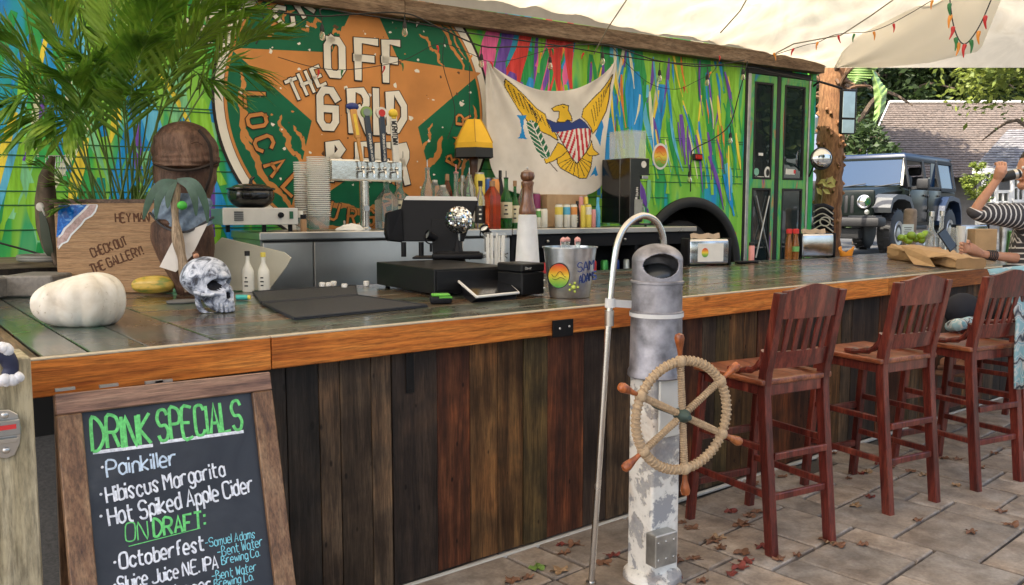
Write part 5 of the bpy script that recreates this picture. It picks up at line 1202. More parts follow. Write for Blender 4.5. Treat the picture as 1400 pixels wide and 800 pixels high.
# skull
PS = onz(288, 428, 1.07); PS = Vector((PS.x+.02, PS.y+.07, 0)); KS = scale_at(PS); SF = lambda x, y, d=0: face(x, y, (PS.x+VN.x*d, PS.y+VN.y*d))
m, n, b = nodes('skull_paint'); mp = coords(n, rnd=False); t1 = noi(n, mp, 16, 8, 1.6, .62); r1 = ramp(n, [(.36, (.04, .04, .05)), (.44, (.15, .17, .23)), (.51, (.40, .44, .53)), (.64, (.64, .67, .75))]); n.links.new(t1.outputs[0], r1.inputs[0]); n.links.new(r1.outputs[0], b.inputs['Base Color']); b.inputs['Roughness'].default_value = .5; bump(n, b, t1.outputs[0], .9, .006)
sk = thing('painted_skull', 'grey and white painted skull facing right on the bar beside the rubber mat', 'skull', SF(288, 428))
bm = bmesh.new(); bmesh.ops.create_icosphere(bm, subdivisions=6, radius=1)
def skull_r(v):
    x, y, z = v
    px_ = x*36-7; py_ = y*28; pz = z*30+8
    dn = max(0, -z-.05); k = max(0, x+.15)
    if x > .5 and z > -.1: px_ -= (x-.5)*9
    px_ += k*dn*26; pz -= k*dn*34; py_ *= 1-.42*min(1, k*dn*2.6)
    if x < .1 and z < 0: py_ *= 1-.25*dn; pz += dn*8*(1-max(0, x+.9)*.5)
    d = hypot(px_-27, (pz-14)*1.6); px_ += 3.0*max(0, 1-d/11)                    # brow
    d = (Vector((px_, abs(py_), pz))-Vector((17, 21, -10))).length; py_ *= 1+.16*max(0, 1-(d/9)**2)   # cheek bone
    d = (Vector((px_, abs(py_), pz))-Vector((6, 27, 4))).length; py_ *= 1-.14*max(0, 1-(d/13)**2)     # temple
    return Vector((px_, py_, pz))
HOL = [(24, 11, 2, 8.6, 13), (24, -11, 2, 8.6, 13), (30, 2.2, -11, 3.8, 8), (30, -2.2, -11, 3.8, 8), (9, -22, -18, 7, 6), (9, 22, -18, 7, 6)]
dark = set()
for v in bm.verts:
    p = skull_r(v.co.normalized()); q_ = p.copy()
    for sx, sy, sz, rr3, dd in HOL:
        d = hypot(hypot((p.y-sy)*(1.0 if sx > 20 else .5), (p.z-sz)*(1.1 if rr3 > 5 else .7)), 0 if sx > 20 else (p.x-sx)) if p.x > (12 if sx > 20 else -20) else 99
        if sx < 20 and p.y*sy < 0: d = 99
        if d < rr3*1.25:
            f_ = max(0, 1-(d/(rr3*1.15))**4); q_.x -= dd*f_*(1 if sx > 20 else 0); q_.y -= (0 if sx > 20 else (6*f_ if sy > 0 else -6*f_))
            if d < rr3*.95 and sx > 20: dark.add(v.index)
    v.co = q_
cS = SF(288, 391); Rv = Matrix.Rotation(VA-radians(24), 4, 'Z'); KK = KS*1.06
def SK_(x, y, z): return cS+(Rv @ Vector((x*KK, y*KK, z*KK)))
for v in bm.verts: v.co = SK_(*v.co)
for v in bm.verts: v.co.z = max(ZB+.001, v.co.z)
q = G(); q.bm(bm); q.m = [1 if all(i in dark for i in f) else 0 for f in q.f]; q.build('cranium', [MATS['skull_paint'], flat('socket_dark', (.012, .012, .016), .9)], sk, 180)  # hollows coloured dark in place of the shade inside them
for row, z0 in ((0, -23.5), (1, -29.5)):
    for k in range(8):
        t = radians(-64+k*18.3); q = G(); q.box(SK_(13.5+19.5*cos(t), 14.5*sin(t), z0), (.011, .0112, 5.2*KK), rot=Matrix.Rotation(VA-radians(24)+t, 4, 'Z'), bev=.002); q.build('tooth', MATS['skull_paint'], sk, True)
q = G(); q.tube(catmull([SK_(-2, -22, -8), SK_(0, -21, -24), SK_(8, -18, -33), SK_(22, -12, -35), SK_(30, 0, -35), SK_(22, 12, -35), SK_(8, 18, -33), SK_(0, 21, -24)], 4), [.010+.003*sin(k*.4) for k in range(29)], 8)
for v in q.v: v.z = max(v.z, ZB+.001)
q.tube(catmull([SK_(22, -17, -9), SK_(12, -24, -9), SK_(-2, -27, -6)], 4), .007, 8); q.build('jaw', MATS['skull_paint'], sk, True)
q = G(); q.lathe([(.07, 0), (.075, .006), (.07, .012), (.0001, .013)], onz(250, 414, 1.07)+Vector((0, 0, 0)), 30, sy=.8); o = q.build('grey_stone_coaster', mat('dark_stone', (.1, .1, .1), .7)); tag(o, 'flat round grey stone partly under the back of the skull', 'coaster')
q = G(); p_ = onz(318, 412, 1.07)+Vector((.03, .03, .014)); q.tube([p_, p_+VU*.055], .013, 12); o = q.build('lighter', mat('teal_plastic', (.05, .38, .35), .3), None, True); tag(o, 'small teal cylinder lying beside the skull jaw', 'lighter'); q = G(); q.tube([p_+VU*.055, p_+VU*.066], .011, 12); q.build('cap', MATS['lab_yellow'], o, True)
# two small bottles
for px, yb, yt, w_, capm, lab_ in ((339.5, 399, 343, 16, 'lab_black', 'pinkish bottle with black cap in front of the cutting board'), (361, 398, 345, 16, 'lab_yellow', 'pinkish bottle with yellow cap, right of the black capped one')):
    pp = onz(px, yb, 1.07); bottle(px, yb, yt, w_, 0, 'glass_pale' if 'glass_pale' in MATS else 'lab_white', capm, 'lab_paper' if 'lab_paper' in MATS else 'lab_white', lab_, .55, zbase=ZB, labz=(.06, .44), place=(pp.x, pp.y), grp='small bottles on the bar', name='sauce_bottle')
# rubber mats
m, n, b = nodes('rubber_mat'); mp = coords(n, rnd=False); v = n.nodes.new('ShaderNodeTexVoronoi'); v.inputs['Scale'].default_value = 160; v.inputs['Randomness'].default_value = 0; n.links.new(mp.outputs[0], v.inputs['Vector']); b.inputs['Base Color'].default_value = (.012, .014, .02, 1); b.inputs['Roughness'].default_value = .55; bump(n, b, v.outputs['Distance'], .8, .003)
def matq(pts, z, nm, lab):
    g = G(); P_ = [onz(x, y, z) for x, y in pts]; g.add([Vector((p.x, p.y, z)) for p in P_]+[Vector((p.x, p.y, z+.008)) for p in P_], [(3, 2, 1, 0), (4, 5, 6, 7), (0, 1, 5, 4), (1, 2, 6, 5), (2, 3, 7, 6), (3, 0, 4, 7)])
    c_ = sum((p for p in P_), Vector())/4
    for i in range(4):
        a, c2 = P_[i].lerp(c_, .012), P_[(i+1) % 4].lerp(c_, .012); g.tube([Vector((a.x, a.y, z+.009)), Vector((c2.x, c2.y, z+.009))], .004, 6)
    o = g.build(nm, MATS['rubber_mat']); tag(o, lab, 'bar mat', 'rubber bar mats'); return o
matq([(402, 438), (585, 420), (490, 406), (358, 417)], ZB+.001, 'bar_mat', 'front black rubber bar mat near the edge of the bar')
matq([(357, 416), (489, 405), (487, 392), (345, 401)], ZB+.001, 'bar_mat', 'rear black rubber bar mat behind the front mat')
for x, y in ((447, 391), (462, 389), (478, 393), (508, 389), (456, 391)):
    p = onz(x, y+3, 1.07); p.y = min(p.y, 1.57); o = thing('squeeze_bottle', 'small white plastic bottle cap showing behind the rear rubber mat', 'bottle', (p.x, p.y+.06, .93), 0, 'white capped bottles behind the mats'); G().lathe([(.016, .14), (.017, .164), (.014, .168)], (0, 0, 0), 14).build('cap', MATS['white_plastic'], o, True, world=False); G().lathe([(.03, 0), (.03, .11), (.014, .139)], (0, 0, 0), 14).build('bottle_body', MATS['clear_plastic'], o, True, world=False)

# ---------------------------------------------------------------- till: drawer, screen, mirror ball lamp, tablet, printer
DA = radians(4)
def quadbox(name, fl_, fr_, depth, z0, z1, mt, par=None, bev=.004):
    """upright box: front bottom edge from fl_ to fr_ (world xy), extending away by depth"""
    a, c = Vector((fl_[0], fl_[1], 0)), Vector((fr_[0], fr_[1], 0)); u = (c-a).normalized(); nn = Vector((-u.y, u.x, 0)); cc = (a+c)/2+nn*depth/2
    return G().box(Vector((cc.x, cc.y, (z0+z1)/2)), ((c-a).length, depth, z1-z0), rz=atan2(u.y, u.x), bev=bev).build(name, MATS[mt], par)
c1 = onz(594, 406, 1.07); c0_ = onz(515, 391.5, 1.07); 
zdt = onp(594, 368, (c1.x, c1.y), 0).z
dr = thing('cash_drawer', 'black metal cash drawer under the till screen', 'cash drawer', (c1.x, c1.y, ZB))
LD = (c1-c0_).length
u_ = Vector((c1.x-c0_.x, c1.y-c0_.y, 0)).normalized()
c0_ = c1-u_*LD; rt = c1+Vector((-u_.y, u_.x, 0))*.42
quadbox('body', (c0_.x, c0_.y), (c1.x, c1.y), .44, ZB+.012, zdt, 'black_metal' if mat('black_metal', (.009, .009, .010), .42, 0, spec=.3) else '', dr)
quadbox('front', (c1.x-u_.x*.0+(-u_.y)*.012, c1.y+u_.x*.012), (c1.x+(-u_.y)*.012+u_.x*.006, c1.y+u_.x*.012+u_.y*.006), .41, ZB+.03, zdt-.012, 'black_metal', dr, .001)
for f in (.04, .46):
    for e in (.05, .38): p = c0_+u_*f+Vector((-u_.y, u_.x, 0))*e; G().lathe([(.014, 0), (.014, .013)], (p.x, p.y, ZB-.0005), 10).build('foot', MATS['rubber'], dr)
# screen
ts = thing('till_screen', 'black till screen on a stand, seen from behind, on the cash drawer', 'till', (c0_.x+.25, c0_.y+.3, zdt))
PT = (c0_.x+.28, c0_.y+.30); TF = lambda x, y, d=0: face(x, y, (PT[0]+VN.x*d, PT[1]+VN.y*d))
def slab(pts, th, name, mt, par, tilt=0, bev=0):
    g = G(); a = [TF(x, y, d) for x, y, d in pts]; nn = (a[1]-a[0]).cross(a[2]-a[0]).normalized()
    if nn.dot(VN) > 0: nn = -nn
    N = len(a); g.add(a+[p+nn*th for p in a], [tuple(range(N)), tuple(range(N, 2*N))[::-1]]+[(k, N+k, N+(k+1) % N, (k+1) % N) for k in range(N)])
    o = g.build(name, MATS[mt], par); 
    if bev: md = o.modifiers.new('b', 'BEVEL'); md.width = bev; md.segments = 2
    return o
slab([(538, 330, 0), (634, 330, 0), (654, 274, -.03), (652, 270, -.03), (556, 269, -.03), (551, 272, -.03)], .02, 'screen', 'black_plastic', ts, bev=.004)
slab([(552, 273.5, -.024), (653, 274.5, -.024), (651, 269, -.024), (556, 268, -.024)], .012, 'bezel_edge', 'white_plastic', ts)
slab([(528, 318, .05), (532, 328, .05), (552, 330, .01), (549, 285, .0), (530, 290, .05)], .05, 'card_reader', 'black_plastic', ts, bev=.003)
slab([(592, 372, .04), (640, 372, .04), (622, 300, .0), (590, 300, .0)], .05, 'stand_neck', 'black_plastic', ts, bev=.003)
q = G(); b0_ = TF(600, 362, .04); q.box(Vector((b0_.x, b0_.y, zdt+.006)), (.30, .2, .012), rz=VA, bev=.004); q.build('stand_base', MATS['black_plastic'], ts)
q = G(); 
for x in (552, 576): p = TF(x, 345, -.02); q.lathe([(.016, 0), (.016, .09)], (p.x, p.y, zdt+.005), 14)
q.build('stand_leg', MATS['black_metal'], ts, True)
q = G(); N_ = VN; write(q, 'Clover', TF(610, 353, .0485), VU, Vector((0, 0, 1)), .022, .0016, N=VN); q.build('lettering', MATS['white_plastic'], ts)
# mirror ball spotlight set
ml = thing('mirror_ball_lamp', 'mirror ball on a black base with two small spotlights in front of the till screen', 'disco lamp', TF(626, 362, .16))
mlb = TF(626, 356, .16); bc = Vector((mlb.x, mlb.y, zdt))
q = G(); q.box(bc+Vector((0, 0, .02)), (.30, .11, .036), rz=VA, bev=.012, seg=2); q.box(bc+Vector((0, 0, .041)), (.26, .08, .012), rz=VA, bev=.005); q.lathe([(.03, .045), (.022, .07), (.008, .115), (.006, .13)], bc, 18, sx=1, sy=1); q.build('base', MATS['black_plastic'], ml, 50)
bcn = TF(627.5, 301, .16); rB = 18.2*scale_at(PT)*.98
m, n, b = nodes('mirror_tile'); b.inputs['Metallic'].default_value = 1; b.inputs['Roughness'].default_value = .06; tc = n.nodes.new('ShaderNodeTexCoord'); wn = n.nodes.new('ShaderNodeNewGeometry'); 
r1 = ramp(n, [(0, (.35, .38, .42)), (.4, (.85, .87, .9)), (1, (1, 1, 1))]); n.links.new(wn.outputs['Random Per Island'], r1.inputs[0]); n.links.new(r1.outputs[0], b.inputs['Base Color'])
q = G(); nl = 22
for j in range(nl):
    t0, t1_ = pi*j/nl, pi*(j+1)/nl; cnt_ = max(5, int(40*sin((t0+t1_)/2)))
    for k in range(cnt_):
        a0, a1 = 2*pi*k/cnt_, 2*pi*(k+1)/cnt_; e = .06; ps = []
        jx, jy = R.uniform(-.03, .03), R.uniform(-.03, .03)
        for (t_, a_) in ((t0+(t1_-t0)*e, a0+(a1-a0)*e), (t0+(t1_-t0)*e, a1-(a1-a0)*e), (t1_-(t1_-t0)*e, a1-(a1-a0)*e), (t1_-(t1_-t0)*e, a0+(a1-a0)*e)):
            ps.append(bcn+Vector((sin(t_)*cos(a_), sin(t_)*sin(a_), cos(t_)))*rB*(1.0+jx*(1 if a_ > (a0+a1)/2 else -1)+jy*(1 if t_ > (t0+t1_)/2 else -1)))
        q.add(ps, [(0, 1, 2, 3), (3, 2, 1, 0)][:1])
tl = q.build('mirror_tiles', MATS['mirror_tile'], ml); tl['kind'] = 'stuff'
q = G(); q.ball(bcn, rB*.985, 20, 12); q.tube([bcn+Vector((0, 0, -rB*.9)), Vector((bcn.x, bcn.y, zdt+.11))], .006, 8); q.build('ball_core', MATS['steel_dull'], ml, True)
for (sx, sy, dx, dz) in ((589, 323, -.9, .35), (664, 316, -.35, .6)):
    c_ = TF(sx, sy, .17); ax = (VU*dx*.8+VN*.5+Vector((0, 0, dz))).normalized(); rot = ax.to_track_quat('Z', 'Y').to_matrix().to_4x4()
    q = G(); q.lathe([(.012, -.045), (.02, -.04), (.027, .02), (.029, .03), (.026, .03), (.022, .018), (.0001, .016)], c_, 18, rot=rot, cap=False); sp_ = q.build('spotlight', MATS['black_plastic'], ml, 40)
    q = G(); q.lathe([(.0001, .02), (.024, .021)], c_, 18, rot=rot, cap=False); q.build('lens', MATS['clear_glass'], sp_)
    q = G(); e0 = TF(sx+(-2 if sx < 600 else 0), 348, .17); q.tube(catmull([c_-VU*.03, c_-VU*.03-Vector((0, 0, .03)), c_-Vector((0, 0, .045)), c_+VU*.03-Vector((0, 0, .03)), c_+VU*.03], 4), .004, 6); q.tube([c_-Vector((0, 0, .045)), Vector((c_.x, c_.y, zdt+.045))], .008, 8); q.build('spotlight_yoke', MATS['black_plastic'], ml, True)
# cables
for i in range(6):
    a = TF(640+R.uniform(0, 25), 345+R.uniform(-5, 12), .1); c2 = TF(690+R.uniform(-10, 10), 348+R.uniform(-6, 8), .0)
    mid = TF(668+i*4, 336+R.uniform(-8, 18), .1); q = G(); q.tube(catmull([a, mid, TF(660+i*5, 352, .12), TF(684, 340+i*3, .05), c2], 8), .0032, 6); o = q.build('cable', MATS['rubber'], None, True); tag(o, 'thin black cable looped between the mirror ball lamp and the receipt printer', 'cable', 'cables at the till')
q = G(); q.tube(catmull([TF(668, 356, .1), TF(660, 372, .16), TF(652, 388, .2)], 6), .003, 6); o = q.build('cable', MATS['rubber'], None, True); tag(o, 'black cable hanging down behind the payment tablet', 'cable')
# printer
p0_, p1_ = onz(654, 411, 1.07), onz(751, 400, 1.07)
pcn = onz(713.5, 406, 1.07); prr = onz(752, 402.5, 1.07)
zpt = onp(713.5, 361, (pcn.x, pcn.y), 0).z
pr_ = thing('receipt_printer', 'black square receipt printer between the tablet and the metal bucket', 'printer', (pcn.x, pcn.y, ZB))
LU = (prr-pcn).normalized()
quadbox('body', (pcn.x, pcn.y), (pcn.x+LU.x*.155, pcn.y+LU.y*.155), .19, ZB+.006, zpt-.045, 'black_metal', pr_, .006)
quadbox('lid', (pcn.x-.001, pcn.y-.001), (pcn.x+LU.x*.157, pcn.y+LU.y*.157), .192, zpt-.042, zpt, 'black_metal', pr_, .006)
NPr = Vector((LU.y, -LU.x, 0))
q = G(); write(q, 'Clover', pcn+LU*.02+NPr*.0035+Vector((0, 0, zpt-.028-1.07)), LU, Vector((0, 0, 1)), .011, .0011, N=NPr); q.build('lettering', MATS['white_plastic'], pr_)
q = G(); 
for z in (.035, .075): q.ball(pcn+LU*.15+NPr*.003+Vector((0, 0, z)), .0055, 8, 6)
q.build('button', MATS['white_plastic'], pr_, True)
# tablet on its stand
tb = thing('payment_tablet', 'white framed payment tablet tilted on a low black stand', 'tablet', onz(668, 416, 1.07))
ta = [(651, 405), (711, 399), (684, 376), (622, 380)]; zz_ = [.035, .035, .085, .085]
P4 = [onz(x, y, ZB+z) for (x, y), z in zip(ta, zz_)]
g = G(); nn = (P4[1]-P4[0]).cross(P4[3]-P4[0]).normalized(); g.add(P4+[p-nn*.012 for p in P4], [(0, 1, 2, 3), (7, 6, 5, 4), (0, 4, 5, 1), (1, 5, 6, 2), (2, 6, 7, 3), (3, 7, 4, 0)]); o = g.build('frame', MATS['white_plastic'], tb); md = o.modifiers.new('b', 'BEVEL'); md.width = .004; md.segments = 2
c_ = sum(P4, Vector())/4; g = G(); S4 = [p.lerp(c_, .06)+nn*.0012 for p in P4]; g.add(S4+[p-nn*.001 for p in S4], [(0, 1, 2, 3), (7, 6, 5, 4), (0, 4, 5, 1), (1, 5, 6, 2), (2, 6, 7, 3), (3, 7, 4, 0)]); g.build('screen', MATS['glossy_black'], tb)
g = G(); b4 = [onz(x, y, ZB) for x, y in ((644, 414), (706, 409), (690, 398), (630, 402))]; g.add([Vector((p.x, p.y, ZB)) for p in b4]+[p.lerp(q_, .12)-nn*.013 for p, q_ in zip(P4, [c_]*4)], [(3, 2, 1, 0), (4, 5, 6, 7), (0, 1, 5, 4), (1, 2, 6, 5), (2, 3, 7, 6), (3, 0, 4, 7)]); g.build('stand', MATS['black_plastic'], tb)
# green and black gadget
p_ = onz(609, 416, 1.07); gd = thing('green_gadget', 'small black and lime green battery gadget in front of the cash drawer', 'gadget', p_)
q = G(); q.box(p_+Vector((.0, .04, .018)), (.10, .07, .034), rz=VA*.7, bev=.009, seg=2); q.build('case', MATS['black_plastic'], gd, 40)
q = G(); q.box(p_+Vector((.0, .04, .040)), (.085, .06, .012), rz=VA*.7, bev=.005); q.box(p_+Vector((.004, .003, .03)), (.06, .006, .01), rz=VA*.7, bev=.001); q.build('panel', mat('lime_plastic', (.12, .42, .05), .4), gd)
# foam cup stack and mill
pc = onz(720, 398, 1.07); pc = (2.92, .86); K = scale_at(pc); HZ = lambda y: face(720, y, pc).z
cs = thing('foam_cup_stack', 'stack of upside down white foam cups under the wooden pepper mill', 'cups', (pc[0], pc[1], ZB))
ct = HZ(293); z = ZB; r0 = 19*K; c00 = face(721, 350, pc)
rows = 6; hh = ct-ZB-.06
for k in range(rows):
    zz2 = ZB+(ct-.002-hh-ZB)*k/(rows-1)
    q = G(); q.lathe([(r0*(1-.012*k), 0), (r0*(1.02-.012*k), .004), (r0*(1-.012*k), .009), (r0*(.66), hh-.003), (r0*(.60), hh), (.0001, hh)], (c00.x, c00.y, zz2), 24, cap=False); q.build('cup', mat('foam', (.66, .66, .66), .6, sss=.1), cs, True)
pm = thing('pepper_mill', 'tall turned wooden pepper mill standing on the foam cup stack', 'pepper mill', (c00.x, c00.y, ct))
wood('mill_wood', (.10, .035, .015), (.18, .07, .03), (.27, .12, .055), axis=2, s=6, rough=.3, coat=.4, knots=False, bp=.1)
H = HZ(232)-ct; q = G(); q.lathe([(11.5*K, 0), (12*K, .01), (11.5*K, .03), (9.2*K, .06), (7.4*K, .11), (7.6*K, H*.62), (9*K, H*.70), (8.6*K, H*.73), (6.5*K, H*.75)], (c00.x, c00.y, ct), 24); q.build('body', MATS['mill_wood'], pm, True)
q = G(); q.lathe([(6.5*K, H*.752), (9*K, H*.79), (10*K, H*.86), (8.6*K, H*.94), (4*K, H*.99), (.0001, H*1.0)], (c00.x, c00.y, ct), 24); q.build('knob', MATS['mill_wood'], pm, True)
q = G(); q.lathe([(.003, H), (.006, H+.006), (.004, H+.014), (.0001, H+.016)], (c00.x, c00.y, ct), 10); q.build('finial', MATS['steel'], pm, True)
# straws in a clear box beside
q = G()
bx0 = face(677, 345, (2.85, 1.1))
sb = thing('straw_box', 'clear box of white straws behind the till cables', 'box', (bx0.x, bx0.y, ZB))
zs = face(680, 318, (2.85, 1.1)).z
for k in range(12): a = R.uniform(-.045, .045); e = R.uniform(-.03, .03); q.tube([bx0+VU*a+VN*e+Vector((0, 0, ZB-bx0.z)), Vector((bx0.x, bx0.y, zs-R.uniform(0, .04)))+VU*a*1.2+VN*e], .006, 6)
q.build('straw', MATS['white_plastic'], sb, True)['kind'] = 'stuff'
q = G(); q.box(Vector((bx0.x, bx0.y, (ZB+zs)/2)), (.13, .1, zs-ZB), rz=VA, bev=.003); q.build('case', MATS['clear_plastic'], sb)
# galvanised bucket
pb_ = onz(780, 408, 1.07); cb = Vector((pb_.x+.05, pb_.y+.075, ZB)); K = scale_at(cb)
bk = thing('metal_bucket', 'galvanised beer bucket holding ice and bottles on the bar', 'bucket', cb)
mat('galvanised', (.5, .52, .54), .3, .95, var=.3, ns=14, bp=.1)
hB = face(779, 337, cb[:2]).z-ZB; ctr = face(779, 380, cb[:2])
cb = Vector((ctr.x, ctr.y, ZB)); rt_, rb_ = 37*K, 27.5*K
q = G(); q.lathe([(rb_*.98, 0), (rb_, .003), (rb_+(rt_-rb_)*.5, hB*.5), (rb_+(rt_-rb_)*.52, hB*.52), (rt_*.98, hB-.006), (rt_*1.03, hB-.006), (rt_*1.03, hB), (rt_*.97, hB), (rb_*.97, .004), (.0001, .004)], cb, 40, cap=False); q.build('pail', MATS['galvanised'], bk, 50)
q = G(); q.lathe([(rt_*.95, 0), (rt_*.8, .012), (.0001, .018)], cb+Vector((0, 0, hB*.86)), 24, cap=False); q.build('ice', mat('ice', (.5, .6, .68), .25, var=.4, ns=50, bp=.8, dist=.01), bk, True)
for dx, dy in ((-.045, 0), (.0, .02), (.045, -.005), (.015, -.04)):
    o = thing('swing_top_bottle', 'pink stoppered glass bottle sticking out of the ice bucket', 'bottle', cb+Vector((dx, dy, hB*.8)), 0, 'bottles in the ice bucket')
    q = G(); q.lathe([(.014, 0), (.012, .05), (.014, .052), (.014, .06)], cb+Vector((dx, dy, hB*.85)), 12); q.build('neck', MATS['clear_glass'], o, True)
    q = G(); q.lathe([(.010, .061), (.015, .064), (.015, .075), (.008, .082)], cb+Vector((dx, dy, hB*.85)), 12); q.tube([cb+Vector((dx-.016, dy, hB*.85+.045)), cb+Vector((dx-.018, dy, hB*.85+.07)), cb+Vector((dx, dy, hB*.85+.085)), cb+Vector((dx+.018, dy, hB*.85+.07))], .0018, 5); q.build('stopper', mat('pink_cap', (.6, .3, .28)), o, True)
def on_pail(x, y, l=.0015):     # the point of the pail's wall seen at x, y
    d = ray(x, y); lo_, hi_ = 0.5, 6.0
    best = None
    for i in range(3000):
        t = 2.0+i*.001; p = EYE+d*t; z = p.z-ZB; rr2 = rb_+(rt_-rb_)*max(0, min(1, z/hB))+l
        if hypot(p.x-cb.x, p.y-cb.y) <= rr2: return p
    return EYE+d*2.9
q = G(); cx2, cy2, rr4 = 764, 377, 17
ring = [on_pail(cx2+rr4*.86*cos(a), cy2+rr4*sin(a), .006) for a in [2*pi*k/28 for k in range(28)]]; q.add([on_pail(cx2, cy2, .0065)]+ring, [(0, 1+k, 1+(k+1) % 28) for k in range(28)]); o = q.build('sticker', rainbow('rainbow2'), bk); 
q = G(); q.tube(ring, .0022, 6, closed=True); q.tube([on_pail(cx2-10+k*2.2, cy2-2+4*sin(k*.9), .0085) for k in range(10)], .0012, 5); q.tube([on_pail(cx2-9+k*2.2, cy2+4+1.5*sin(k*.9), .0085) for k in range(9)], .0012, 5); q.build('sticker_outline', MATS['rubber'], bk)
mat('logo_blue', (.015, .05, .25), .4)
q = G()
def cyl_text(q, text, x0, y0, x1, y1, hpx, r):
    W = text_w(text, 6); xx = 0
    for ch in text:
        sts, adv = glyph(ch)
        for p in sts:
            pl = []
            for a, c in (catmull([Vector((a, c, 0)) for a, c in p], 3) if len(p) > 2 else [Vector((*p[0], 0)), Vector((*p[-1], 0))]) and [(v.x, v.y) for v in (catmull([Vector((a, c, 0)) for a, c in p], 3) if len(p) > 2 else [Vector((*p[0], 0)), Vector((*p[-1], 0))])]:
                t = (xx+a)/W; pl.append(on_pail(x0+(x1-x0)*t, y0+(y1-y0)*t-c*hpx/6, .002))
            q.tube(pl, r, 5)
        xx += adv
cyl_text(q, 'SAM', 790, 372, 814, 367, 12, .0022); cyl_text(q, 'ADAMS', 792, 388, 816, 381, 11, .002)
q.build('pail_lettering', MATS['logo_blue'], bk)
q = G()
for k in range(5): a = 2*pi*k/5; q.ball(on_pail(784+6*cos(a), 393+6*sin(a), .001), .007, 8, 5)
q.ball(on_pail(784, 393, .002), .012, 10, 6); q.build('sticker', mat('lime_sticker', (.5, .6, .1)), bk, True)

# napkin holders, sauce, condiments on the right
def napkin(px0, py0, wpx, hpx, labl, cat='napkin holder', sticker_=True, paper=True, sd=.5):
    """black holder: dark end cap at left, chrome body running right"""
    p = onz(px0, py0, 1.07); K = scale_at(p); h = hpx*K
    t = thing('napkin_holder', labl, cat, p, 0, 'napkin holders'); 
    aU = radians(-22)+0; U2 = Vector((cos(aU), sin(aU), 0)); L = wpx*K*1.15; D = .13
    base = p+Vector((0, 0, ZB-p.z)); V2 = Vector((-U2.y, U2.x, 0))
    q = G(); q.box(base+U2*(L/2)+V2*(D/2)+Vector((0, 0, h/2)), (L, D*.94, h*.94), rz=aU, bev=.022, seg=3); bd = q.build('body', MATS['chrome_dull'] if 'chrome_dull' in MATS else mat('chrome_dull', (.55, .55, .55), .15, 1), t, 40)
    for e in (0, L): q = G(); q.box(base+U2*(e)+V2*(D/2)+Vector((0, 0, h/2)), (.022, D, h), rz=aU, bev=.01, seg=2); q.build('end_cap', MATS['black_plastic'], t, 40)
    if paper: q = G(); q.grid(lambda u, v: base+U2*(L*(.15+.7*u))+V2*(D*.5+.012*sin(u*9))+Vector((0, 0, h+v*.04-.006+.006*sin(u*14)))+V2*v*.015, 10, 4); o_ = q.build('napkins', mat('napkin_brown', (.45, .34, .24), .9), t); o_.modifiers.new('t', 'SOLIDIFY').thickness = .012
    if sticker_:
        N2 = -V2; q = G(); q.box(base+U2*(L*.52)+V2*(D*.03-.002)+Vector((0, 0, h*.48)), (L*.62, .003, h*.66), rz=aU, bev=.001); st_ = q.build('card', MATS['white_plastic'], t)
        q = G(); q.lathe([(.024*K/.0045, 0), (.024*K/.0045, .001)], base+U2*(L*.38)+V2*(D*.03-.0036)+Vector((0, 0, h*.48)), 20, rot=Matrix.Rotation(aU, 4, 'Z') @ Matrix.Rotation(pi/2, 4, 'X'), sy=1.2); q.build('card_emblem', rainbow('rainbow3'), st_)
    return t
napkin(942, 364, 55, 38, 'black and white napkin holder with a rainbow emblem card, nearest the post')
napkin(1096, 353, 46, 34, 'black and chrome napkin holder beside the orange peel', sticker_=False)
# sauce bottles
for (px, yb, l) in ((1078, 354, 'left hot sauce bottle with red cap and orange sauce'), (1087, 354, 'right hot sauce bottle with red cap and green label')):
    p = onz(px, yb, 1.07); K = scale_at(p); H = 41*K
    t = thing('sauce_bottle', l, 'bottle', Vector((p.x, p.y, ZB)), 0, 'sauce bottles')
    q = G(); q.lathe([(8*K*.6, 0), (8*K*.62, H*.45), (8*K*.5, H*.6), (3*K, H*.75), (3*K, H*.85)], (0, 0, 0), 14); q.build('glass', MATS['glass_orange'], t, True, world=False)
    q = G(); q.lathe([(4*K, H*.85), (4.2*K, H*.99), (3*K, H)], (0, 0, 0), 12); q.build('cap', MATS['sticker_red'], t, True, world=False)
    if 'green' in l: q = G(); q.lathe([(8*K*.64, H*.25), (8*K*.64, H*.42)], (0, 0, 0), 14, cap=False); q.build('label', MATS['lab_green'], t, True, world=False)
# red jar and black remote behind the first napkin holder
p = onz(1000, 362, 1.07)
for (px, yb, w_, h_, mt_, l) in ((929, 358, 14, 34, 'lab_red', 'red jar with white lid behind the metal post'), (1003, 356, 8, 26, 'lab_pink', 'small pink sauce bottle right of the first napkin holder')):
    p = onz(px, yb, 1.07); p.y = min(p.y, 1.58); K = scale_at(p); t = thing('condiment_jar', l, 'jar', Vector((p.x, p.y, ZB)))
    q = G(); q.lathe([(w_*K*.5, 0), (w_*K*.5, h_*K*.8), (w_*K*.4, h_*K*.84)], (0, 0, 0), 16); q.build('glass', MATS[mt_], t, True, world=False)
    q = G(); q.lathe([(w_*K*.48, h_*K*.842), (w_*K*.48, h_*K)], (0, 0, 0), 16); q.build('lid', MATS['white_plastic' if 'red' in l else 'lab_black'], t, True, world=False)
p = onz(1008, 361, 1.07); q = G(); q.box(Vector((p.x+.12, p.y, ZB+.012)), (.22, .05, .02), rz=-.2, bev=.006); o = q.build('bottle_opener', MATS['black_plastic'], None, 40); tag(o, 'flat black opener lying right of the first napkin holder', 'opener')
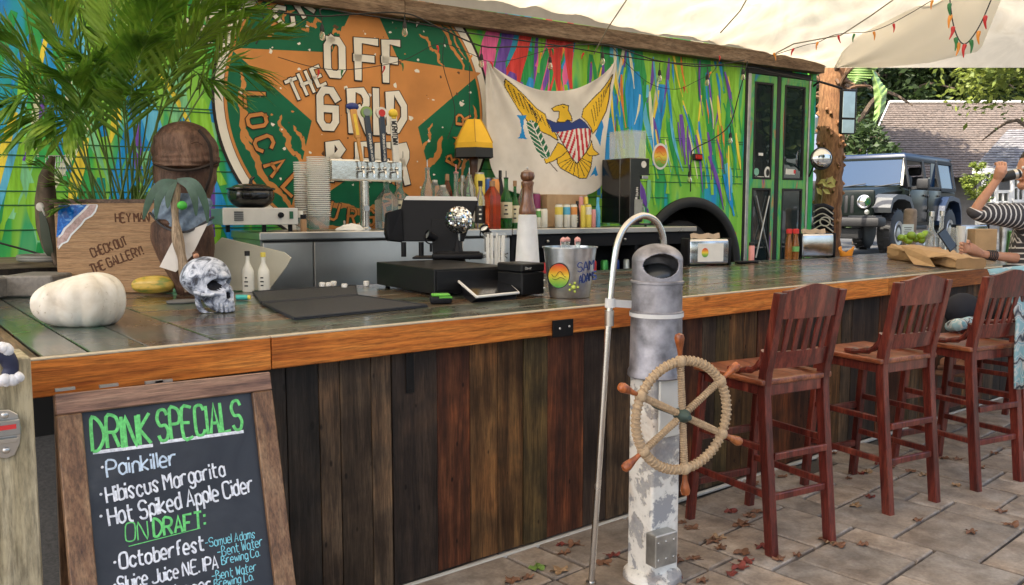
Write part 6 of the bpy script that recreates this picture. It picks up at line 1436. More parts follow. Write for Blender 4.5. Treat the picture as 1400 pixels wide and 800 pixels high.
# orange peel
p = onz(1156, 350, 1.07); g = G()
def peel(u, v):
    a = u*2*pi*.85; rr = .035*(1+.3*sin(a*3)); return p+Vector((0, .0, ZB-p.z))+VU*(rr*cos(a)*(1+.4*v)*1.2)+VN*(rr*sin(a)*.8)+Vector((0, 0, v*.09*(.7+.3*sin(a*2+1))))
g.grid(peel, 24, 6); o = g.build('orange_peel', mat('orange_skin', (.75, .28, .02), .45, bp=.3), None, True); o.modifiers.new('t', 'SOLIDIFY').thickness = .006; tag(o, 'torn curled orange peel beside the chrome napkin holder', 'orange peel')
# bag and foil
mat('kraft', (.42, .27, .14), .85, var=.12, ns=9, bp=.3)
BG = [(1212, 354), (1290, 366), (1296, 332), (1262, 327), (1218, 332)]
c_ = onz(1253, 360, 1.07); bg_ = thing('paper_bag', 'crumpled brown paper bag folded over on the bar', 'paper bag', c_)
A_, B_ = onz(1211, 354, 1.07), onz(1292, 366, 1.07); LB = (B_-A_).normalized(); DB = Vector((-LB.y, LB.x, 0)); LL = (B_-A_).length
def bagf(u, v):
    a = 2*pi*v; sx, sz = cos(a), sin(a); sq = max(abs(sx), abs(sz)); rr = 1/(sq**.8); w2 = .5+.5*sx*rr; h2 = .5+.5*sz*rr
    p = A_+LB*(u*LL*1.12)+DB*(w2*.22+.01)+Vector((0, 0, ZB-A_.z)); k = 1-.35*u*u
    nz = noise.noise(Vector((u*6, v*7, 1)))*.022+noise.noise(Vector((u*15, v*16, 5)))*.01
    p.z += max(.001, h2*.125*k+nz*min(1, h2*4)); p += DB*nz; return p
g = G(); g.grid(bagf, 16, 22); o = g.build('bag', MATS['kraft'], bg_, 12)
g = G(); g.poly([bagf(0.0, k/22)+LB*.003 for k in range(22)]); g.build('bag_end', MATS['kraft'], bg_); g = G(); g.poly([bagf(1, k/22)-LB*.001 for k in range(22)]); g.build('bag_end', MATS['kraft'], bg_)
F_ = [(.25, .0, .128), (.62, -.02, .12), (.98, .0, .10), (.85, -.085, .07), (1.0, -.12, .012), (.72, -.13, .008), (.45, -.05, .07)]
g = G(); g.add([A_+LB*(u*LL*1.1)+DB*v+Vector((0, 0, ZB-A_.z+z)) for u, v, z in F_], [(0, 1, 3, 6), (1, 2, 3), (6, 3, 4, 5)]); o2 = g.build('bag_flap', MATS['kraft'], bg_); o2.modifiers.new('t', 'SOLIDIFY').thickness = .002
mat('foil', (.7, .7, .68), .3, .9, var=.1, ns=20, bp=1.0, dist=.01); p = onz(1312, 358, 1.07)
ft = thing('foil_tray', 'crumpled foil wrapper with food scraps by the person\'s hand', 'foil', Vector((p.x, p.y, ZB)))
def foil(u, v):
    a = 2*pi*u; return Vector((cos(a)*v*.17*(1+.1*sin(5*a)), sin(a)*v*.1, .004+.028*v**3+.012*noise.noise(Vector((cos(a)*v*9, sin(a)*v*9, 0)))+.004))
g = G(); g.grid(foil, 40, 8); g.build('wrapper', MATS['foil'], ft, False, world=False)
g = G(); 
for k in range(9): g.ball((R.uniform(-.04, .05), R.uniform(-.03, .03), .02), R.uniform(.012, .02), 8, 5)
g.build('food', mat('food_brown', (.4, .16, .05), .6, var=.4, ns=40), ft, True, world=False)
# tray of limes with bottles behind
cl = onz(1245, 341, 1.07); cl = Vector((8.75, 1.45, ZB)); 
cl = face(1250, 330, (8.2, 1.35)); cl = Vector((cl.x, cl.y, ZB))
ltr = thing('lime_tray', 'shallow wooden tray heaped with green limes behind the paper bag', 'tray', cl)
g = G(); g.box(cl+Vector((0, 0, .035)), (.42, .25, .07), rz=VA, bev=.006); g.build('tray', mat('tray_wood', (.35, .17, .07), .6), ltr)
zl = face(1250, 322, cl[:2]).z
for k, (x, y, r_) in enumerate(((1238, 326, 5.5), (1246, 322, 6), (1253, 326, 6), (1259, 323, 5.5), (1266, 321, 6.5), (1232, 325, 5), (1242, 329, 5.5), (1261, 328, 5.5))):
    c2 = face(x, y, (cl.x+R.uniform(-.03, .03), cl.y+R.uniform(-.03, .03))); o = G().ball(c2, r_*scale_at(cl)*1.05, 14, 10, sc=(1.1, 1, .9)).build('lime', mat('lime_skin', (.22, .36, .03), .35, hue=.3), None, True)
    tag(o, 'bright green lime heaped in the shallow wooden tray', 'lime', 'limes in the tray')
for (x, yt, yb, w_, l) in ((1272, 289, 335, 19, 'left clear glass carafe behind the limes'), (1286, 288, 335, 16, 'right clear glass carafe with a red band behind the limes')):
    q0 = face(x, 335, (8.25, 1.3)); bottle(x, yb, yt, w_, 0, 'clear_glass', 'steel', None, l, .42, zbase=ZB, place=(q0.x, q0.y), grp='carafes', name='glass_carafe')
pq = face(1241, 318, (8.7, 1.5)); q = G(); q.box(Vector((pq.x, pq.y, pq.z)), (.12, .004, .17), rz=VA); pq2 = Vector((pq.x, pq.y, ZB)); 
cs_ = thing('price_card', 'pale blue card standing up behind the limes', 'card', pq2); q.box(Vector((pq.x, pq.y, (ZB+pq.z)/2)), (.02, .01, pq.z-ZB), rz=VA); q.build('card', flat('pale_card', (.5, .58, .6)), cs_)
q = G()
for k in range(5): q.box(pq+VN*.003+Vector((0, 0, .05-.022*k)), (.08-.01*(k % 2), .002, .006), rz=VA)
q.build('card_print', MATS['lab_black'], cs_)
for (x, y, w_, h_, mt_, l, nm) in ((1302, 333, 14, 22, 'clear_plastic', 'clear plastic cup behind the phone hand', 'plastic_cup'), (1313, 333, 12, 24, 'white_plastic', 'small white cup beside the far napkin holder', 'paper_cup'), (1342, 333, 30, 20, 'kraft', 'brown paper food box behind the far napkin holder', 'food_box'), (1371, 340, 13, 32, 'galvanised', 'small metal bucket standing by the striped sleeve', 'small_bucket'), (1387, 336, 20, 20, 'lab_green', 'green and white drink carton pack at the right edge', 'drink_carton')):
    q0 = face(x, y, (8.6, 1.2)); k_ = scale_at(q0); q0 = Vector((q0.x, q0.y, ZB)); g = G(); zt = face(x, y-h_, q0[:2]).z
    if 'box' in nm or 'carton' in nm: g.box(Vector((q0.x, q0.y, (ZB+zt)/2)), (w_*k_, .15, zt-ZB), rz=VA, bev=.005)
    else: g.lathe([(w_*k_*.36, 0), (w_*k_*.5, zt-ZB), (w_*k_*.46, zt-ZB), (w_*k_*.33, .004)], q0, 18, cap=False)
    tag(g.build(nm, MATS[mt_], None, 'box' not in nm and 40), l, nm.replace('_', ' '))
napkin(1312, 341, 42, 34, 'far black and chrome napkin holder with emblem card near the raised arm', paper=False)
# ================================================================ stools
wood('stool_wood', (.035, .006, .005), (.115, .017, .012), (.24, .055, .032), axis=2, s=6, rough=.36, coat=.25, st=8, bp=.2, knots=False, var=.12)
wood('seat_wood', (.09, .02, .010), (.22, .06, .024), (.36, .13, .05), axis=1, s=5, rough=.35, coat=.3, st=8, bp=.12, knots=False, var=.12)
def make_stool():
    t = thing('bar_stool', 'x', 'bar stool', (0, 0, 0)); SM = MATS['stool_wood']
    W, Dp, SH_, TH = .40, .44, .775, 1.165       # local: x across, y towards the bar, z up; origin under the seat centre
    for sx in (-1, 1):
        x = sx*(W/2-.02)
        pts = [(x*1.0, -.27, 0), (x, -.205, SH_-.15), (x, -.20, SH_), (x, -.225, SH_+.12), (x*1.02, -.275, TH-.01)]
        q = G(); cs_ = catmull(pts, 3); vs = []
        for i, p in enumerate(cs_):
            w2 = .019; d2 = .024 if p.z < SH_+.1 else .022
            vs += [p+Vector((-w2, -d2, 0)), p+Vector((w2, -d2, 0)), p+Vector((w2, d2, 0)), p+Vector((-w2, d2, 0))]
        N = len(cs_); fs = [(3, 2, 1, 0), tuple(4*(N-1)+k for k in range(4))]
        for i in range(N-1):
            for k in range(4): fs.append((4*i+k, 4*i+(k+1) % 4, 4*i+4+(k+1) % 4, 4*i+4+k))
        q.add(vs, fs); o = q.build('rear_post', SM, t, world=False); md = o.modifiers.new('b', 'BEVEL'); md.width = .004; md.segments = 2
        q = G(); q.beam((x*1.08, .245, 0), (x, .185, SH_-.035), .038, .038, up=(0, 1, 0), bev=.004); q.build('front_leg', SM, t, world=False)
        # side rails and hip bracket
        for z in (.30, .50): q = G(); q.beam((x*1.03, -.22, z-.03), (x*1.05, .21, z-.03), .02, .03, bev=.003); q.build('stretcher', SM, t, world=False)
        q = G(); q.tube(catmull([(x, .02, SH_+.012), (x, -.08, SH_+.02), (x, -.16, SH_+.05), (x, -.195, SH_+.12)], 5), [.013, .015, .017, .019]*4, 8); q.build('hip_bracket', SM, t, True, world=False)
    for z in (.26, .44): q = G(); q.beam((-W/2+.04, -.245+.0*z, z), (W/2-.04, -.245, z), .02, .03, bev=.003); q.build('stretcher', SM, t, world=False)
    for z in (.2, .42): q = G(); q.beam((-W/2+.03, .225, z), (W/2-.03, .225, z), .02, .035, bev=.003); q.build('stretcher', SM, t, world=False)
    q = G()
    for a in (((-W/2+.04, -.2), (W/2-.04, -.2)), ((-W/2+.04, .185), (W/2-.04, .185)), ((-W/2+.02, -.18), (-W/2+.02, .165)), ((W/2-.02, -.18), (W/2-.02, .165))): q.beam((*a[0], SH_-.045), (*a[1], SH_-.045), .02, .06, bev=.003)
    q.build('seat_frame', SM, t, world=False)
    def seat(u, v):
        x = (u-.5); y = (v-.5); r = 1-.1*abs(x*2)**4*0
        return Vector((x*(W+.03)*(1-.0*v), y*Dp, SH_-.008*cos(x*pi)*cos(y*pi)))
    q = G(); q.grid(seat, 14, 14); n0 = len(q.v); o = q.build('seat', MATS['seat_wood'], t, True, world=False); md = o.modifiers.new('s', 'SOLIDIFY'); md.thickness = .026; md.offset = -1; md = o.modifiers.new('b', 'BEVEL'); md.width = .007; md.segments = 3
    # back: crest, lower rail, five slats
    def rail(z0, z1, y0, y1, crest):
        g = G(); n = 12
        for i in range(n+1):
            x = -W/2+.035+(W-.07)*i/n; c = .018*sin(pi*i/n); top = z1+(.028*sin(pi*i/n)**2 if crest else 0)
            for yy, zz in ((y0-c-.010, z0), (y1-c-.010, top), (y1-c+.010, top), (y0-c+.010, z0)): g.v.append(Vector((x, yy, zz)))
        for i in range(n):
            for k in range(4): g.f.append((4*i+k, 4*i+(k+1) % 4, 4*i+4+(k+1) % 4, 4*i+4+k)); g.m.append(0)
        g.f += [(3, 2, 1, 0), tuple(4*n+k for k in range(4))]; g.m += [0, 0]; return g
    rail(TH-.125, TH-.005, -.258, -.276, True).build('crest_rail', SM, t, 30, world=False)
    rail(SH_+.045, SH_+.12, -.208, -.224, False).build('lower_rail', SM, t, 30, world=False)
    for k in range(5):
        x = -.116+.058*k; c = .018*sin(pi*(x+W/2)/W); q = G(); q.beam((x, -.224-c, SH_+.115), (x, -.260-c, TH-.12), .028, .012, up=(0, 1, 0), bev=.003); q.build('slat', SM, t, world=False)
    return t
st0 = make_stool(); st0['group'] = 'dark red bar stools along the bar'
def place(first, x, y, rz, lab):
    if first: st0.location = (x, y, .0); st0.rotation_euler = (0, 0, rz); st0['label'] = lab; return st0
    return copy_thing(st0, (x, y, 0), rz, lab)
place(True, 3.265, -.43, radians(-9), 'dark red wooden bar stool nearest the camera, beside the metal post')
place(False, 4.15, -.48, radians(-9), 'dark red bar stool second from the metal post, pulled to the bar')
place(False, 4.87, -.60, radians(-12), 'dark red bar stool third from the post, with a patterned blanket over its back')
place(False, 5.85, -.42, radians(-4), 'dark red bar stool under the person in the striped shirt')
place(False, 6.75, -.45, radians(-2), 'farthest dark red bar stool, mostly hidden behind the seated person')

# ================================================================ metal post with ventilator top, wheel
mat('lead_grey', (.27, .265, .29), .48, .6, var=.5, ns=14, bp=.35)
m, n, b = nodes('peeling_paint'); mp = coords(n, rnd=False); t1 = noi(n, mp, 4.2, 12, .15, .66); t2 = noi(n, mp, 3.3, 6, .5)
r1 = ramp(n, [(.40, (.30, .30, .31)), (.415, (.66, .64, .59)), (.47, (.74, .72, .67)), (.515, (.70, .67, .62)), (.525, (.40, .39, .38)), (.60, (.27, .27, .28))], 'LINEAR'); n.links.new(t1.outputs[0], r1.inputs[0])
r2 = ramp(n, [(.5, (1, 1, 1)), (.62, (.75, .65, .58))]); n.links.new(t2.outputs[0], r2.inputs[0])
n.links.new(mix(n, 1.0, r1.outputs[0], r2.outputs[0], 'MULTIPLY'), b.inputs['Base Color']); b.inputs['Roughness'].default_value = .6
rb2 = ramp(n, [(.51, (1, 1, 1)), (.525, (0, 0, 0))]); n.links.new(t1.outputs[0], rb2.inputs[0]); bump(n, b, rb2.outputs[0], .8, .004)
PX, PY = 2.50, -.49; RA = radians(-13)
def PF(px, py, d=0): return face(px, py, (PX+VN.x*d, PY+VN.y*d))
KP = scale_at((PX, PY)); rC = 35.5*KP
zT = PF(897, 333).z; z1 = PF(897, 385).z; zS = PF(897, 425).z; zE = PF(897, 502).z
post = thing('ship_post', 'weathered metal ship ventilator post with peeling white paint carrying a rope wrapped wheel', 'post', (PX, PY, 0), RA)
pc = PF(898, 400); pcx, pcy = pc.x, pc.y
q = G(); q.lathe([(rC*1.05, zE-.035), (rC*1.1, zE-.03), (rC*1.08, zE-.012), (rC*1.02, zE), (rC*.99, zS-.012), (rC*1.03, zS-.008), (rC*1.03, zS), (rC*.98, zS+.003), (rC*.98, z1-.006), (rC*1.04, z1-.004), (rC*1.04, z1+.004), (rC*.97, z1+.008)], (pcx, pcy, 0), 40, cap=False)
q.build('ventilator_pipe', MATS['lead_grey'], post, 35)
# dome cap with an opening on the side facing the camera
bm = bmesh.new(); nA, nB = 150, 70; grid = []
for j in range(nB+1):
    row = []
    for k in range(nA):
        a = 2*pi*k/nA; t = j/nB
        zA = z1+.006; hs_ = (zT-z1)*.52
        if t < .5: r = rC*.97; z = zA+hs_*t*2
        else: s_ = (t-.5)*2*pi/2; r = rC*.97*cos(s_)+.0005; z = zA+hs_+(zT-zA-hs_)*sin(s_)
        row.append(bm.verts.new((pcx+r*cos(a), pcy+r*sin(a), z)))
    grid.append(row)
oc = PF(906, 364, rC)          # centre of the opening on the near side
for j in range(nB):
    for k in range(nA):
        vs = (grid[j][k], grid[j][(k+1) % nA], grid[j+1][(k+1) % nA], grid[j+1][k]); c_ = sum((v.co for v in vs), Vector())/4
        dx = (c_-oc).dot(VU)/KP; dz = (c_.z-oc.z)/KP; dn = (c_-Vector((pcx, pcy, c_.z))).dot(VN)
        if dn > 0 and (dx/25)**2+(dz/16.5)**2 < 1: continue
        try: bm.faces.new(vs)
        except Exception: pass
bmesh.ops.remove_doubles(bm, verts=bm.verts, dist=.0008)
bmesh.ops.delete(bm, geom=[v for v in bm.verts if not v.link_faces], context='VERTS')
q = G(); q.bm(bm); o = q.build('ventilator_hood', MATS['lead_grey'], post, 50); md = o.modifiers.new('t', 'SOLIDIFY'); md.thickness = .006; md.offset = -1
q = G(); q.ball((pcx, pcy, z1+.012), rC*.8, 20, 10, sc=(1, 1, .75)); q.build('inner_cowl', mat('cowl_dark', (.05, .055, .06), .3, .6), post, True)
# square column
ca = Vector((cos(RA), sin(RA), 0)); cb_ = Vector((-sin(RA), cos(RA), 0))
HWD = .073
q = G(); q.box((pcx, pcy, (zE-.03)/2), (HWD*2, HWD*2, zE-.03), rz=RA+radians(8), bev=.01, seg=2); q.build('column', MATS['peeling_paint'], post)
q = G(); q.lathe([(rC*1.2, 0), (rC*1.15, .03), (rC*.9, .05)], (pcx, pcy, 0), 24); q.build('base_collar', MATS['peeling_paint'], post, True)
RB = RA+radians(8); fN = Vector((sin(RB), -cos(RB), 0)); fU = Vector((cos(RB), sin(RB), 0)); fc = Vector((pcx, pcy, 0))+fN*HWD
q = G(); zc = onp(905, 545, (fc.x, fc.y), RB); q.box(Vector((fc.x, fc.y, 0))+fN*.006+Vector((0, 0, onp(900, 555, (fc.x, fc.y), RB).z)), (.105, .012, .26), rz=RB, bev=.004); q.build('shaft_plate', flat('white_paint_plate', (.6, .6, .57), .45), post)
bzc = onp(897, 745, (fc.x, fc.y), RB)
q = G(); q.box(Vector((bzc.x, bzc.y, bzc.z))+fN*.03, (.115, .06, .13), rz=RB, bev=.004); jb2 = q.build('junction_box', mat('galv_box', (.4, .4, .38), .35, .8, var=.3), post)
for k in range(6): q = G(); q.lathe([(.006, 0), (.005, .004)], bzc+fN*.06+fU*(-.04+.04*(k % 3))+Vector((0, 0, .035-.07*(k//3))), 8, rot=Matrix.Rotation(RB, 4, 'Z') @ Matrix.Rotation(pi/2, 4, 'X')); q.build('screw', MATS['screw_zinc'], jb2)
# wheel
hub = onp(933, 568, (2.5, -.745), RA); wN = Vector((sin(RA), -cos(RA), 0)); wU = Vector((cos(RA), sin(RA), 0)); wV = Vector((0, 0, 1))
RW_ = .205; th0 = radians(94)
mat('rope', (.40, .29, .18), .9, var=.25, ns=60, bp=.4); wood('handle_wood', (.16, .035, .012), (.36, .10, .025), (.52, .19, .06), axis=2, s=8, rough=.35, coat=.2, st=3, knots=False); mat('verdigris', (.06, .09, .08), .6, .5)
def wp(r, a, d=0): return hub+(wU*cos(a)+wV*sin(a))*r+wN*d
q = G()
rimp = [wp(RW_, 2*pi*k/60) for k in range(60)]; q.tube(rimp, .0155, 10, closed=True); wh = q.build('ship_wheel', MATS['rope'], post, True); wh['label'] = 'rope wrapped ship steering wheel with six orange wooden handles'
q = G(); pts = []
nw = 74
for k in range(nw*8):
    a = 2*pi*k/(nw*8); b2 = 2*pi*nw*a/(2*pi); rr = RW_+.0165*cos(b2); pts.append(hub+(wU*cos(a)+wV*sin(a))*rr+wN*.0165*sin(b2))
q.tube(pts, .0042, 5, closed=True); q.build('rope_wrap', MATS['rope'], wh, True)
q = G(); q.lathe([(.022, -.03), (.026, 0), (.024, .02), (.014, .03), (.01, .045), (.0001, .047)], hub, 16, rot=wN.to_track_quat('Z', 'Y').to_matrix().to_4x4()); q.tube([hub-wN*.0, hub-wN*.19], .012, 10); q.build('hub', MATS['verdigris'], wh, True)
for k in range(6):
    a = th0+k*pi/3
    q = G(); q.tube([wp(.02, a), wp(RW_, a)], .010, 8); 
    pts = []; T_ = wp(1, a)-hub; S_ = wN; Q_ = T_.cross(S_)
    for j in range(110): t = j/109; b2 = t*18*2*pi; pts.append(wp(.03+t*(RW_-.045), a)+S_*.0115*cos(b2)+Q_*.0115*sin(b2))
    q.tube(pts, .0038, 5); q.ball(wp(RW_, a), .024, 10, 8, rot=Matrix.Identity(4)); q.build('spoke', MATS['rope'], wh, True)
    q = G(); rot = T_.to_track_quat('Z', 'Y').to_matrix().to_4x4(); q.lathe([(.008, 0), (.009, .012), (.011, .03), (.016, .05), (.019, .068), (.015, .082), (.0001, .088)], wp(RW_+.018, a), 14, rot=rot); ho = q.build('handle', MATS['handle_wood'], wh, True)
# bent steel pipe
pp_ = [(808, 795), (815, 700), (824, 560), (832, 440), (840, 355), (848, 322), (862, 303), (880, 295), (897, 303), (906, 322), (908, 345)]
q = G(); pts = [onp(x, y, (0, -.40), 0) for x, y in pp_]; pts[0].z = 0.0; q.tube(catmull(pts, 6), .0135, 12); 
hr = q.build('steel_pipe', mat('brushed_steel', (.6, .58, .55), .25, 1, var=.08, ns=10), None, True); 
hrt = thing('bent_pipe', 'bent stainless steel pipe hooked over at the top beside the metal post', 'pipe', (pts[0].x, pts[0].y, 0)); hr.parent = hrt; hr.matrix_parent_inverse = wm(hrt).inverted()
q = G(); q.lathe([(.035, 0), (.035, .006), (.02, .01), (.02, .03)], (pts[0].x, pts[0].y, 0), 18); q.build('flange', MATS['steel'], hrt, True)
a = onp(834, 414, (0, -.4), 0); c2 = Vector((pcx, pcy, a.z)); q = G(); sp = []
q.beam(a-VU*.01, Vector((pcx, pcy, a.z-.012))-VU*rC*.9, .003, .03); q.lathe([(rC*1.045, -.016), (rC*1.05, 0), (rC*1.045, .0)], (pcx, pcy, zS-.004), 40, cap=False); q.lathe([(.02, -.018), (.02, .018)], a, 16, cap=False); q.build('clamp_strap', flat('strap_white', (.62, .62, .62), .4), hrt)
q = G(); b_ = onp(833, 435, (0, -.4), 0); q.lathe([(.0185, -.03), (.0185, .03)], b_, 14); q.build('coupling', MATS['steel'], hrt, True)

# ================================================================ chalkboard A frame
wood('frame_wood_v', (.08, .035, .018), (.23, .12, .06), (.36, .22, .12), axis=2, s=5, rough=.5, coat=.1, st=16)
wood('frame_wood_h', (.06, .03, .024), (.20, .11, .075), (.30, .19, .13), axis=0, s=5, rough=.5, coat=.1, st=16)
# board plane: top edge nearer the bar, leaning; local u along X, v up the slope
yT = -.17; TL = onp(73, 540, (0, yT), 0); TR = onp(367, 509, (0, yT), 0)
yB = -.46
U_ = (TR-TL).normalized(); BL = onz(113, 1035, .02); 
lean = Vector((0, yB-yT, -TL.z)); lean = lean-U_*lean.dot(U_); V_ = -lean.normalized(); N__ = U_.cross(V_)
Wf = (TR-TL).length; Hf = 1.06
af = thing('chalkboard_sign', 'wooden framed chalkboard A frame listing drink specials in chalk marker', 'chalkboard', (TL.x+Wf/2, yT, 0))
def bp(u, v, d=0): return TL+U_*u-V_*v+N__*d          # u metres right, v metres down the board
RM = Matrix((U_, N__, V_)).transposed().to_4x4()
fw = .064
def slat_(u0, u1, v0, v1, th, name, mt, d=0): c = (bp(u0, v0)+bp(u1, v1))/2+N__*d; return G().box(c, (abs(u1-u0), th, abs(v1-v0)), rot=RM, bev=.003).build(name, MATS[mt], af)
slat_(0, Wf, 0, fw*.9, .03, 'frame_rail', 'frame_wood_h'); slat_(0, fw, fw*.9+.001, Hf-fw, .03, 'frame_stile', 'frame_wood_v'); slat_(Wf-fw, Wf, fw*.9+.001, Hf-fw, .03, 'frame_stile', 'frame_wood_v'); slat_(0, Wf, Hf-fw+.001, Hf, .03, 'frame_rail', 'frame_wood_h')
m, n, b = nodes('chalkboard'); mp = coords(n, rnd=False); t1 = noi(n, mp, 4, 6, 1); r1 = ramp(n, [(.35, (.012, .015, .024)), (.6, (.03, .034, .045)), (.75, (.055, .06, .07))]); n.links.new(t1.outputs[0], r1.inputs[0]); n.links.new(r1.outputs[0], b.inputs['Base Color']); b.inputs['Roughness'].default_value = .45
slat_(fw*.9, Wf-fw*.9, fw*.8, Hf-fw*.9, .008, 'slate_panel', 'chalkboard', -.004)
# rear leg frame
for u in (.03, Wf-.03): G().beam(bp(u, .01, -.03), Vector((bp(u, 0).x, yT+.12, .01)), .05, .02, up=(0, 1, 0)).build('rear_leg', MATS['frame_wood_v'], af)
[mat(k_, c_, .8, var=.3, ns=90, bp=.2) for k_, c_ in (('chalk_green', (.14, .58, .18)), ('chalk_white', (.66, .70, .82)), ('chalk_cyan', (.2, .56, .68)), ('chalk_pale', (.5, .62, .78)))]
n0 = (TL.x, TL.y)
Nn = N__; 
def on_board(x, y):
    d = ray(x, y); t = (TL-EYE).dot(Nn)/d.dot(Nn); return EYE+d*t
if (on_board(200, 600)-EYE).length < 0: pass
SG = 1 if Nn.dot(EYE-TL) > 0 else -1
def chalk(text, x0, y0, x1, y1, hp, r, mt, jit=.22, wk=None, gname='chalk_lettering'):
    q = G(); A = on_board(x0, y0)+Nn*SG*.0005; B = on_board(x1, y1); U2 = (B-A).normalized(); V2 = Nn.cross(U2)*SG; 
    top = on_board(x0, y0-hp); h = (top-A).length
    w2 = (B-A).length/text_w(text, h)
    write(q, text, A+U2*0, U2, V2, h, r, wk=w2*1.02, jit=jit, N=Nn*SG, flatk=.25)
    return q.build(gname, MATS[mt], af)
chalk('DRINK', 127, 616, 210, 606, 43, .0052, 'chalk_green', .15); chalk('SPECIALS', 218, 602, 333, 587, 41, .0052, 'chalk_green', .15)
for (a, c) in (((127, 619), (209, 609)), ((219, 605), (333, 590))):
    q = G(); q.tube([on_board(*a), on_board(*c)], .0055, 6, flatn=Nn, flatk=.2); q.build('chalk_underline', MATS['chalk_white'], af)
chalk('Painkiller', 147, 652, 243, 635, 22, .0032, 'chalk_pale'); chalk('Hibiscus Margarita', 146, 688, 308, 650, 22, .0032, 'chalk_white'); chalk('Hot Spiked Apple Cider', 150, 719, 346, 672, 24, .0034, 'chalk_white')
chalk('ON', 172, 741, 205, 736, 25, .0020, 'chalk_green', .1); chalk('DRAFT:', 211, 734, 282, 721, 23, .0040, 'chalk_green', .15)
q = G(); q.tube([on_board(176, 747), on_board(274, 722)], .0013, 5, flatn=Nn, flatk=.3); q.build('chalk_underline', MATS['chalk_green'], af)
chalk('Octoberfest', 165, 778, 280, 752, 21, .0034, 'chalk_white'); chalk('-Samuel Adams', 281, 749, 349, 735, 12, .0014, 'chalk_cyan')
chalk('Sluice Juice N.E. IPA', 162, 808, 298, 777, 19, .0028, 'chalk_white'); chalk('-Bent Water', 298, 762, 360, 746, 13, .0015, 'chalk_cyan'); chalk('Brewing Co.', 303, 772, 356, 760, 11, .0015, 'chalk_cyan')
chalk('Lager', 240, 818, 291, 806, 19, .0028, 'chalk_white'); chalk('-Bent Water', 290, 794, 351, 780, 12, .0015, 'chalk_cyan'); chalk('Brewing Co.', 293, 804, 347, 793, 11, .0015, 'chalk_cyan')
for (x, y) in ((140, 639), (138, 676), (138, 706), (157, 769), (157, 800)):
    q = G(); q.ball(on_board(x, y), .0042, 8, 6); q.build('chalk_dot', MATS['chalk_white'], af)
for x, y in ((90, 533), (150, 528), (212, 523), (225, 522)): 
    p = onp(x, y, (0, yT), 0); G().box(p+Vector((0, .012, 0)), (.05, .012, .008)).build('hinge', MATS['steel_dull'], af)

# left timber post with bottle opener
wood('pale_post', (.22, .19, .11), (.36, .31, .20), (.48, .43, .31), axis=2, s=4, rough=.7, st=7)
lpT = onp(42, 488, (0, -.236), 0)
lp_ = thing('timber_post', 'pale pressure treated timber post at the left edge of the photo', 'post', (lpT.x-.09, -.16, 0))
G().box((lpT.x-.09, -.15, lpT.z/2), (.18, .17, lpT.z), bev=.004).build('post', MATS['pale_post'], lp_)
op = thing('wall_bottle_opener', 'metal wall mounted bottle opener screwed to the timber post', 'bottle opener', (.3, -.24, .95))
OP = lambda x, y, d=0: onp(x, y, (0, -.236-d), 0); Ko = .0019
for nm_, pts_, d0, th, mt_ in (('plate', [(-14, 561), (12, 560), (24, 566), (29, 585), (27, 606), (20, 622), (8, 627), (-12, 624)], .002, .004, 'steel'), ('lip', [(-14, 577), (26, 572), (28, 592), (-14, 598)], .008, .014, 'chrome'), ('tongue', [(-12, 602), (24, 597), (24, 603), (-12, 608)], .008, .012, 'steel')):
    if mt_ == 'chrome': mt_ = 'steel_dull'
    a = [OP(x, y, d0) for x, y in pts_]; c_ = [p-Vector((0, th, 0)) for p in a]; N = len(a); q = G(); q.add(a+c_, [tuple(range(N)), tuple(range(N, 2*N))[::-1]]+[(k, N+k, N+(k+1) % N, (k+1) % N) for k in range(N)]); o = q.build(nm_, MATS[mt_], op); md = o.modifiers.new('b', 'BEVEL'); md.width = .0015
for x, y in ((7, 568), (9, 616)):
    q = G(); q.ball(OP(x, y, .008), .009, 10, 6, sc=(1, .5, 1)); q.build('screw', MATS['screw_zinc'], op, True)
q = G(); q.box(OP(7, 585, .0235), (.05, .001, .012)); q.build('emblem', MATS['sticker_red'], op)
hg = thing('hanging_figure', 'dark blue clad leg with white fluffy cuff of a figure hanging at the left edge', 'figure', OP(8, 500, .05))
q = G(); q.tube(catmull([OP(-8, 482, .04), OP(8, 488, .05), OP(15, 502, .05), OP(12, 513, .05)], 5), [.03, .028, .026, .025, .024, .022, .021, .02, .02, .019, .018, .018, .018, .018, .018, .018], 12); q.build('trouser_leg', flat('dark_navy', (.02, .025, .06)), hg, True)
for pts_, r_ in (([(-10, 478), (0, 476), (10, 480)], .017), ([(4, 522), (14, 519), (27, 516)], .015)):
    q = G()
    for k in range(14):
        t = k/13*(len(pts_)-1); i = min(int(t), len(pts_)-2); f = t-i; x = pts_[i][0]+(pts_[i+1][0]-pts_[i][0])*f; y = pts_[i][1]+(pts_[i+1][1]-pts_[i][1])*f
        q.ball(OP(x+R.uniform(-2, 2), y+R.uniform(-3, 3), .06+R.uniform(-.01, .01)), r_*R.uniform(.6, 1), 10, 6)
    q.build('fluffy_cuff', flat('fluff', (.65, .66, .7), .95), hg, True)

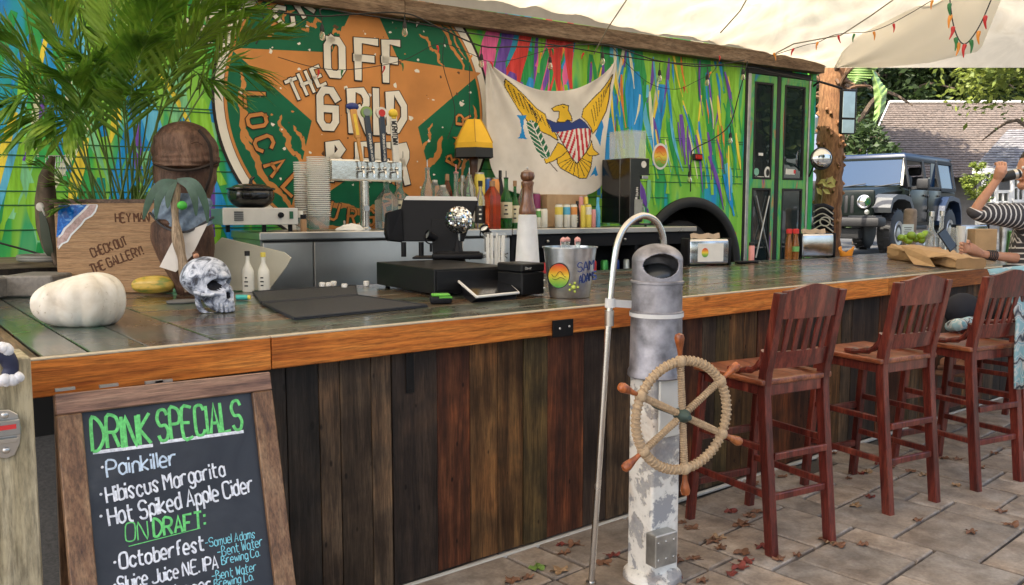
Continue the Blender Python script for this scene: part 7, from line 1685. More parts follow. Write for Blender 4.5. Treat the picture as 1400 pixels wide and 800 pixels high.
# ================================================================ fallen leaves
for k_, c_ in (('leaf_red', (.16, .03, .02)), ('leaf_brown', (.16, .075, .04)), ('leaf_tan', (.27, .17, .09)), ('leaf_green2', (.12, .2, .04))): mat(k_, c_, .7, var=.3, ns=40)
LF = [(755, 740), (772, 757), (783, 745), (735, 777), (765, 781), (722, 790), (905, 788), (925, 790), (912, 780), (933, 715), (945, 722), (975, 740), (983, 736), (1000, 700), (1015, 716), (1025, 706), (1035, 700), (1042, 748), (1015, 756), (1020, 768), (1005, 655), (1012, 718), (1065, 765), (1130, 738), (1148, 746), (1135, 742), (1012, 776), (1035, 648), (1080, 640), (1170, 692), (1160, 655), (1178, 648), (1185, 646), (1290, 627), (1310, 628), (1308, 664), (1328, 728), (1385, 718), (1280, 655), (1165, 648), (1215, 640), (920, 762), (948, 764), (910, 752), (925, 768), (985, 750), (1000, 785), (960, 795), (1055, 640), (1070, 652), (1200, 635), (1245, 645), (1262, 650), (1130, 675), (1190, 680), (880, 775), (700, 795), (1090, 760), (1255, 712), (1180, 745), (1340, 640), (1360, 620), (1370, 700), (825, 770), (838, 760), (1140, 620), (1235, 628)]
for i, (x, y) in enumerate(LF):
    p = onz(x, y, .012); 
    if p.y > .02: p.y = -.02-R.uniform(0, .05)
    g = G(); r = R.uniform(.022, .042); a0 = R.uniform(0, 6.28); lob = R.choice([3, 5, 5]); nn = 20; ph = R.uniform(0, 6)
    vs = [Vector((0, 0, .006))]
    for k in range(nn):
        a = 2*pi*k/nn; rr = r*(.55+.45*abs(cos(a*lob/2)))*(1.25 if k == 0 else 1); vs.append(Vector((rr*cos(a+a0)*1.2, rr*sin(a+a0)*.85, .004+.014*abs(sin(a*2+ph))*R.uniform(.3, 1.3))))
    g.add(vs, [(0, 1+k, 1+(k+1) % nn) for k in range(nn)])
    g.tube([Vector((0, 0, .007)), Vector((r*1.5*cos(a0), r*1.4*sin(a0), .012))], .0012, 4)
    cN = 'green' if i == 3 else R.choice(['red', 'brown', 'brown', 'tan', 'brown'])
    o = g.build('fallen_leaf', MATS['leaf_green2' if cN == 'green' else 'leaf_'+cN], None, True); o.location = (p.x, p.y, .007)
    tag(o, {'green': 'green leaf lying on the stone pavers by the bar', 'red': 'curled dark red fallen leaf on the stone pavers', 'brown': 'curled dry brown fallen leaf on the stone pavers', 'tan': 'pale tan fallen leaf on the stone pavers'}[cN], 'leaf', {'green': 'fallen leaves', 'red': 'fallen red leaves', 'brown': 'fallen brown leaves', 'tan': 'fallen tan leaves'}[cN])
# ================================================================ string lights
def bulb_at(px, py, off, parent, L=24):
    """socket hanging from a cable point, lamp below"""
    P = BW(bz(px, py, off)[0], off, 0); p = face(px, py, P[:2]); K = scale_at(p)
    q = G(); q.tube([p, p-Vector((0, 0, 10*K))], .004, 6); q.lathe([(.007, -.0), (.013, -.012), (.017, -.04), (.017, -.052)], p-Vector((0, 0, 9*K)), 12); so_ = q.build('socket', MATS['rubber'], parent, True)
    q = G(); c = p-Vector((0, 0, 9*K+.05)); q.lathe([(.012, 0), (.02, -.02), (.024, -.04), (.018, -.058), (.0001, -.066)], c, 14, cap=False); q.build('bulb', MATS['bulb_glass'], so_, True)
liquid('bulb_glass', (.95, .85, .6), .8)
def cable(pts, off, name, par, r=.006):
    q = G(); ps = [BW(bz(x, y, off)[0], off, 0) for x, y in pts]; ps = [face(x, y, p[:2]) for (x, y), p in zip(pts, ps)]
    q.tube(catmull(ps, 5), r, 6); return q.build(name, MATS['rubber'], par, True)
sl1 = thing('bulb_string', 'black cable with clear hanging bulbs strung along the timber beam', 'string lights', BW(2, .6, 3.0))
cable([(240, 6), (310, 10), (430, 22), (475, 20), (553, 18), (600, 38), (658, 63), (700, 64), (748, 64), (825, 61), (870, 74), (900, 83), (960, 91), (1018, 82)], .60, 'cable', sl1)
cable([(440, 24), (440, 12), (480, 18), (560, 30), (640, 45), (760, 62), (900, 84), (1020, 92), (1060, 100), (1118, 112)], .64, 'cable', sl1)
cable([(1022, 84), (1010, 130), (998, 170), (975, 190), (950, 203), (945, 215), (944, 262)], .58, 'cable', sl1)
for x, y in ((440, 24), (553, 20), (658, 64), (752, 68), (824, 62), (902, 86), (967, 92), (1016, 85), (999, 172), (943, 225), (310, 12)): bulb_at(x, y, .585, sl1)
cable([(345, -8), (362, 30), (350, 60)], .58, 'cable', sl1)
# lamp suspended with twin cords above the yellow lampshade
cable([(608, 50), (606, 90), (622, 150), (612, 190)], .6, 'cable', sl1, .003)
cable([(642, 90), (642, 165)], .6, 'cable', sl1, .003)
# chili lights
ch = thing('chili_string', 'thin wire string of red, green and orange chili pepper lights', 'string lights', BW(3, .55, 2.9))
mat('chili_red', (.55, .02, .02), .3, var=.1); mat('chili_green', (.03, .18, .05), .3); mat('chili_orange', (.75, .28, .03), .3)
def chili(p, mt, K=1, tl=0, L=.062):
    q = G(); a = R.uniform(-.35, .35)+tl; d = VU*sin(a)+Vector((0, 0, -cos(a))); e = VU*cos(a)*R.choice([-1, 1])
    q.tube(catmull([p, p+d*L*.15, p+d*L*.5+e*.004, p+d*L], 3), [.003, .0055, .009, .0095, .009, .008, .0065, .005, .0035, .002][:10], 8); q.build('pepper', MATS[mt], ch, True)
def chain(pts, pf, cols, r=.0028):
    ps = [pf(x, y) for x, y in pts]; c_ = catmull(ps, 5); q = G(); q.tube(c_, r, 5); q.build('wire', MATS['rubber'], ch, True)
pfb = lambda x, y: face(x, y, BW(bz(x, y, .56)[0], .56, 0)[:2])
chain([(380, 78), (430, 92), (480, 95), (550, 83), (600, 60), (640, 72), (668, 84), (700, 82), (750, 68), (790, 58)], pfb, None)
for x, y, c_ in ((436, 95, 'red'), (468, 95, 'green'), (526, 90, 'red'), (550, 86, 'green'), (598, 62, 'red'), (645, 75, 'orange'), (671, 84, 'red'), (740, 72, 'orange'), (755, 66, 'green'), (771, 66, 'orange'), (798, 72, 'red')): chili(pfb(x, y), 'chili_'+c_)
chain([(835, 62), (860, 90), (890, 115), (925, 122), (950, 112), (975, 98), (985, 78)], pfb, None)
for x, y, c_ in ((852, 80, 'orange'), (881, 108, 'green'), (935, 118, 'red'), (972, 98, 'orange'), (984, 76, 'red')): chili(pfb(x, y), 'chili_'+c_)
def on_can(x, y):       # just below the canvas where the ray meets it, coarse march
    return None
def pt_at(x, y, dist):
    d = ray(x, y); d.normalize(); return EYE+d*dist
pfc = lambda x, y: pt_at(x, y, 7.2-(x-1050)*.003)
chain([(1050, 78), (1100, 62), (1118, 58), (1140, 48), (1165, 45), (1190, 43), (1215, 34), (1245, 18), (1275, 0)], pfc, None)
for x, y, c_ in ((1058, 72, 'orange'), (1085, 66, 'red'), (1118, 57, 'orange'), (1146, 48, 'red'), (1168, 46, 'green'), (1195, 43, 'orange'), (1222, 32, 'red'), (1275, 0, 'orange')): chili(pfc(x, y), 'chili_'+c_)
pfd = lambda x, y: pt_at(x, y, 4.4)
chain([(1298, -6), (1301, 20), (1305, 40), (1312, 56), (1320, 60), (1330, 50), (1342, 30), (1355, 0)], pfd, None)
for x, y, c_ in ((1298, 4, 'green'), (1300, 20, 'orange'), (1304, 36, 'red'), (1307, 51, 'green'), (1311, 58, 'orange'), (1319, 60, 'red'), (1328, 54, 'green'), (1338, 42, 'orange'), (1347, 21, 'red')): chili(pfd(x, y), 'chili_'+c_, L=.06)
# ropes under the canvas
for i, pts in enumerate(([(545, 8), (560, -10)], [(812, 76), (828, 40), (850, -10)], [(1150, 50), (1185, 20), (1230, -14)])):
    pass

# ================================================================ palm trunk with pruned fronds, beyond the bus
wood('palm_trunk', (.12, .05, .025), (.26, .13, .06), (.40, .22, .11), axis=2, s=5, rough=.85, st=4, bp=.9)
TPp = (9.6, 2.9); TF2 = lambda x, y, d=0: face(x, y, (TPp[0]+VN.x*d, TPp[1]+VN.y*d)); KT = scale_at(TPp)
tk = thing('palm_tree', 'thick orange brown palm trunk with cut frond stubs, between the bus mirrors and the vehicle', 'palm tree', (TPp[0], TPp[1], .7))
q = G(); c_ = TF2(1134, 230); pr = []
for k in range(40):
    z = .6+3.6*k/39; pr.append(((17.5+1.2*(k % 2)+.6*sin(k*1.7)-.04*k)*KT, z))
q.lathe(pr, (c_.x, c_.y, 0), 26); q.build('trunk', MATS['palm_trunk'], tk, 60)
for k in range(46):
    a = R.uniform(0, 2*pi); z = R.uniform(1.2, 2.75); q = G(); d = Vector((cos(a), sin(a), .9)); p = Vector((c_.x, c_.y, z))+Vector((cos(a), sin(a), 0))*17*KT; q.box(p, (.06, .03, .05), rot=d.to_track_quat('X', 'Z').to_matrix().to_4x4(), bev=.006); q.build('frond_stub', MATS['palm_trunk'], tk)
mat('dead_frond', (.12, .07, .04), .9, var=.4, ns=20)
for k in range(14):
    a = R.uniform(0, 2*pi); p = Vector((c_.x, c_.y, R.uniform(2.7, 3.05))); e = p+Vector((cos(a)*R.uniform(.2, .5), sin(a)*R.uniform(.2, .5), R.uniform(.0, .5)))
    q = G(); q.tube(catmull([p, p.lerp(e, .5)+Vector((0, 0, .1)), e], 4), [.03, .028, .026, .024, .022, .02, .018, .014, .01][:9], 6); q.build('dry_frond', MATS['dead_frond'], tk, True)
# pale blue white van seen beyond the trunk, low pile at the trunk foot
# small yellow leafed plant at the trunk
pl = thing('small_plant', 'small yellowish leafed plant growing against the palm trunk', 'plant', TF2(1130, 270, .3))
q = G(); b0_ = TF2(1122, 275, .3); q.tube(catmull([b0_-Vector((0, 0, .1)), TF2(1126, 255, .3), TF2(1132, 244, .3)], 4), .006, 5); q.build('stem', mat('twig', (.2, .15, .08)), pl, True)
for x, y in ((1120, 262), (1128, 252), (1134, 246), (1136, 254), (1130, 262), (1124, 248), (1139, 248)):
    q = G(); p = TF2(x, y, .3+R.uniform(-.03, .03)); a = R.uniform(0, 6); d = VU*cos(a)+Vector((0, 0, sin(a))); e = d.cross(VN); L = .06; q.add([p-d*L, p-e*L*.5+VN*.01, p+d*L, p+e*L*.5+VN*.01], [(0, 1, 2, 3)]); q.build('leaf', mat('leaf_yellow', (.42, .38, .12), .6), pl)
pile = thing('strapped_bundle', 'dark rolled bundle with pale straps at the foot of the palm trunk', 'bundle', TF2(1125, 320, .4))
for k in range(5):
    q = G(); A = TF2(1113, 284+k*7, .4); B = TF2(1138, 287+k*7, .4); q.tube(catmull([A, A.lerp(B, .5)+Vector((0, 0, .03)), B], 5), .035, 10); q.build('roll', MATS['black_plastic'], pile, True)
q = G()
for k in range(4): q.tube(catmull([TF2(1112, 290+k*8, .48), TF2(1125, 284+k*8, .5), TF2(1139, 293+k*8, .48)], 5), .007, 6)
q.tube([TF2(1128+7*cos(a), 303+6*sin(a), .5) for a in [2*pi*k/14 for k in range(14)]], .009, 6, closed=True); q.build('strap', flat('strap_cream', (.45, .42, .36)), pile, True)

# ================================================================ dark off-road vehicle
mat('car_paint', (.005, .008, .007), .3, 0, var=.05, coat=.15, bp=0, spec=.18); mat('flare_grey', (.06, .065, .07), .5); mat('car_grey', (.008, .010, .013), .6, var=.1); mat('car_plastic', (.012, .012, .013), .6); mat('hardtop', (.009, .02, .05), .4, coat=.1)
m, n, b = nodes('car_glass'); b.inputs['Base Color'].default_value = (.008, .03, .07, 1); b.inputs['Roughness'].default_value = .03; setp(b, 'Specular IOR Level', .35)  # blue in the base colour stands in for reflected sky
CJ = radians(189); hl = face(1187, 270, (13.28, 4.64)); gz = hl.z-1.0
def JM(x, y, z): return Vector((jo.x+x*cos(CJ)-y*sin(CJ), jo.y+x*sin(CJ)+y*cos(CJ), gz+z))
jo = Vector((0, 0, 0)); off = JM(1.93, .57, 0); jo = Vector((13.28-off.x, 4.64-off.y, 0))
car = thing('offroad_vehicle', 'dark green boxy off road vehicle with blue black hardtop parked beyond the bar', 'car', (jo.x, jo.y, gz), CJ)
def jb(x0, x1, y0, y1, z0, z1, name, mt, par=None, bev=.02, taper=None, seg=2):
    return G().box(((x0+x1)/2, (y0+y1)/2, (z0+z1)/2), (abs(x1-x0), abs(y1-y0), abs(z1-z0)), bev=bev, seg=seg, taper=taper).build(name, MATS[mt], par or car, 40, world=False)
# body tub, bonnet, grille
body = G()
def loft(secs, mi=0):
    o = len(body.v)
    for (x, w0, w1, z0, z1, ch_) in secs:
        body.v += [Vector(v) for v in ((x, -w0, z0), (x, -w1, z1-ch_), (x, -w1+ch_, z1), (x, w1-ch_, z1), (x, w1, z1-ch_), (x, w0, z0))]
    for i in range(len(secs)-1):
        for k in range(6): body.f.append((o+i*6+k, o+i*6+(k+1) % 6, o+i*6+6+(k+1) % 6, o+i*6+6+k)); body.m.append(mi)
    body.f.append(tuple(o+k for k in range(6))[::-1]); body.m.append(mi); L = len(secs)-1; body.f.append(tuple(o+L*6+k for k in range(6))); body.m.append(mi)
loft([(-2.05, .74, .76, .55, 1.14, .03), (.75, .76, .78, .50, 1.16, .03), (.80, .76, .74, .50, 1.18, .04)])
loft([(.80, .55, .70, .6, 1.20, .07), (1.4, .52, .64, .6, 1.17, .08), (1.95, .50, .56, .62, 1.10, .08)])
body.build('body', MATS['car_paint'], car, 35, world=False)
gr = jb(1.93, 2.0, -.66, .66, .68, 1.13, 'grille', 'car_paint', bev=.04)
for k in range(7): y = -.30+.10*k; jb(1.985, 2.006, y-.032, y+.032, .74, 1.04, 'grille_slot', 'car_plastic', gr, bev=.02)
for sy in (-1, 1):
    q = G(); q.lathe([(.115, 0), (.115, .03), (.095, .035), (.085, .01), (.0001, .02)], (1.99, .50*sy, .93), 24, rot=Matrix.Rotation(pi/2, 4, 'Y')); h_ = q.build('headlight', MATS['chrome'] if 'chrome' in MATS else MATS['steel'], car, True, world=False)
    q = G(); q.lathe([(.118, .0), (.118, .036), (.096, .036)], (1.985, .50*sy, .93), 24, rot=Matrix.Rotation(pi/2, 4, 'Y'), cap=False); q.build('headlight_ring', MATS['car_plastic'], h_, True, world=False)
    q = G(); q.lathe([(.045, 0), (.04, .02), (.0001, .025)], (1.99, .50*sy+.05*sy, .76), 16, rot=Matrix.Rotation(pi/2, 4, 'Y')); q.build('indicator', MATS['amber'] if False else MATS['steel'], car, True, world=False)
    # flares
    for xc, r0, r1, nm_ in ((1.42, .44, .60, 'front_flare'), (-1.42, .44, .60, 'rear_flare')):
        g = G(); n = 14; z0 = .50
        prof = [(-.62, .62), (-.56, .86), (-.38, 1.02), (-.1, 1.06), (.25, 1.06), (.48, 1.0), (.58, .84)] if xc > 0 else [(-.58, .60), (-.50, .86), (-.34, 1.02), (0, 1.06), (.32, 1.04), (.52, .88), (.62, .60)]
        vs = []
        for (x, z) in prof: vs += [Vector((xc+x, .60*sy, z)), Vector((xc+x, .92*sy, z-.01)), Vector((xc+x*.93, .92*sy, z-.09)), Vector((xc+x*.93, .60*sy, z-.09))]
        fs = []
        for i in range(len(prof)-1):
            for k in range(4): fs.append((4*i+k, 4*i+(k+1) % 4, 4*i+4+(k+1) % 4, 4*i+4+k))
        g.add(vs, fs+[(3, 2, 1, 0), tuple(4*(len(prof)-1)+k for k in range(4))]); o = g.build('fender_flare', MATS['flare_grey' if xc > 0 else 'hardtop'], car, 30, world=False)
    for xc in (1.42, -1.42):
        q = G(); pr = [(.20, -.11), (.36, -.12), (.395, -.10), (.405, -.05), (.405, .05), (.395, .10), (.36, .12), (.20, .11)]
        q.lathe(pr, (xc, .76*sy, .405), 30, rot=Matrix.Rotation(pi/2, 4, 'X')); w_ = q.build('wheel', MATS['rubber'], car, 40, world=False)
        q = G(); 
        for k in range(30): a = 2*pi*k/30; q.box((xc+.405*cos(a), .76*sy+(.05 if k % 2 else -.05), .405+.405*sin(a)), (.03, .09, .045), rot=Matrix.Rotation(-a, 4, 'Y'), bev=.004)
        q.build('tread', MATS['rubber'], w_, world=False)
        q = G(); q.lathe([(.215, 0), (.2, .02), (.12, .005), (.05, .02), (.0001, .022)], (xc, .86*sy, .405), 20, rot=Matrix.Rotation(-pi/2*sy, 4, 'X')); q.build('rim', MATS['steel_dull'], w_, True, world=False)
jb(1.95, 2.32, -.86, .86, .52, .68, 'front_bumper', 'car_plastic', bev=.05); 
for sy in (-1, 1): jb(2.0, 2.28, .35*sy, .80*sy, .678, .70, 'bumper_pad', 'car_grey', bev=.01)
jb(2.0, 2.2, -.5, .5, .32, .5, 'skid_plate', 'car_plastic')
jb(-2.12, -2.05, -.8, .8, .5, .65, 'rear_bumper', 'car_plastic')
# cab
def pan(pts, name, mt, th=.02, par=None):
    g = G(); nn = (Vector(pts[1])-Vector(pts[0])).cross(Vector(pts[2])-Vector(pts[0])).normalized(); a = [Vector(p) for p in pts]; N = len(a)
    g.add(a+[p+nn*th for p in a], [tuple(range(N))[::-1], tuple(range(N, 2*N))]+[(k, (k+1) % N, N+(k+1) % N, N+k) for k in range(N)]); return g.build(name, MATS[mt], par or car, world=False)
ws = [(.80, -.68, 1.20), (.80, .68, 1.20), (.55, .63, 1.70), (.55, -.63, 1.70)]
pan(ws, 'windscreen', 'car_glass', .012)
q = G()
for a, c2 in ((0, 1), (1, 2), (2, 3), (3, 0)): q.beam(ws[a], ws[c2], .06, .05, bev=.01)
q.build('windscreen_frame', MATS['car_paint'], car, world=False)
q = G()
for y0 in (-.35, .25): q.tube([Vector((.87, y0, 1.20)), Vector((.82, y0+.42, 1.26))], .010, 6); 
q.build('wiper', MATS['car_plastic'], car, world=False)
jb(-2.02, .58, -.66, .66, 1.70, 1.80, 'hard_top_roof', 'hardtop', bev=.035, taper=.97)
q = G(); q.box((-2.02, 0, 1.77), (.16, 1.3, .04), bev=.01); q.build('roof_spoiler', MATS['hardtop'], car, world=False)
for sy in (-1, 1):
    Y0, Y1 = .765*sy, .655*sy
    def side(x0, x1, z0, z1, w, name, mt, fr_, glass=True, open_=False):
        yy = lambda z: sy*(.775-(z-1.14)*.2)
        q = G(); c4 = [(x0, z0), (x1, z0), (x1-.0, z1), (x0, z1)]
        for a in range(4):
            A, B = c4[a], c4[(a+1) % 4]; q.beam((A[0], yy(A[1]), A[1]), (B[0], yy(B[1]), B[1]), .035, w, up=(1, 0, 0) if A[0] == B[0] else (0, 0, 1), bev=.006)
        f_ = q.build(name, MATS[mt], car, world=False)
        if glass: pan([(x0, yy(z0)-.01*sy, z0), (x1, yy(z0)-.01*sy, z0), (x1, yy(z1)-.01*sy, z1), (x0, yy(z1)-.01*sy, z1)], 'side_window', 'car_glass', .008, f_)
    side(-.22, .66, 1.19, 1.68, .05, 'window_frame', 'car_grey', 1, glass=False)
    side(-1.0, -.28, 1.19, 1.68, .05, 'window_frame', 'car_grey', 1, glass=False)
    side(-1.98, -1.08, 1.17, 1.69, .07, 'rear_quarter', 'car_grey', 1)
    pan([(-.98, .69*sy, 1.2), (-.72, .69*sy, 1.2), (-.72, .68*sy, 1.66), (-.98, .68*sy, 1.66)], 'side_window', 'car_glass', .008)
    for x0, x1 in ((-.24, .72), (-1.02, -.28)):
        d_ = jb(x0, x1, .775*sy, .80*sy, .58, 1.15, 'door', 'car_paint', bev=.012)
        jb(x0+.06, x0+.22, .80*sy, .825*sy, 1.04, 1.07, 'door_handle', 'car_plastic', d_, bev=.006)
        for z in (.75, 1.02): jb(x1-.02, x1+.05, .80*sy, .82*sy, z, z+.05, 'door_hinge', 'car_grey', d_, bev=.006)
    jb(.50, .62, .86*sy, 1.06*sy, 1.16, 1.34, 'wing_mirror', 'car_plastic', bev=.03); q = G(); q.beam((.58, .78*sy, 1.17), (.56, .92*sy, 1.2), .05, .05); q.build('mirror_arm', MATS['car_plastic'], car, world=False)
    jb(-.3, .9, .72*sy, .80*sy, .44, .52, 'side_step', 'car_plastic')
for y in (-.36, .36):
    for x in (.05, -.85): 
        s_ = jb(x-.08, x+.08, y-.24, y+.24, .9, 1.42, 'seat_back', 'car_plastic', bev=.05); jb(x-.05, x+.05, y-.12, y+.12, 1.44, 1.6, 'headrest', 'car_plastic', s_, bev=.04)
q = G(); q.tube([Vector((.42+.0*cos(a), .36+.17*cos(a), 1.14+.17*sin(a))) for a in [2*pi*k/20 for k in range(20)]], .014, 6, closed=True); q.build('steering_wheel', MATS['car_plastic'], car, world=False)

# stone bollard near the tray
# ================================================================ houses
m, n, b = nodes('shingle_brown'); mp = coords(n, rnd=False); t1 = noi(n, mp, 30, 4); t2 = noi(n, mp, .9, 4); t3 = noi(n, mp, 6, 5)
r1 = ramp(n, [(.3, (.075, .06, .05)), (.7, (.175, .14, .12))]); n.links.new(t3.outputs[0], r1.inputs[0]); r2 = ramp(n, [(.3, (.7, .7, .7)), (.7, (1.2, 1.2, 1.2))]); n.links.new(t1.outputs[0], r2.inputs[0])
n.links.new(mix(n, 1.0, r1.outputs[0], r2.outputs[0], 'MULTIPLY'), b.inputs['Base Color']); b.inputs['Roughness'].default_value = .9
mat('shingle_grey', (.17, .165, .175), .9, var=.35, ns=4); mat('shingle_grey2', (.22, .215, .22), .9, var=.3, ns=5); flat('trim_white', (.6, .6, .58)); mat('house_wall', (.16, .15, .14), .8)
D1 = 30.0
def far(px, py, D): d = ray(px, py); h = hypot(d.x, d.y); k = D/(d.x*cos(PSI)+d.y*sin(PSI)); return EYE+d*k
def shingle_roof(A, B, Cc, Dd, rows, cols, mts, parent, name='shingle', maxn=300):
    """A,B eave left,right; Cc,Dd ridge right,left; overlapping courses"""
    cnt = 0; q = G(); nn = (B-A).cross(Dd-A).normalized(); 
    if nn.z < 0: nn = -nn
    for r_ in range(rows):
        v0, v1 = r_/rows, (r_+1)/rows; shift = (r_ % 2)*.5
        for c_ in range(-1, cols):
            u0, u1 = max(0, (c_+shift)/cols), min(1, (c_+1+shift)/cols)
            if u1 <= u0: continue
            P = lambda u, v: A.lerp(B, u).lerp(Dd.lerp(Cc, u), v)
            lift = R.uniform(.018, .03); e = .0015*(B-A).length/(B-A).length
            p = [P(u0+.0006, v0)+nn*lift, P(u1-.0006, v0)+nn*lift, P(u1-.0006, min(1, v1+.001)), P(u0+.0006, min(1, v1+.001))]
            lo4 = [P(u0+.0006, v0), P(u1-.0006, v0)]
            q.add(p+lo4, [(0, 1, 2, 3), (4, 5, 1, 0)], R.choice([0, 0, 1]))
    o = q.build('shingles', mts, parent); o['kind'] = 'stuff'; return o
hs1 = thing('brown_roof_house', 'house with a big brown shingle roof behind the parked vehicle', 'house', far(1270, 262, 33))
EL, ER = far(1170, 243, 27), far(1440, 243, 27); RL, RR_ = far(1216, 141, 33), far(1420, 141, 33)
q = G(); bk = (RL-EL); bk.z = 0; q.add([EL, ER, RR_, RL, RL+bk*1+Vector((0, 0, -2.6)), RR_+bk+Vector((0, 0, -2.6))], [(0, 1, 2, 3), (3, 2, 5, 4), (0, 3, 4)]); q.build('roof_deck', MATS['shingle_brown'], hs1)
mat('shingle_b2', (.12, .095, .08), .9, var=.5, ns=8); shingle_roof(EL+Vector((0, 0, .01)), ER+Vector((0, 0, .01)), RR_+Vector((0, 0, .01)), RL+Vector((0, 0, .01)), 34, 46, [MATS['shingle_brown'], MATS['shingle_b2']], hs1)
q = G(); q.beam(RL+Vector((0, 0, .05)), RR_+Vector((0, 0, .05)), .25, .08); q.build('ridge_cap', MATS['trim_white'], hs1)
q = G(); q.beam(EL, RL, .05, .12); q.build('barge_board', MATS['trim_white'], hs1)
q = G(); A, B = EL+bk*.12, ER+bk*.12; q.add([Vector((A.x, A.y, .5)), Vector((B.x, B.y, .5)), Vector((B.x, B.y, EL.z)), Vector((A.x, A.y, EL.z))], [(0, 1, 2, 3)]); q.build('wall', MATS['house_wall'], hs1)
hs2 = thing('grey_roof_house', 'low house with pale grey shingle roof and white window at the right edge', 'house', far(1380, 262, 24))
EL, ER = far(1330, 231, 23), far(1480, 231, 23); RL, RR_ = far(1378, 178, 26.5), far(1480, 150, 26.5)
RR_ = far(1480, 176, 26.5)
q = G(); q.add([EL, ER, RR_, RL, EL+(RL-EL)*2.1+Vector((0, 0, -3.6))], [(0, 1, 2, 3), (0, 3, 4)]); q.build('roof_deck', MATS['shingle_grey'], hs2)
shingle_roof(EL+Vector((0, 0, .01)), ER+Vector((0, 0, .01)), RR_+Vector((0, 0, .01)), RL+Vector((0, 0, .01)), 16, 22, [MATS['shingle_grey'], MATS['shingle_grey2']], hs2)
q = G(); q.beam(EL+Vector((0, 0, -.06)), ER+Vector((0, 0, -.06)), .04, .14); q.build('gutter', MATS['trim_white'], hs2)
wd_ = (ER-EL).normalized(); bk2 = Vector((-wd_.y, wd_.x, 0)); A, B = EL+bk2*.3+wd_*.3, ER+bk2*.3
q = G(); q.add([Vector((A.x, A.y, .5)), Vector((B.x, B.y, .5)), Vector((B.x, B.y, EL.z-.1)), Vector((A.x, A.y, EL.z-.1))], [(0, 1, 2, 3)]); q.build('wall', mat('wall_grey', (.2, .2, .2), .8), hs2)
for x0, x1, y0, y1 in ((1345, 1362, 236, 275), (1362, 1380, 262, 290), (1384, 1400, 238, 275)):
    a, c2, d_ = far(x0, y0, 22.9), far(x1, y0, 22.9), far(x0, y1, 22.9); q = G()
    P_ = [a, c2, c2+(d_-a), d_]
    for k in range(4): q.beam(P_[k], P_[(k+1) % 4], .08, .08, up=(0, 0, 1) if k % 2 == 0 else VN)
    q.beam((a+c2)/2, (d_+P_[2])/2, .04, .04, up=VN); q.beam((a+d_)/2, (c2+P_[2])/2, .04, .04); wf = q.build('window', MATS['trim_white'], hs2)
    q = G(); q.add([p+Vector((VN.x*-.02, VN.y*-.02, 0)) for p in P_], [(0, 1, 2, 3)]); q.build('pane', MATS['dark_glass'], wf)
# pale building sliver behind the palm trunk
q = G(); a, c2 = far(1098, 156, 17), far(1118, 156, 17); q.box(((a.x+c2.x)/2+.25, (a.y+c2.y)/2+.35, (a.z+.5)/2), (.75, .7, a.z-.5), rz=VA, bev=.03); 
bxv = thing('pale_van', 'pale blue white van partly seen between the bus and the palm trunk', 'van', ((a.x+c2.x)/2+.25, (a.y+c2.y)/2+.35, .6), VA)
q.build('van_body', mat('van_white', (.22, .25, .36), .35), bxv)
q = G(); f_ = (a+c2)/2; q.box(far(1119, 172, 16.8)+Vector((0, 0, 0)), (.16, .05, .32), rz=VA, bev=.01); q.build('van_window', MATS['dark_glass'], bxv)
# ================================================================ trees and shrubs
def leafmat(name, a, c, t=.35):
    m, n, b = nodes(name); mp = coords(n, rnd=False); t1 = noi(n, mp, .9, 4); gi = n.nodes.new('ShaderNodeNewGeometry')
    r1 = ramp(n, [(.0, a), (1, c)]); mm = n.nodes.new('ShaderNodeMath'); mm.operation = 'MULTIPLY_ADD'; mm.inputs[1].default_value = .6; n.links.new(gi.outputs['Random Per Island'], mm.inputs[0]); n.links.new(t1.outputs[0], mm.inputs[2])
    m2 = n.nodes.new('ShaderNodeMath'); m2.operation = 'SUBTRACT'; m2.inputs[1].default_value = .3; n.links.new(mm.outputs[0], m2.inputs[0]); n.links.new(m2.outputs[0], r1.inputs[0])
    n.links.new(r1.outputs[0], b.inputs['Base Color']); b.inputs['Roughness'].default_value = .55
    tr = n.nodes.new('ShaderNodeBsdfTranslucent'); ms = n.nodes.new('ShaderNodeMixShader'); ms.inputs[0].default_value = t
    n.links.new(r1.outputs[0], tr.inputs[0]); n.links.new(b.outputs[0], ms.inputs[1]); n.links.new(tr.outputs[0], ms.inputs[2]); n.links.new(ms.outputs[0], n.nodes['Material Output'].inputs[0]); return m
leafmat('leaves_dark', (.012, .03, .008), (.06, .10, .025)); leafmat('leaves_mid', (.03, .06, .012), (.13, .17, .04)); leafmat('leaves_bright', (.08, .13, .015), (.26, .30, .05)); mat('bark', (.09, .065, .045), .9, var=.4, ns=12, bp=.8)
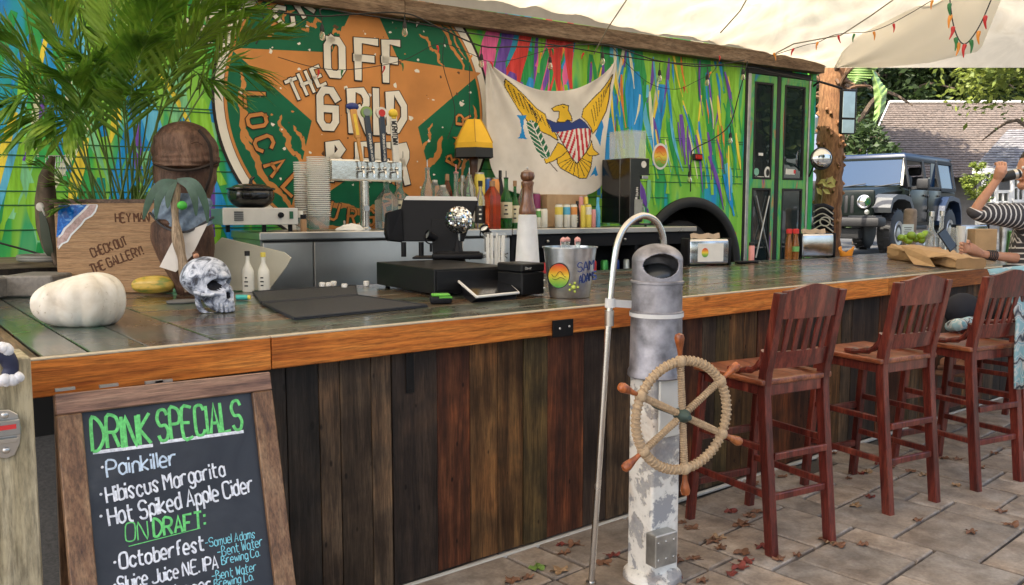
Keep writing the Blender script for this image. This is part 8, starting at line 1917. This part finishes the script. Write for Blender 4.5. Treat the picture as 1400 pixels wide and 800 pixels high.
def tree(x, y, z0, H, cr, n_leaf, mt, label, crz=None, size=.12, low=.3, name='leafy_tree', seed=0, group=None, stem=True, clump=40):
    rr = random.Random(seed+int(x*7+y*13)); t = thing(name, label, 'tree' if H > 2.2 else 'shrub', (x, y, z0), 0, group); crz = crz or cr*.8
    if stem:
        q = G(); top = Vector((0, 0, H*.75)); cur = catmull([(0, 0, 0), (rr.uniform(-.2, .2), rr.uniform(-.2, .2), H*.3), (rr.uniform(-.3, .3), rr.uniform(-.3, .3), H*.6), top], 5)
        q.tube(cur, [H*.03*(1-.8*i/len(cur)) for i in range(len(cur))], 8); q.build('trunk', MATS['bark'], t, True, world=False)
        q = G()
        for k in range(9):
            p = cur[int(len(cur)*(.35+.06*k)) % len(cur)]; a = rr.uniform(0, 6.28); e = p+Vector((cos(a)*cr*.7, sin(a)*cr*.7, rr.uniform(.2, .6)*crz)); q.tube(catmull([p, p.lerp(e, .5)+Vector((0, 0, .1*H)), e], 4), [H*.012*(1-.1*j) for j in range(9)], 5)
        q.build('limb', MATS['bark'], t, True, world=False)
    g = G(); cz = H-crz; cl = []
    for k in range(clump):
        while True:
            v = Vector((rr.uniform(-1, 1), rr.uniform(-1, 1), rr.uniform(-1, 1)))
            if .35 < v.length < 1: break
        cl.append((Vector((v.x*cr, v.y*cr, cz+v.z*crz)), rr.uniform(.18, .36)*cr))
    for k in range(n_leaf):
        c, r = cl[rr.randrange(clump)]; v = Vector((rr.gauss(0, .5), rr.gauss(0, .5), rr.gauss(0, .42)))*r; p = c+v
        if p.z < .05: continue
        s = size*rr.uniform(.6, 1.3); a = Vector((rr.gauss(0, 1), rr.gauss(0, 1), rr.gauss(0, .6))).normalized(); b2 = a.cross(Vector((rr.gauss(0, 1), rr.gauss(0, 1), rr.gauss(0, 1)))).normalized()
        o = len(g.v); g.v += [p-a*s, p+b2*s*.4, p+a*s, p-b2*s*.4]; g.f.append((o, o+1, o+2, o+3)); g.m.append(0)
    g.build('crown', MATS[mt], t, world=False); return t
def tpl(px, D): p = far(px, 280, D); return p.x, p.y
for i, (px, D, H, cr, nl, mt, lab, sz) in enumerate((
  (1165, 26, 9.5, 2.6, 9000, 'leaves_dark', 'dark leafy tree directly behind the palm trunk', .16),
  (1200, 48, 14, 5.0, 11000, 'leaves_dark', 'tall dark tree rising behind the left end of the brown roof', .26),
  (1262, 52, 13.5, 5.0, 11000, 'leaves_mid', 'broad mid green tree rising behind the middle of the brown roof', .26),
  (1322, 50, 14, 5.0, 11000, 'leaves_dark', 'dark tree rising behind the right half of the brown roof', .26),
  (1398, 52, 15, 6, 11000, 'leaves_mid', 'tall mid green tree far behind the bright oak', .26),
  (1235, 62, 12, 5.5, 9000, 'leaves_dark', 'distant dark tree filling the gap left of the broad tree', .3),
  (1300, 64, 12.5, 6, 9000, 'leaves_mid', 'distant mid green tree behind the roof ridge', .3),
  (1122, 36, 10, 3.2, 7000, 'leaves_dark', 'dark tree seen between the bus corner and the palm trunk', .2))):
    x, y = tpl(px, D); tree(x, y, .6, H, cr, nl, mt, lab, size=sz, seed=i, group=None)
x, y = tpl(1428, 21); tree(x, y, .6, 7.2, 2.5, 12000, 'leaves_bright', 'bright yellow green leafy tree overhanging the grey roof at right', crz=1.9, size=.11, seed=77)
x, y = tpl(1172, 19.5); tree(x, y, .6, 3.0, .9, 4200, 'leaves_dark', 'dark shrubby tree between the palm trunk and the brown roof', crz=1.3, size=.09, seed=5)
x, y = tpl(1172, 16.2); tree(x, y, .6, 1.55, .45, 1500, 'leaves_bright', 'low bright green bush above the vehicle bonnet by the palm trunk', crz=.35, size=.06, seed=6, stem=False, name='low_bush', clump=14)
x, y = tpl(1336, 20.0); tree(x, y, .6, 2.15, .36, 1500, 'leaves_bright', 'yellow green bush between the vehicle and the grey house', crz=.6, size=.05, seed=9, stem=False, name='low_bush', clump=16)
# surroundings behind the camera, mirrored in the bus windows
for i, (x, y, H) in enumerate(((4, -13, 8), (-3, -15, 9), (17, -7, 7.5), (21.5, -9.5, 8), (25, -15, 9), (20, -15, 7))): tree(x, y, -.03, H, 2.8, 4500, 'leaves_mid', 'leafy tree standing beyond the patio, mirrored in the bus door glass', size=.2, seed=40+i, group='trees across the patio')
# banana leaf
bn = thing('banana_plant', 'large pale green banana leaf hanging beside the palm trunk', 'plant', (*tpl(1205, 12.5), .6))
BNP = tpl(1205, 12.5); BF = lambda x, y, d=0: face(x, y, (BNP[0]+VN.x*d, BNP[1]+VN.y*d))
m, n, b = nodes('banana_leaf'); mp = coords(n, (1, 1, 14), rnd=False); t1 = noi(n, mp, 3, 3); r1 = ramp(n, [(.3, (.10, .20, .045)), (.7, (.26, .36, .12))]); n.links.new(t1.outputs[0], r1.inputs[0]); n.links.new(r1.outputs[0], b.inputs['Base Color']); b.inputs['Roughness'].default_value = .4
def banana(L_, R_, mid, name='leaf', bow=.1):
    q = G(); nn = len(L_)-1
    def f(u, v):
        t = v*nn; i = min(int(t), nn-1); fr2 = t-i; a = [L_[i][k]+(L_[i+1][k]-L_[i][k])*fr2 for k in (0, 1)]; c = [R_[i][k]+(R_[i+1][k]-R_[i][k])*fr2 for k in (0, 1)]; 
        return BF(a[0]+(c[0]-a[0])*u, a[1]+(c[1]-a[1])*u+.8*sin(v*60)*(abs(u-.5)*2), -bow*abs(u-.5)*2+.02*sin(v*50)*abs(u-.5)*2)
    q.grid(f, 10, 60); return q.build(name, MATS['banana_leaf'], bn, 180)
banana([(1190, 96), (1194, 120), (1196, 145), (1194, 165), (1196, 168)], [(1196, 96), (1205, 112), (1213, 122), (1210, 150), (1197, 169)], None)
banana([(1150, 92), (1158, 105), (1166, 114)], [(1200, 92), (1192, 106), (1170, 117)], None, bow=.05)
q = G(); q.tube(catmull([Vector((BF(1146, 300, -.4).x, BF(1146, 300, -.4).y, .6)), BF(1143, 180, -.4), BF(1150, 98, -.3), BF(1190, 90)], 6), .04, 8); q.build('stalk', MATS['bark'], bn, True)
# wooden stump post in front of the vehicle
q = G(); sp = face(1244, 305, (9.2, 1.9)); q.box(Vector((sp.x, sp.y, (sp.z+.12)/2)), (.12, .12, sp.z+.2), bev=.035, seg=3); o = q.build('wooden_bollard', mat('grey_wood', (.22, .17, .13), .8, var=.3), None, 40); tag(o, 'rounded grey brown timber bollard in front of the vehicle', 'bollard')

# ================================================================ seated person
SKN = mat('skin', (.50, .25, .155), .5, var=.08, ns=20, sss=.15, bp=.1)
m, n, b = nodes('striped_knit'); tc = n.nodes.new('ShaderNodeTexCoord'); 
wv = n.nodes.new('ShaderNodeTexWave'); wv.inputs['Scale'].default_value = 5.4; wv.inputs['Distortion'].default_value = 1.0; wv.inputs['Detail'].default_value = 1; wv.bands_direction = 'Z'
uvn = n.nodes.new('ShaderNodeAttribute'); uvn.attribute_name = 'stripe'; mlt = n.nodes.new('ShaderNodeMath'); mlt.operation = 'SINE'
n.links.new(uvn.outputs['Fac'], mlt.inputs[0]); r1 = ramp(n, [(.62, (.045, .042, .048)), (.72, (.62, .6, .58))]); n.links.new(mlt.outputs[0], r1.inputs[0]); n.links.new(r1.outputs[0], b.inputs['Base Color']); b.inputs['Roughness'].default_value = .9
PP0 = (6.0, -.42); HF = lambda x, y, d=0: face(x, y, (PP0[0]+VN.x*d, PP0[1]+VN.y*d)); KH = scale_at(PP0)
per = thing('person', 'person in a striped charcoal shirt drinking from a can with phone in the other hand', 'person', (PP0[0], PP0[1], 0))
def skinbody(name, verts, edges, radii, mt, root=0, sub=2, par=per):
    me = bpy.data.meshes.new(name); me.from_pydata([tuple(v) for v in verts], edges, []); o = bpy.data.objects.new(name, me); C.objects.link(o)
    md = o.modifiers.new('skin', 'SKIN'); md.use_smooth_shade = True
    for i, r_ in enumerate(radii): me.skin_vertices[0].data[i].radius = (r_, r_) if not isinstance(r_, tuple) else r_
    me.skin_vertices[0].data[root].use_root = True
    sb_ = o.modifiers.new('sub', 'SUBSURF'); sb_.levels = sub; sb_.render_levels = sub
    dg = bpy.context.evaluated_depsgraph_get(); ev = o.evaluated_get(dg); nm = bpy.data.meshes.new_from_object(ev); bpy.data.objects.remove(o)
    nm.name = name; nm.materials.clear(); nm.materials.append(MATS[mt] if isinstance(mt, str) else mt)
    for p in nm.polygons: p.use_smooth = True
    o2 = bpy.data.objects.new(name, nm); C.objects.link(o2); o2.parent = par; o2.matrix_parent_inverse = wm(par).inverted(); return o2
# key joints
SHR = HF(1412, 297, -.02); ELB = HF(1330, 291, .10); WRI = HF(1361, 249, .14); HND = HF(1372, 231, .15)
SHF = HF(1406, 300, -.30); ELF = HF(1398, 354, -.05); WRF = HF(1345, 348, -.02); HNF = HF(1322, 342, -.02)
NCK = HF(1425, 272, -.12); HDC = HF(1412, 234, -.08); CHS = HF(1410, 328, -.10); WST = HF(1409, 398, -.08); PEL = Vector((HF(1425, 440, -.08).x, HF(1425, 440, -.08).y, .84))
FW = Vector((-.55, .83, 0)).normalized(); KN = [PEL+FW*.42+Vector((.12, .05, .0)), PEL+FW*.40+Vector((-.12, -.08, .0))]; AN = [k+Vector((.02, .08, -.40)) for k in KN]
V_s = [PEL, WST, CHS, NCK, HDC+Vector((0, 0, -.05)), HDC+Vector((0, 0, .08)), SHR, ELB, WRI, HND, SHF, ELF, WRF, HNF, KN[0], AN[0], KN[1], AN[1], AN[0]+FW*.14+Vector((0, 0, -.04)), AN[1]+FW*.14+Vector((0, 0, -.04))]
E_s = [(0, 1), (1, 2), (2, 3), (3, 4), (4, 5), (2, 6), (6, 7), (7, 8), (8, 9), (2, 10), (10, 11), (11, 12), (12, 13), (0, 14), (14, 15), (15, 18), (0, 16), (16, 17), (17, 19)]
r_s = [.15, .13, .15, .05, .075, .08, .062, .038, .026, .034, .055, .040, .026, .036, .07, .045, .07, .045, .035, .035]
skinbody('body', V_s, E_s, r_s, SKN)
# head shape with face parts (mostly outside the frame)
fd = (-VU*.95+VN*.1).normalized()
q = G(); q.ball(HDC+Vector((0, 0, .01)), .1, 24, 16, sc=(.98, .8, 1.25), rot=Matrix.Rotation(VA, 4, 'Z')); 
nt_ = HDC+fd*.105; q.ball(nt_+Vector((0, 0, -.01)), .022, 12, 8, sc=(1.2, .7, 1.3)); q.ball(HDC+fd*.09+Vector((0, 0, -.052)), .022, 12, 8, sc=(.8, 1.1, .5)); q.ball(HDC+fd*.062+Vector((0, 0, -.095)), .04, 14, 8, sc=(1, .9, .7)); q.ball(HDC+VN*.085-fd*.01, .026, 10, 8, sc=(.6, .4, 1)); q.build('head', SKN, per, True)
q = G(); 
for s_ in (-1, 1): q.ball(HDC+fd*.088+VN*.03*s_+Vector((0, 0, .022)), .011, 10, 8)
q.build('eye', MATS['white_plastic'], per, True)
q = G(); q.ball(HDC-fd*.025+Vector((0, 0, .045)), .115, 20, 12, sc=(.95, .85, 1.1), rot=Matrix.Rotation(VA, 4, 'Z')); q.build('hair', mat('dark_hair', (.03, .018, .012), .6), per, True)
# shirt: torso and both sleeves
def stripes(o, axis_pts, period):
    me = o.data; at = me.attributes.new('stripe', 'FLOAT', 'POINT'); M_ = o.matrix_parent_inverse
    segs = axis_pts; vals = []
    for v in me.vertices:
        best = (1e9, 0); acc = 0
        for a, c2, off_ in segs:
            d = c2-a; L = d.length; t = max(0, min(1, (v.co-a).dot(d)/(L*L))); ds = (v.co-(a+d*t)).length
            if ds < best[0]: best = (ds, off_+t*L)
        vals.append(best[1]/period*2*pi)
    at.data.foreach_set('value', vals)
SLE = ELB.lerp(WRI, .03); L1 = (ELB-SHR).length
V_t = [WST+Vector((0, 0, -.08)), WST, CHS, NCK+Vector((0, 0, -.05)), SHR, SHR.lerp(ELB, .5), ELB, ELB.lerp(WRI, .16), SHF, SHF.lerp(ELF, .6), ELF.lerp(SHF, .12)]
o = skinbody('striped_shirt', V_t, [(0, 1), (1, 2), (2, 3), (2, 4), (4, 5), (5, 6), (6, 7), (2, 8), (8, 9), (9, 10)], [.18, .175, .18, .085, .105, .082, .062, .052, .09, .068, .058], 'striped_knit', 1)
stripes(o, [(V_t[0], V_t[2], 0), (SHR, ELB, .3), (ELB, V_t[7], .3+L1)], .036)
skinbody('trousers', [PEL+Vector((0, 0, .06)), PEL, KN[0], AN[0]+Vector((0, 0, .02)), KN[1], AN[1]+Vector((0, 0, .02))], [(0, 1), (1, 2), (2, 3), (1, 4), (4, 5)], [.165, .17, .09, .065, .09, .065], mat('black_trousers', (.015, .015, .018), .85), 1)
for a in AN: q = G(); q.beam(a+FW*-.04+Vector((0, 0, -.06)), a+FW*.2+Vector((0, 0, -.06)), .09, .03, bev=.01); q.build('sandal', mat('sandal', (.2, .1, .06), .7), per)
# hands: palm plus separately bent fingers
def hand(name, wrist, palm, fdir, side, grip, L=.075, flip=1):
    """palm centre, fingers along fdir bending towards grip, spread along side"""
    bmv, ed, rd = [wrist, palm-fdir*.02, palm+fdir*.02], [(0, 1), (1, 2)], [.025, .034, .034]
    for k in range(4):
        base = palm+fdir*.035+side*(.03-.02*k); l = L*(.92, 1.05, 1.0, .8)[k]; i = len(bmv)
        p1 = base+(fdir*.8+grip*.6).normalized()*l*.42; p2 = p1+(fdir*.1+grip*1.0).normalized()*l*.34; p3 = p2+(grip*.7-fdir*.75).normalized()*l*.26
        bmv += [base, p1, p2, p3]; rd += [.0098, .0092, .0085, .0075]; ed += [(2, i), (i, i+1), (i+1, i+2), (i+2, i+3)]
    i = len(bmv); tb_ = palm+side*.038-fdir*.01; bmv += [tb_, tb_+(side*.5+fdir*.5+grip*.6).normalized()*.035, tb_+(side*.1+fdir*.5+grip*1.0).normalized()*.065]; rd += [.012, .0105, .009]; ed += [(1, i), (i, i+1), (i+1, i+2)]
    return skinbody(name, bmv, ed, rd, SKN, 1)
# raised hand round a can
can_c = HF(1381, 240, .12); can_ax = (VU*.93+Vector((0, 0, .22))+VN*.1).normalized()
hand('drinking_hand', WRI, HF(1367, 235, .16), (VU*.25+Vector((0, 0, .97))).normalized(), (-VU*.9+VN*.2).normalized()*-1, (VN*-.9+VU*.1).normalized())
dc = thing('held_can', 'dark drink can with silver top tipped towards the person\'s mouth', 'can', can_c)
rot = can_ax.to_track_quat('Z', 'Y').to_matrix().to_4x4(); q = G(); q.lathe([(.024, -.06), (.032, -.052), (.032, .045), (.026, .058)], can_c, 20, rot=rot); q.build('can_body', MATS['lab_black'], dc, True)
q = G(); q.lathe([(.026, .058), (.027, .062), (.022, .060)], can_c, 18, rot=rot); q.lathe([(.0325, .02), (.0325, .04)], can_c, 20, rot=rot, cap=False); q.build('can_lid', MATS['steel'], dc, True)
hand('phone_hand', WRF, HF(1323, 340, .0), (-VU*.93+Vector((0, 0, .18))).normalized(), Vector((0, 0, 1)), (-VU*.2+VN*.9-Vector((0, 0, .2))).normalized())
ph = thing('mobile_phone', 'dark mobile phone held tilted above the bar', 'phone', HF(1295, 328, .03))
q = G(); ax = (HF(1303, 342, .03)-HF(1286, 317, .03)); L_ = ax.length; axn = ax.normalized(); rot = Matrix((axn, (VN*.8+VU*.3).cross(axn).normalized(), axn.cross((VN*.8+VU*.3).cross(axn).normalized()).normalized())).transposed().to_4x4(); q.box(HF(1295, 328, .03), (.15, .072, .009), rot=rot, bev=.003); q.build('case', MATS['black_plastic'], ph)
q = G(); q.box(HF(1295, 328, .03)+(rot @ Vector((0, 0, 1)))*(.0052 if (rot @ Vector((0, 0, 1))).dot(VN) > 0 else -.0052), (.138, .064, .0012), rot=rot); q.build('screen', MATS['glossy_black'], ph)
# bracelets and tattoo cuff
q = G(); 
for k in range(5):
    c = WRF.lerp(ELF, .1+.045*k); ax = (ELF-WRF).normalized(); a1 = ax.cross(Vector((0, 0, 1))).normalized(); a2 = ax.cross(a1); q.tube([c+(a1*cos(a)+a2*sin(a))*(.030+.001*k) for a in [2*pi*j/18 for j in range(18)]], .004, 6, closed=True)
q.build('bracelet', mat('dark_beads', (.06, .05, .05), .4, var=.6, ns=120), per, True)
# blanket over the third stool
m, n, b = nodes('blanket'); mp = coords(n, (1, 1, 1), rnd=False); wv = n.nodes.new('ShaderNodeTexWave'); wv.bands_direction = 'Z'; wv.inputs['Scale'].default_value = 2.2; wv.inputs['Distortion'].default_value = 5; wv.inputs['Detail'].default_value = 2; wv.inputs['Detail Scale'].default_value = 5; n.links.new(mp.outputs[0], wv.inputs[0])
r1 = ramp(n, [(.0, (.04, .05, .07)), (.16, (.5, .5, .48)), (.42, (.12, .32, .40)), (.62, (.55, .56, .54)), (.85, (.25, .42, .46))]); n.links.new(wv.outputs[0], r1.inputs[0]); n.links.new(r1.outputs[0], b.inputs['Base Color']); b.inputs['Roughness'].default_value = .95
BP = (4.95, -.95); bl_ = thing('patterned_blanket', 'teal and white patterned blanket draped over the back of the third stool', 'blanket', (5.0, -.9, 1.1))
bf = lambda x, y, d=0: face(x, y, (5.02+VN.x*d, -.93+VN.y*d))
Lb = [(1350, 374), (1380, 400), (1388, 440), (1386, 480), (1386, 532)]; 
def blk(u, v):
    t = v*4; i = min(int(t), 3); f = t-i; x = Lb[i][0]+(Lb[i+1][0]-Lb[i][0])*f; y = Lb[i][1]+(Lb[i+1][1]-Lb[i][1])*f
    top = 372-9*sin(pi*min(1, u*1.3)) if v < .01 else y
    return bf(x+u*75, (368 if v == 0 else y)-(1-v)*8*u, .03*sin(u*14+v*3)*(.3+v)+.02)
q = G(); q.grid(blk, 30, 30); o = q.build('cloth', MATS['blanket'], bl_, 180); o.modifiers.new('t', 'SOLIDIFY').thickness = .008
q = G(); q.tube(catmull([onz(1296, 447, .80), onz(1310, 444, .825), onz(1324, 441, .82), onz(1336, 438, .81)], 5), [.02, .028, .034, .036, .038, .038, .036, .034, .034, .036, .036, .034, .03, .028, .024, .02], 10, flatk=1)
o = q.build('folded_towel', MATS['blanket'], None, True); tag(o, 'teal and white patterned cloth bunched on the third stool seat', 'towel')
q = G(); c_ = onz(1316, 430, .88); c_ = face(1316, 424, (5.35, -.12)); q.ball(c_, .13, 20, 12, sc=(1.1, .8, .85)); o = q.build('black_bag', mat('black_fabric', (.012, .013, .02), .9), None, True); tag(o, 'soft black bag hanging under the bar above the third stool seat', 'bag')
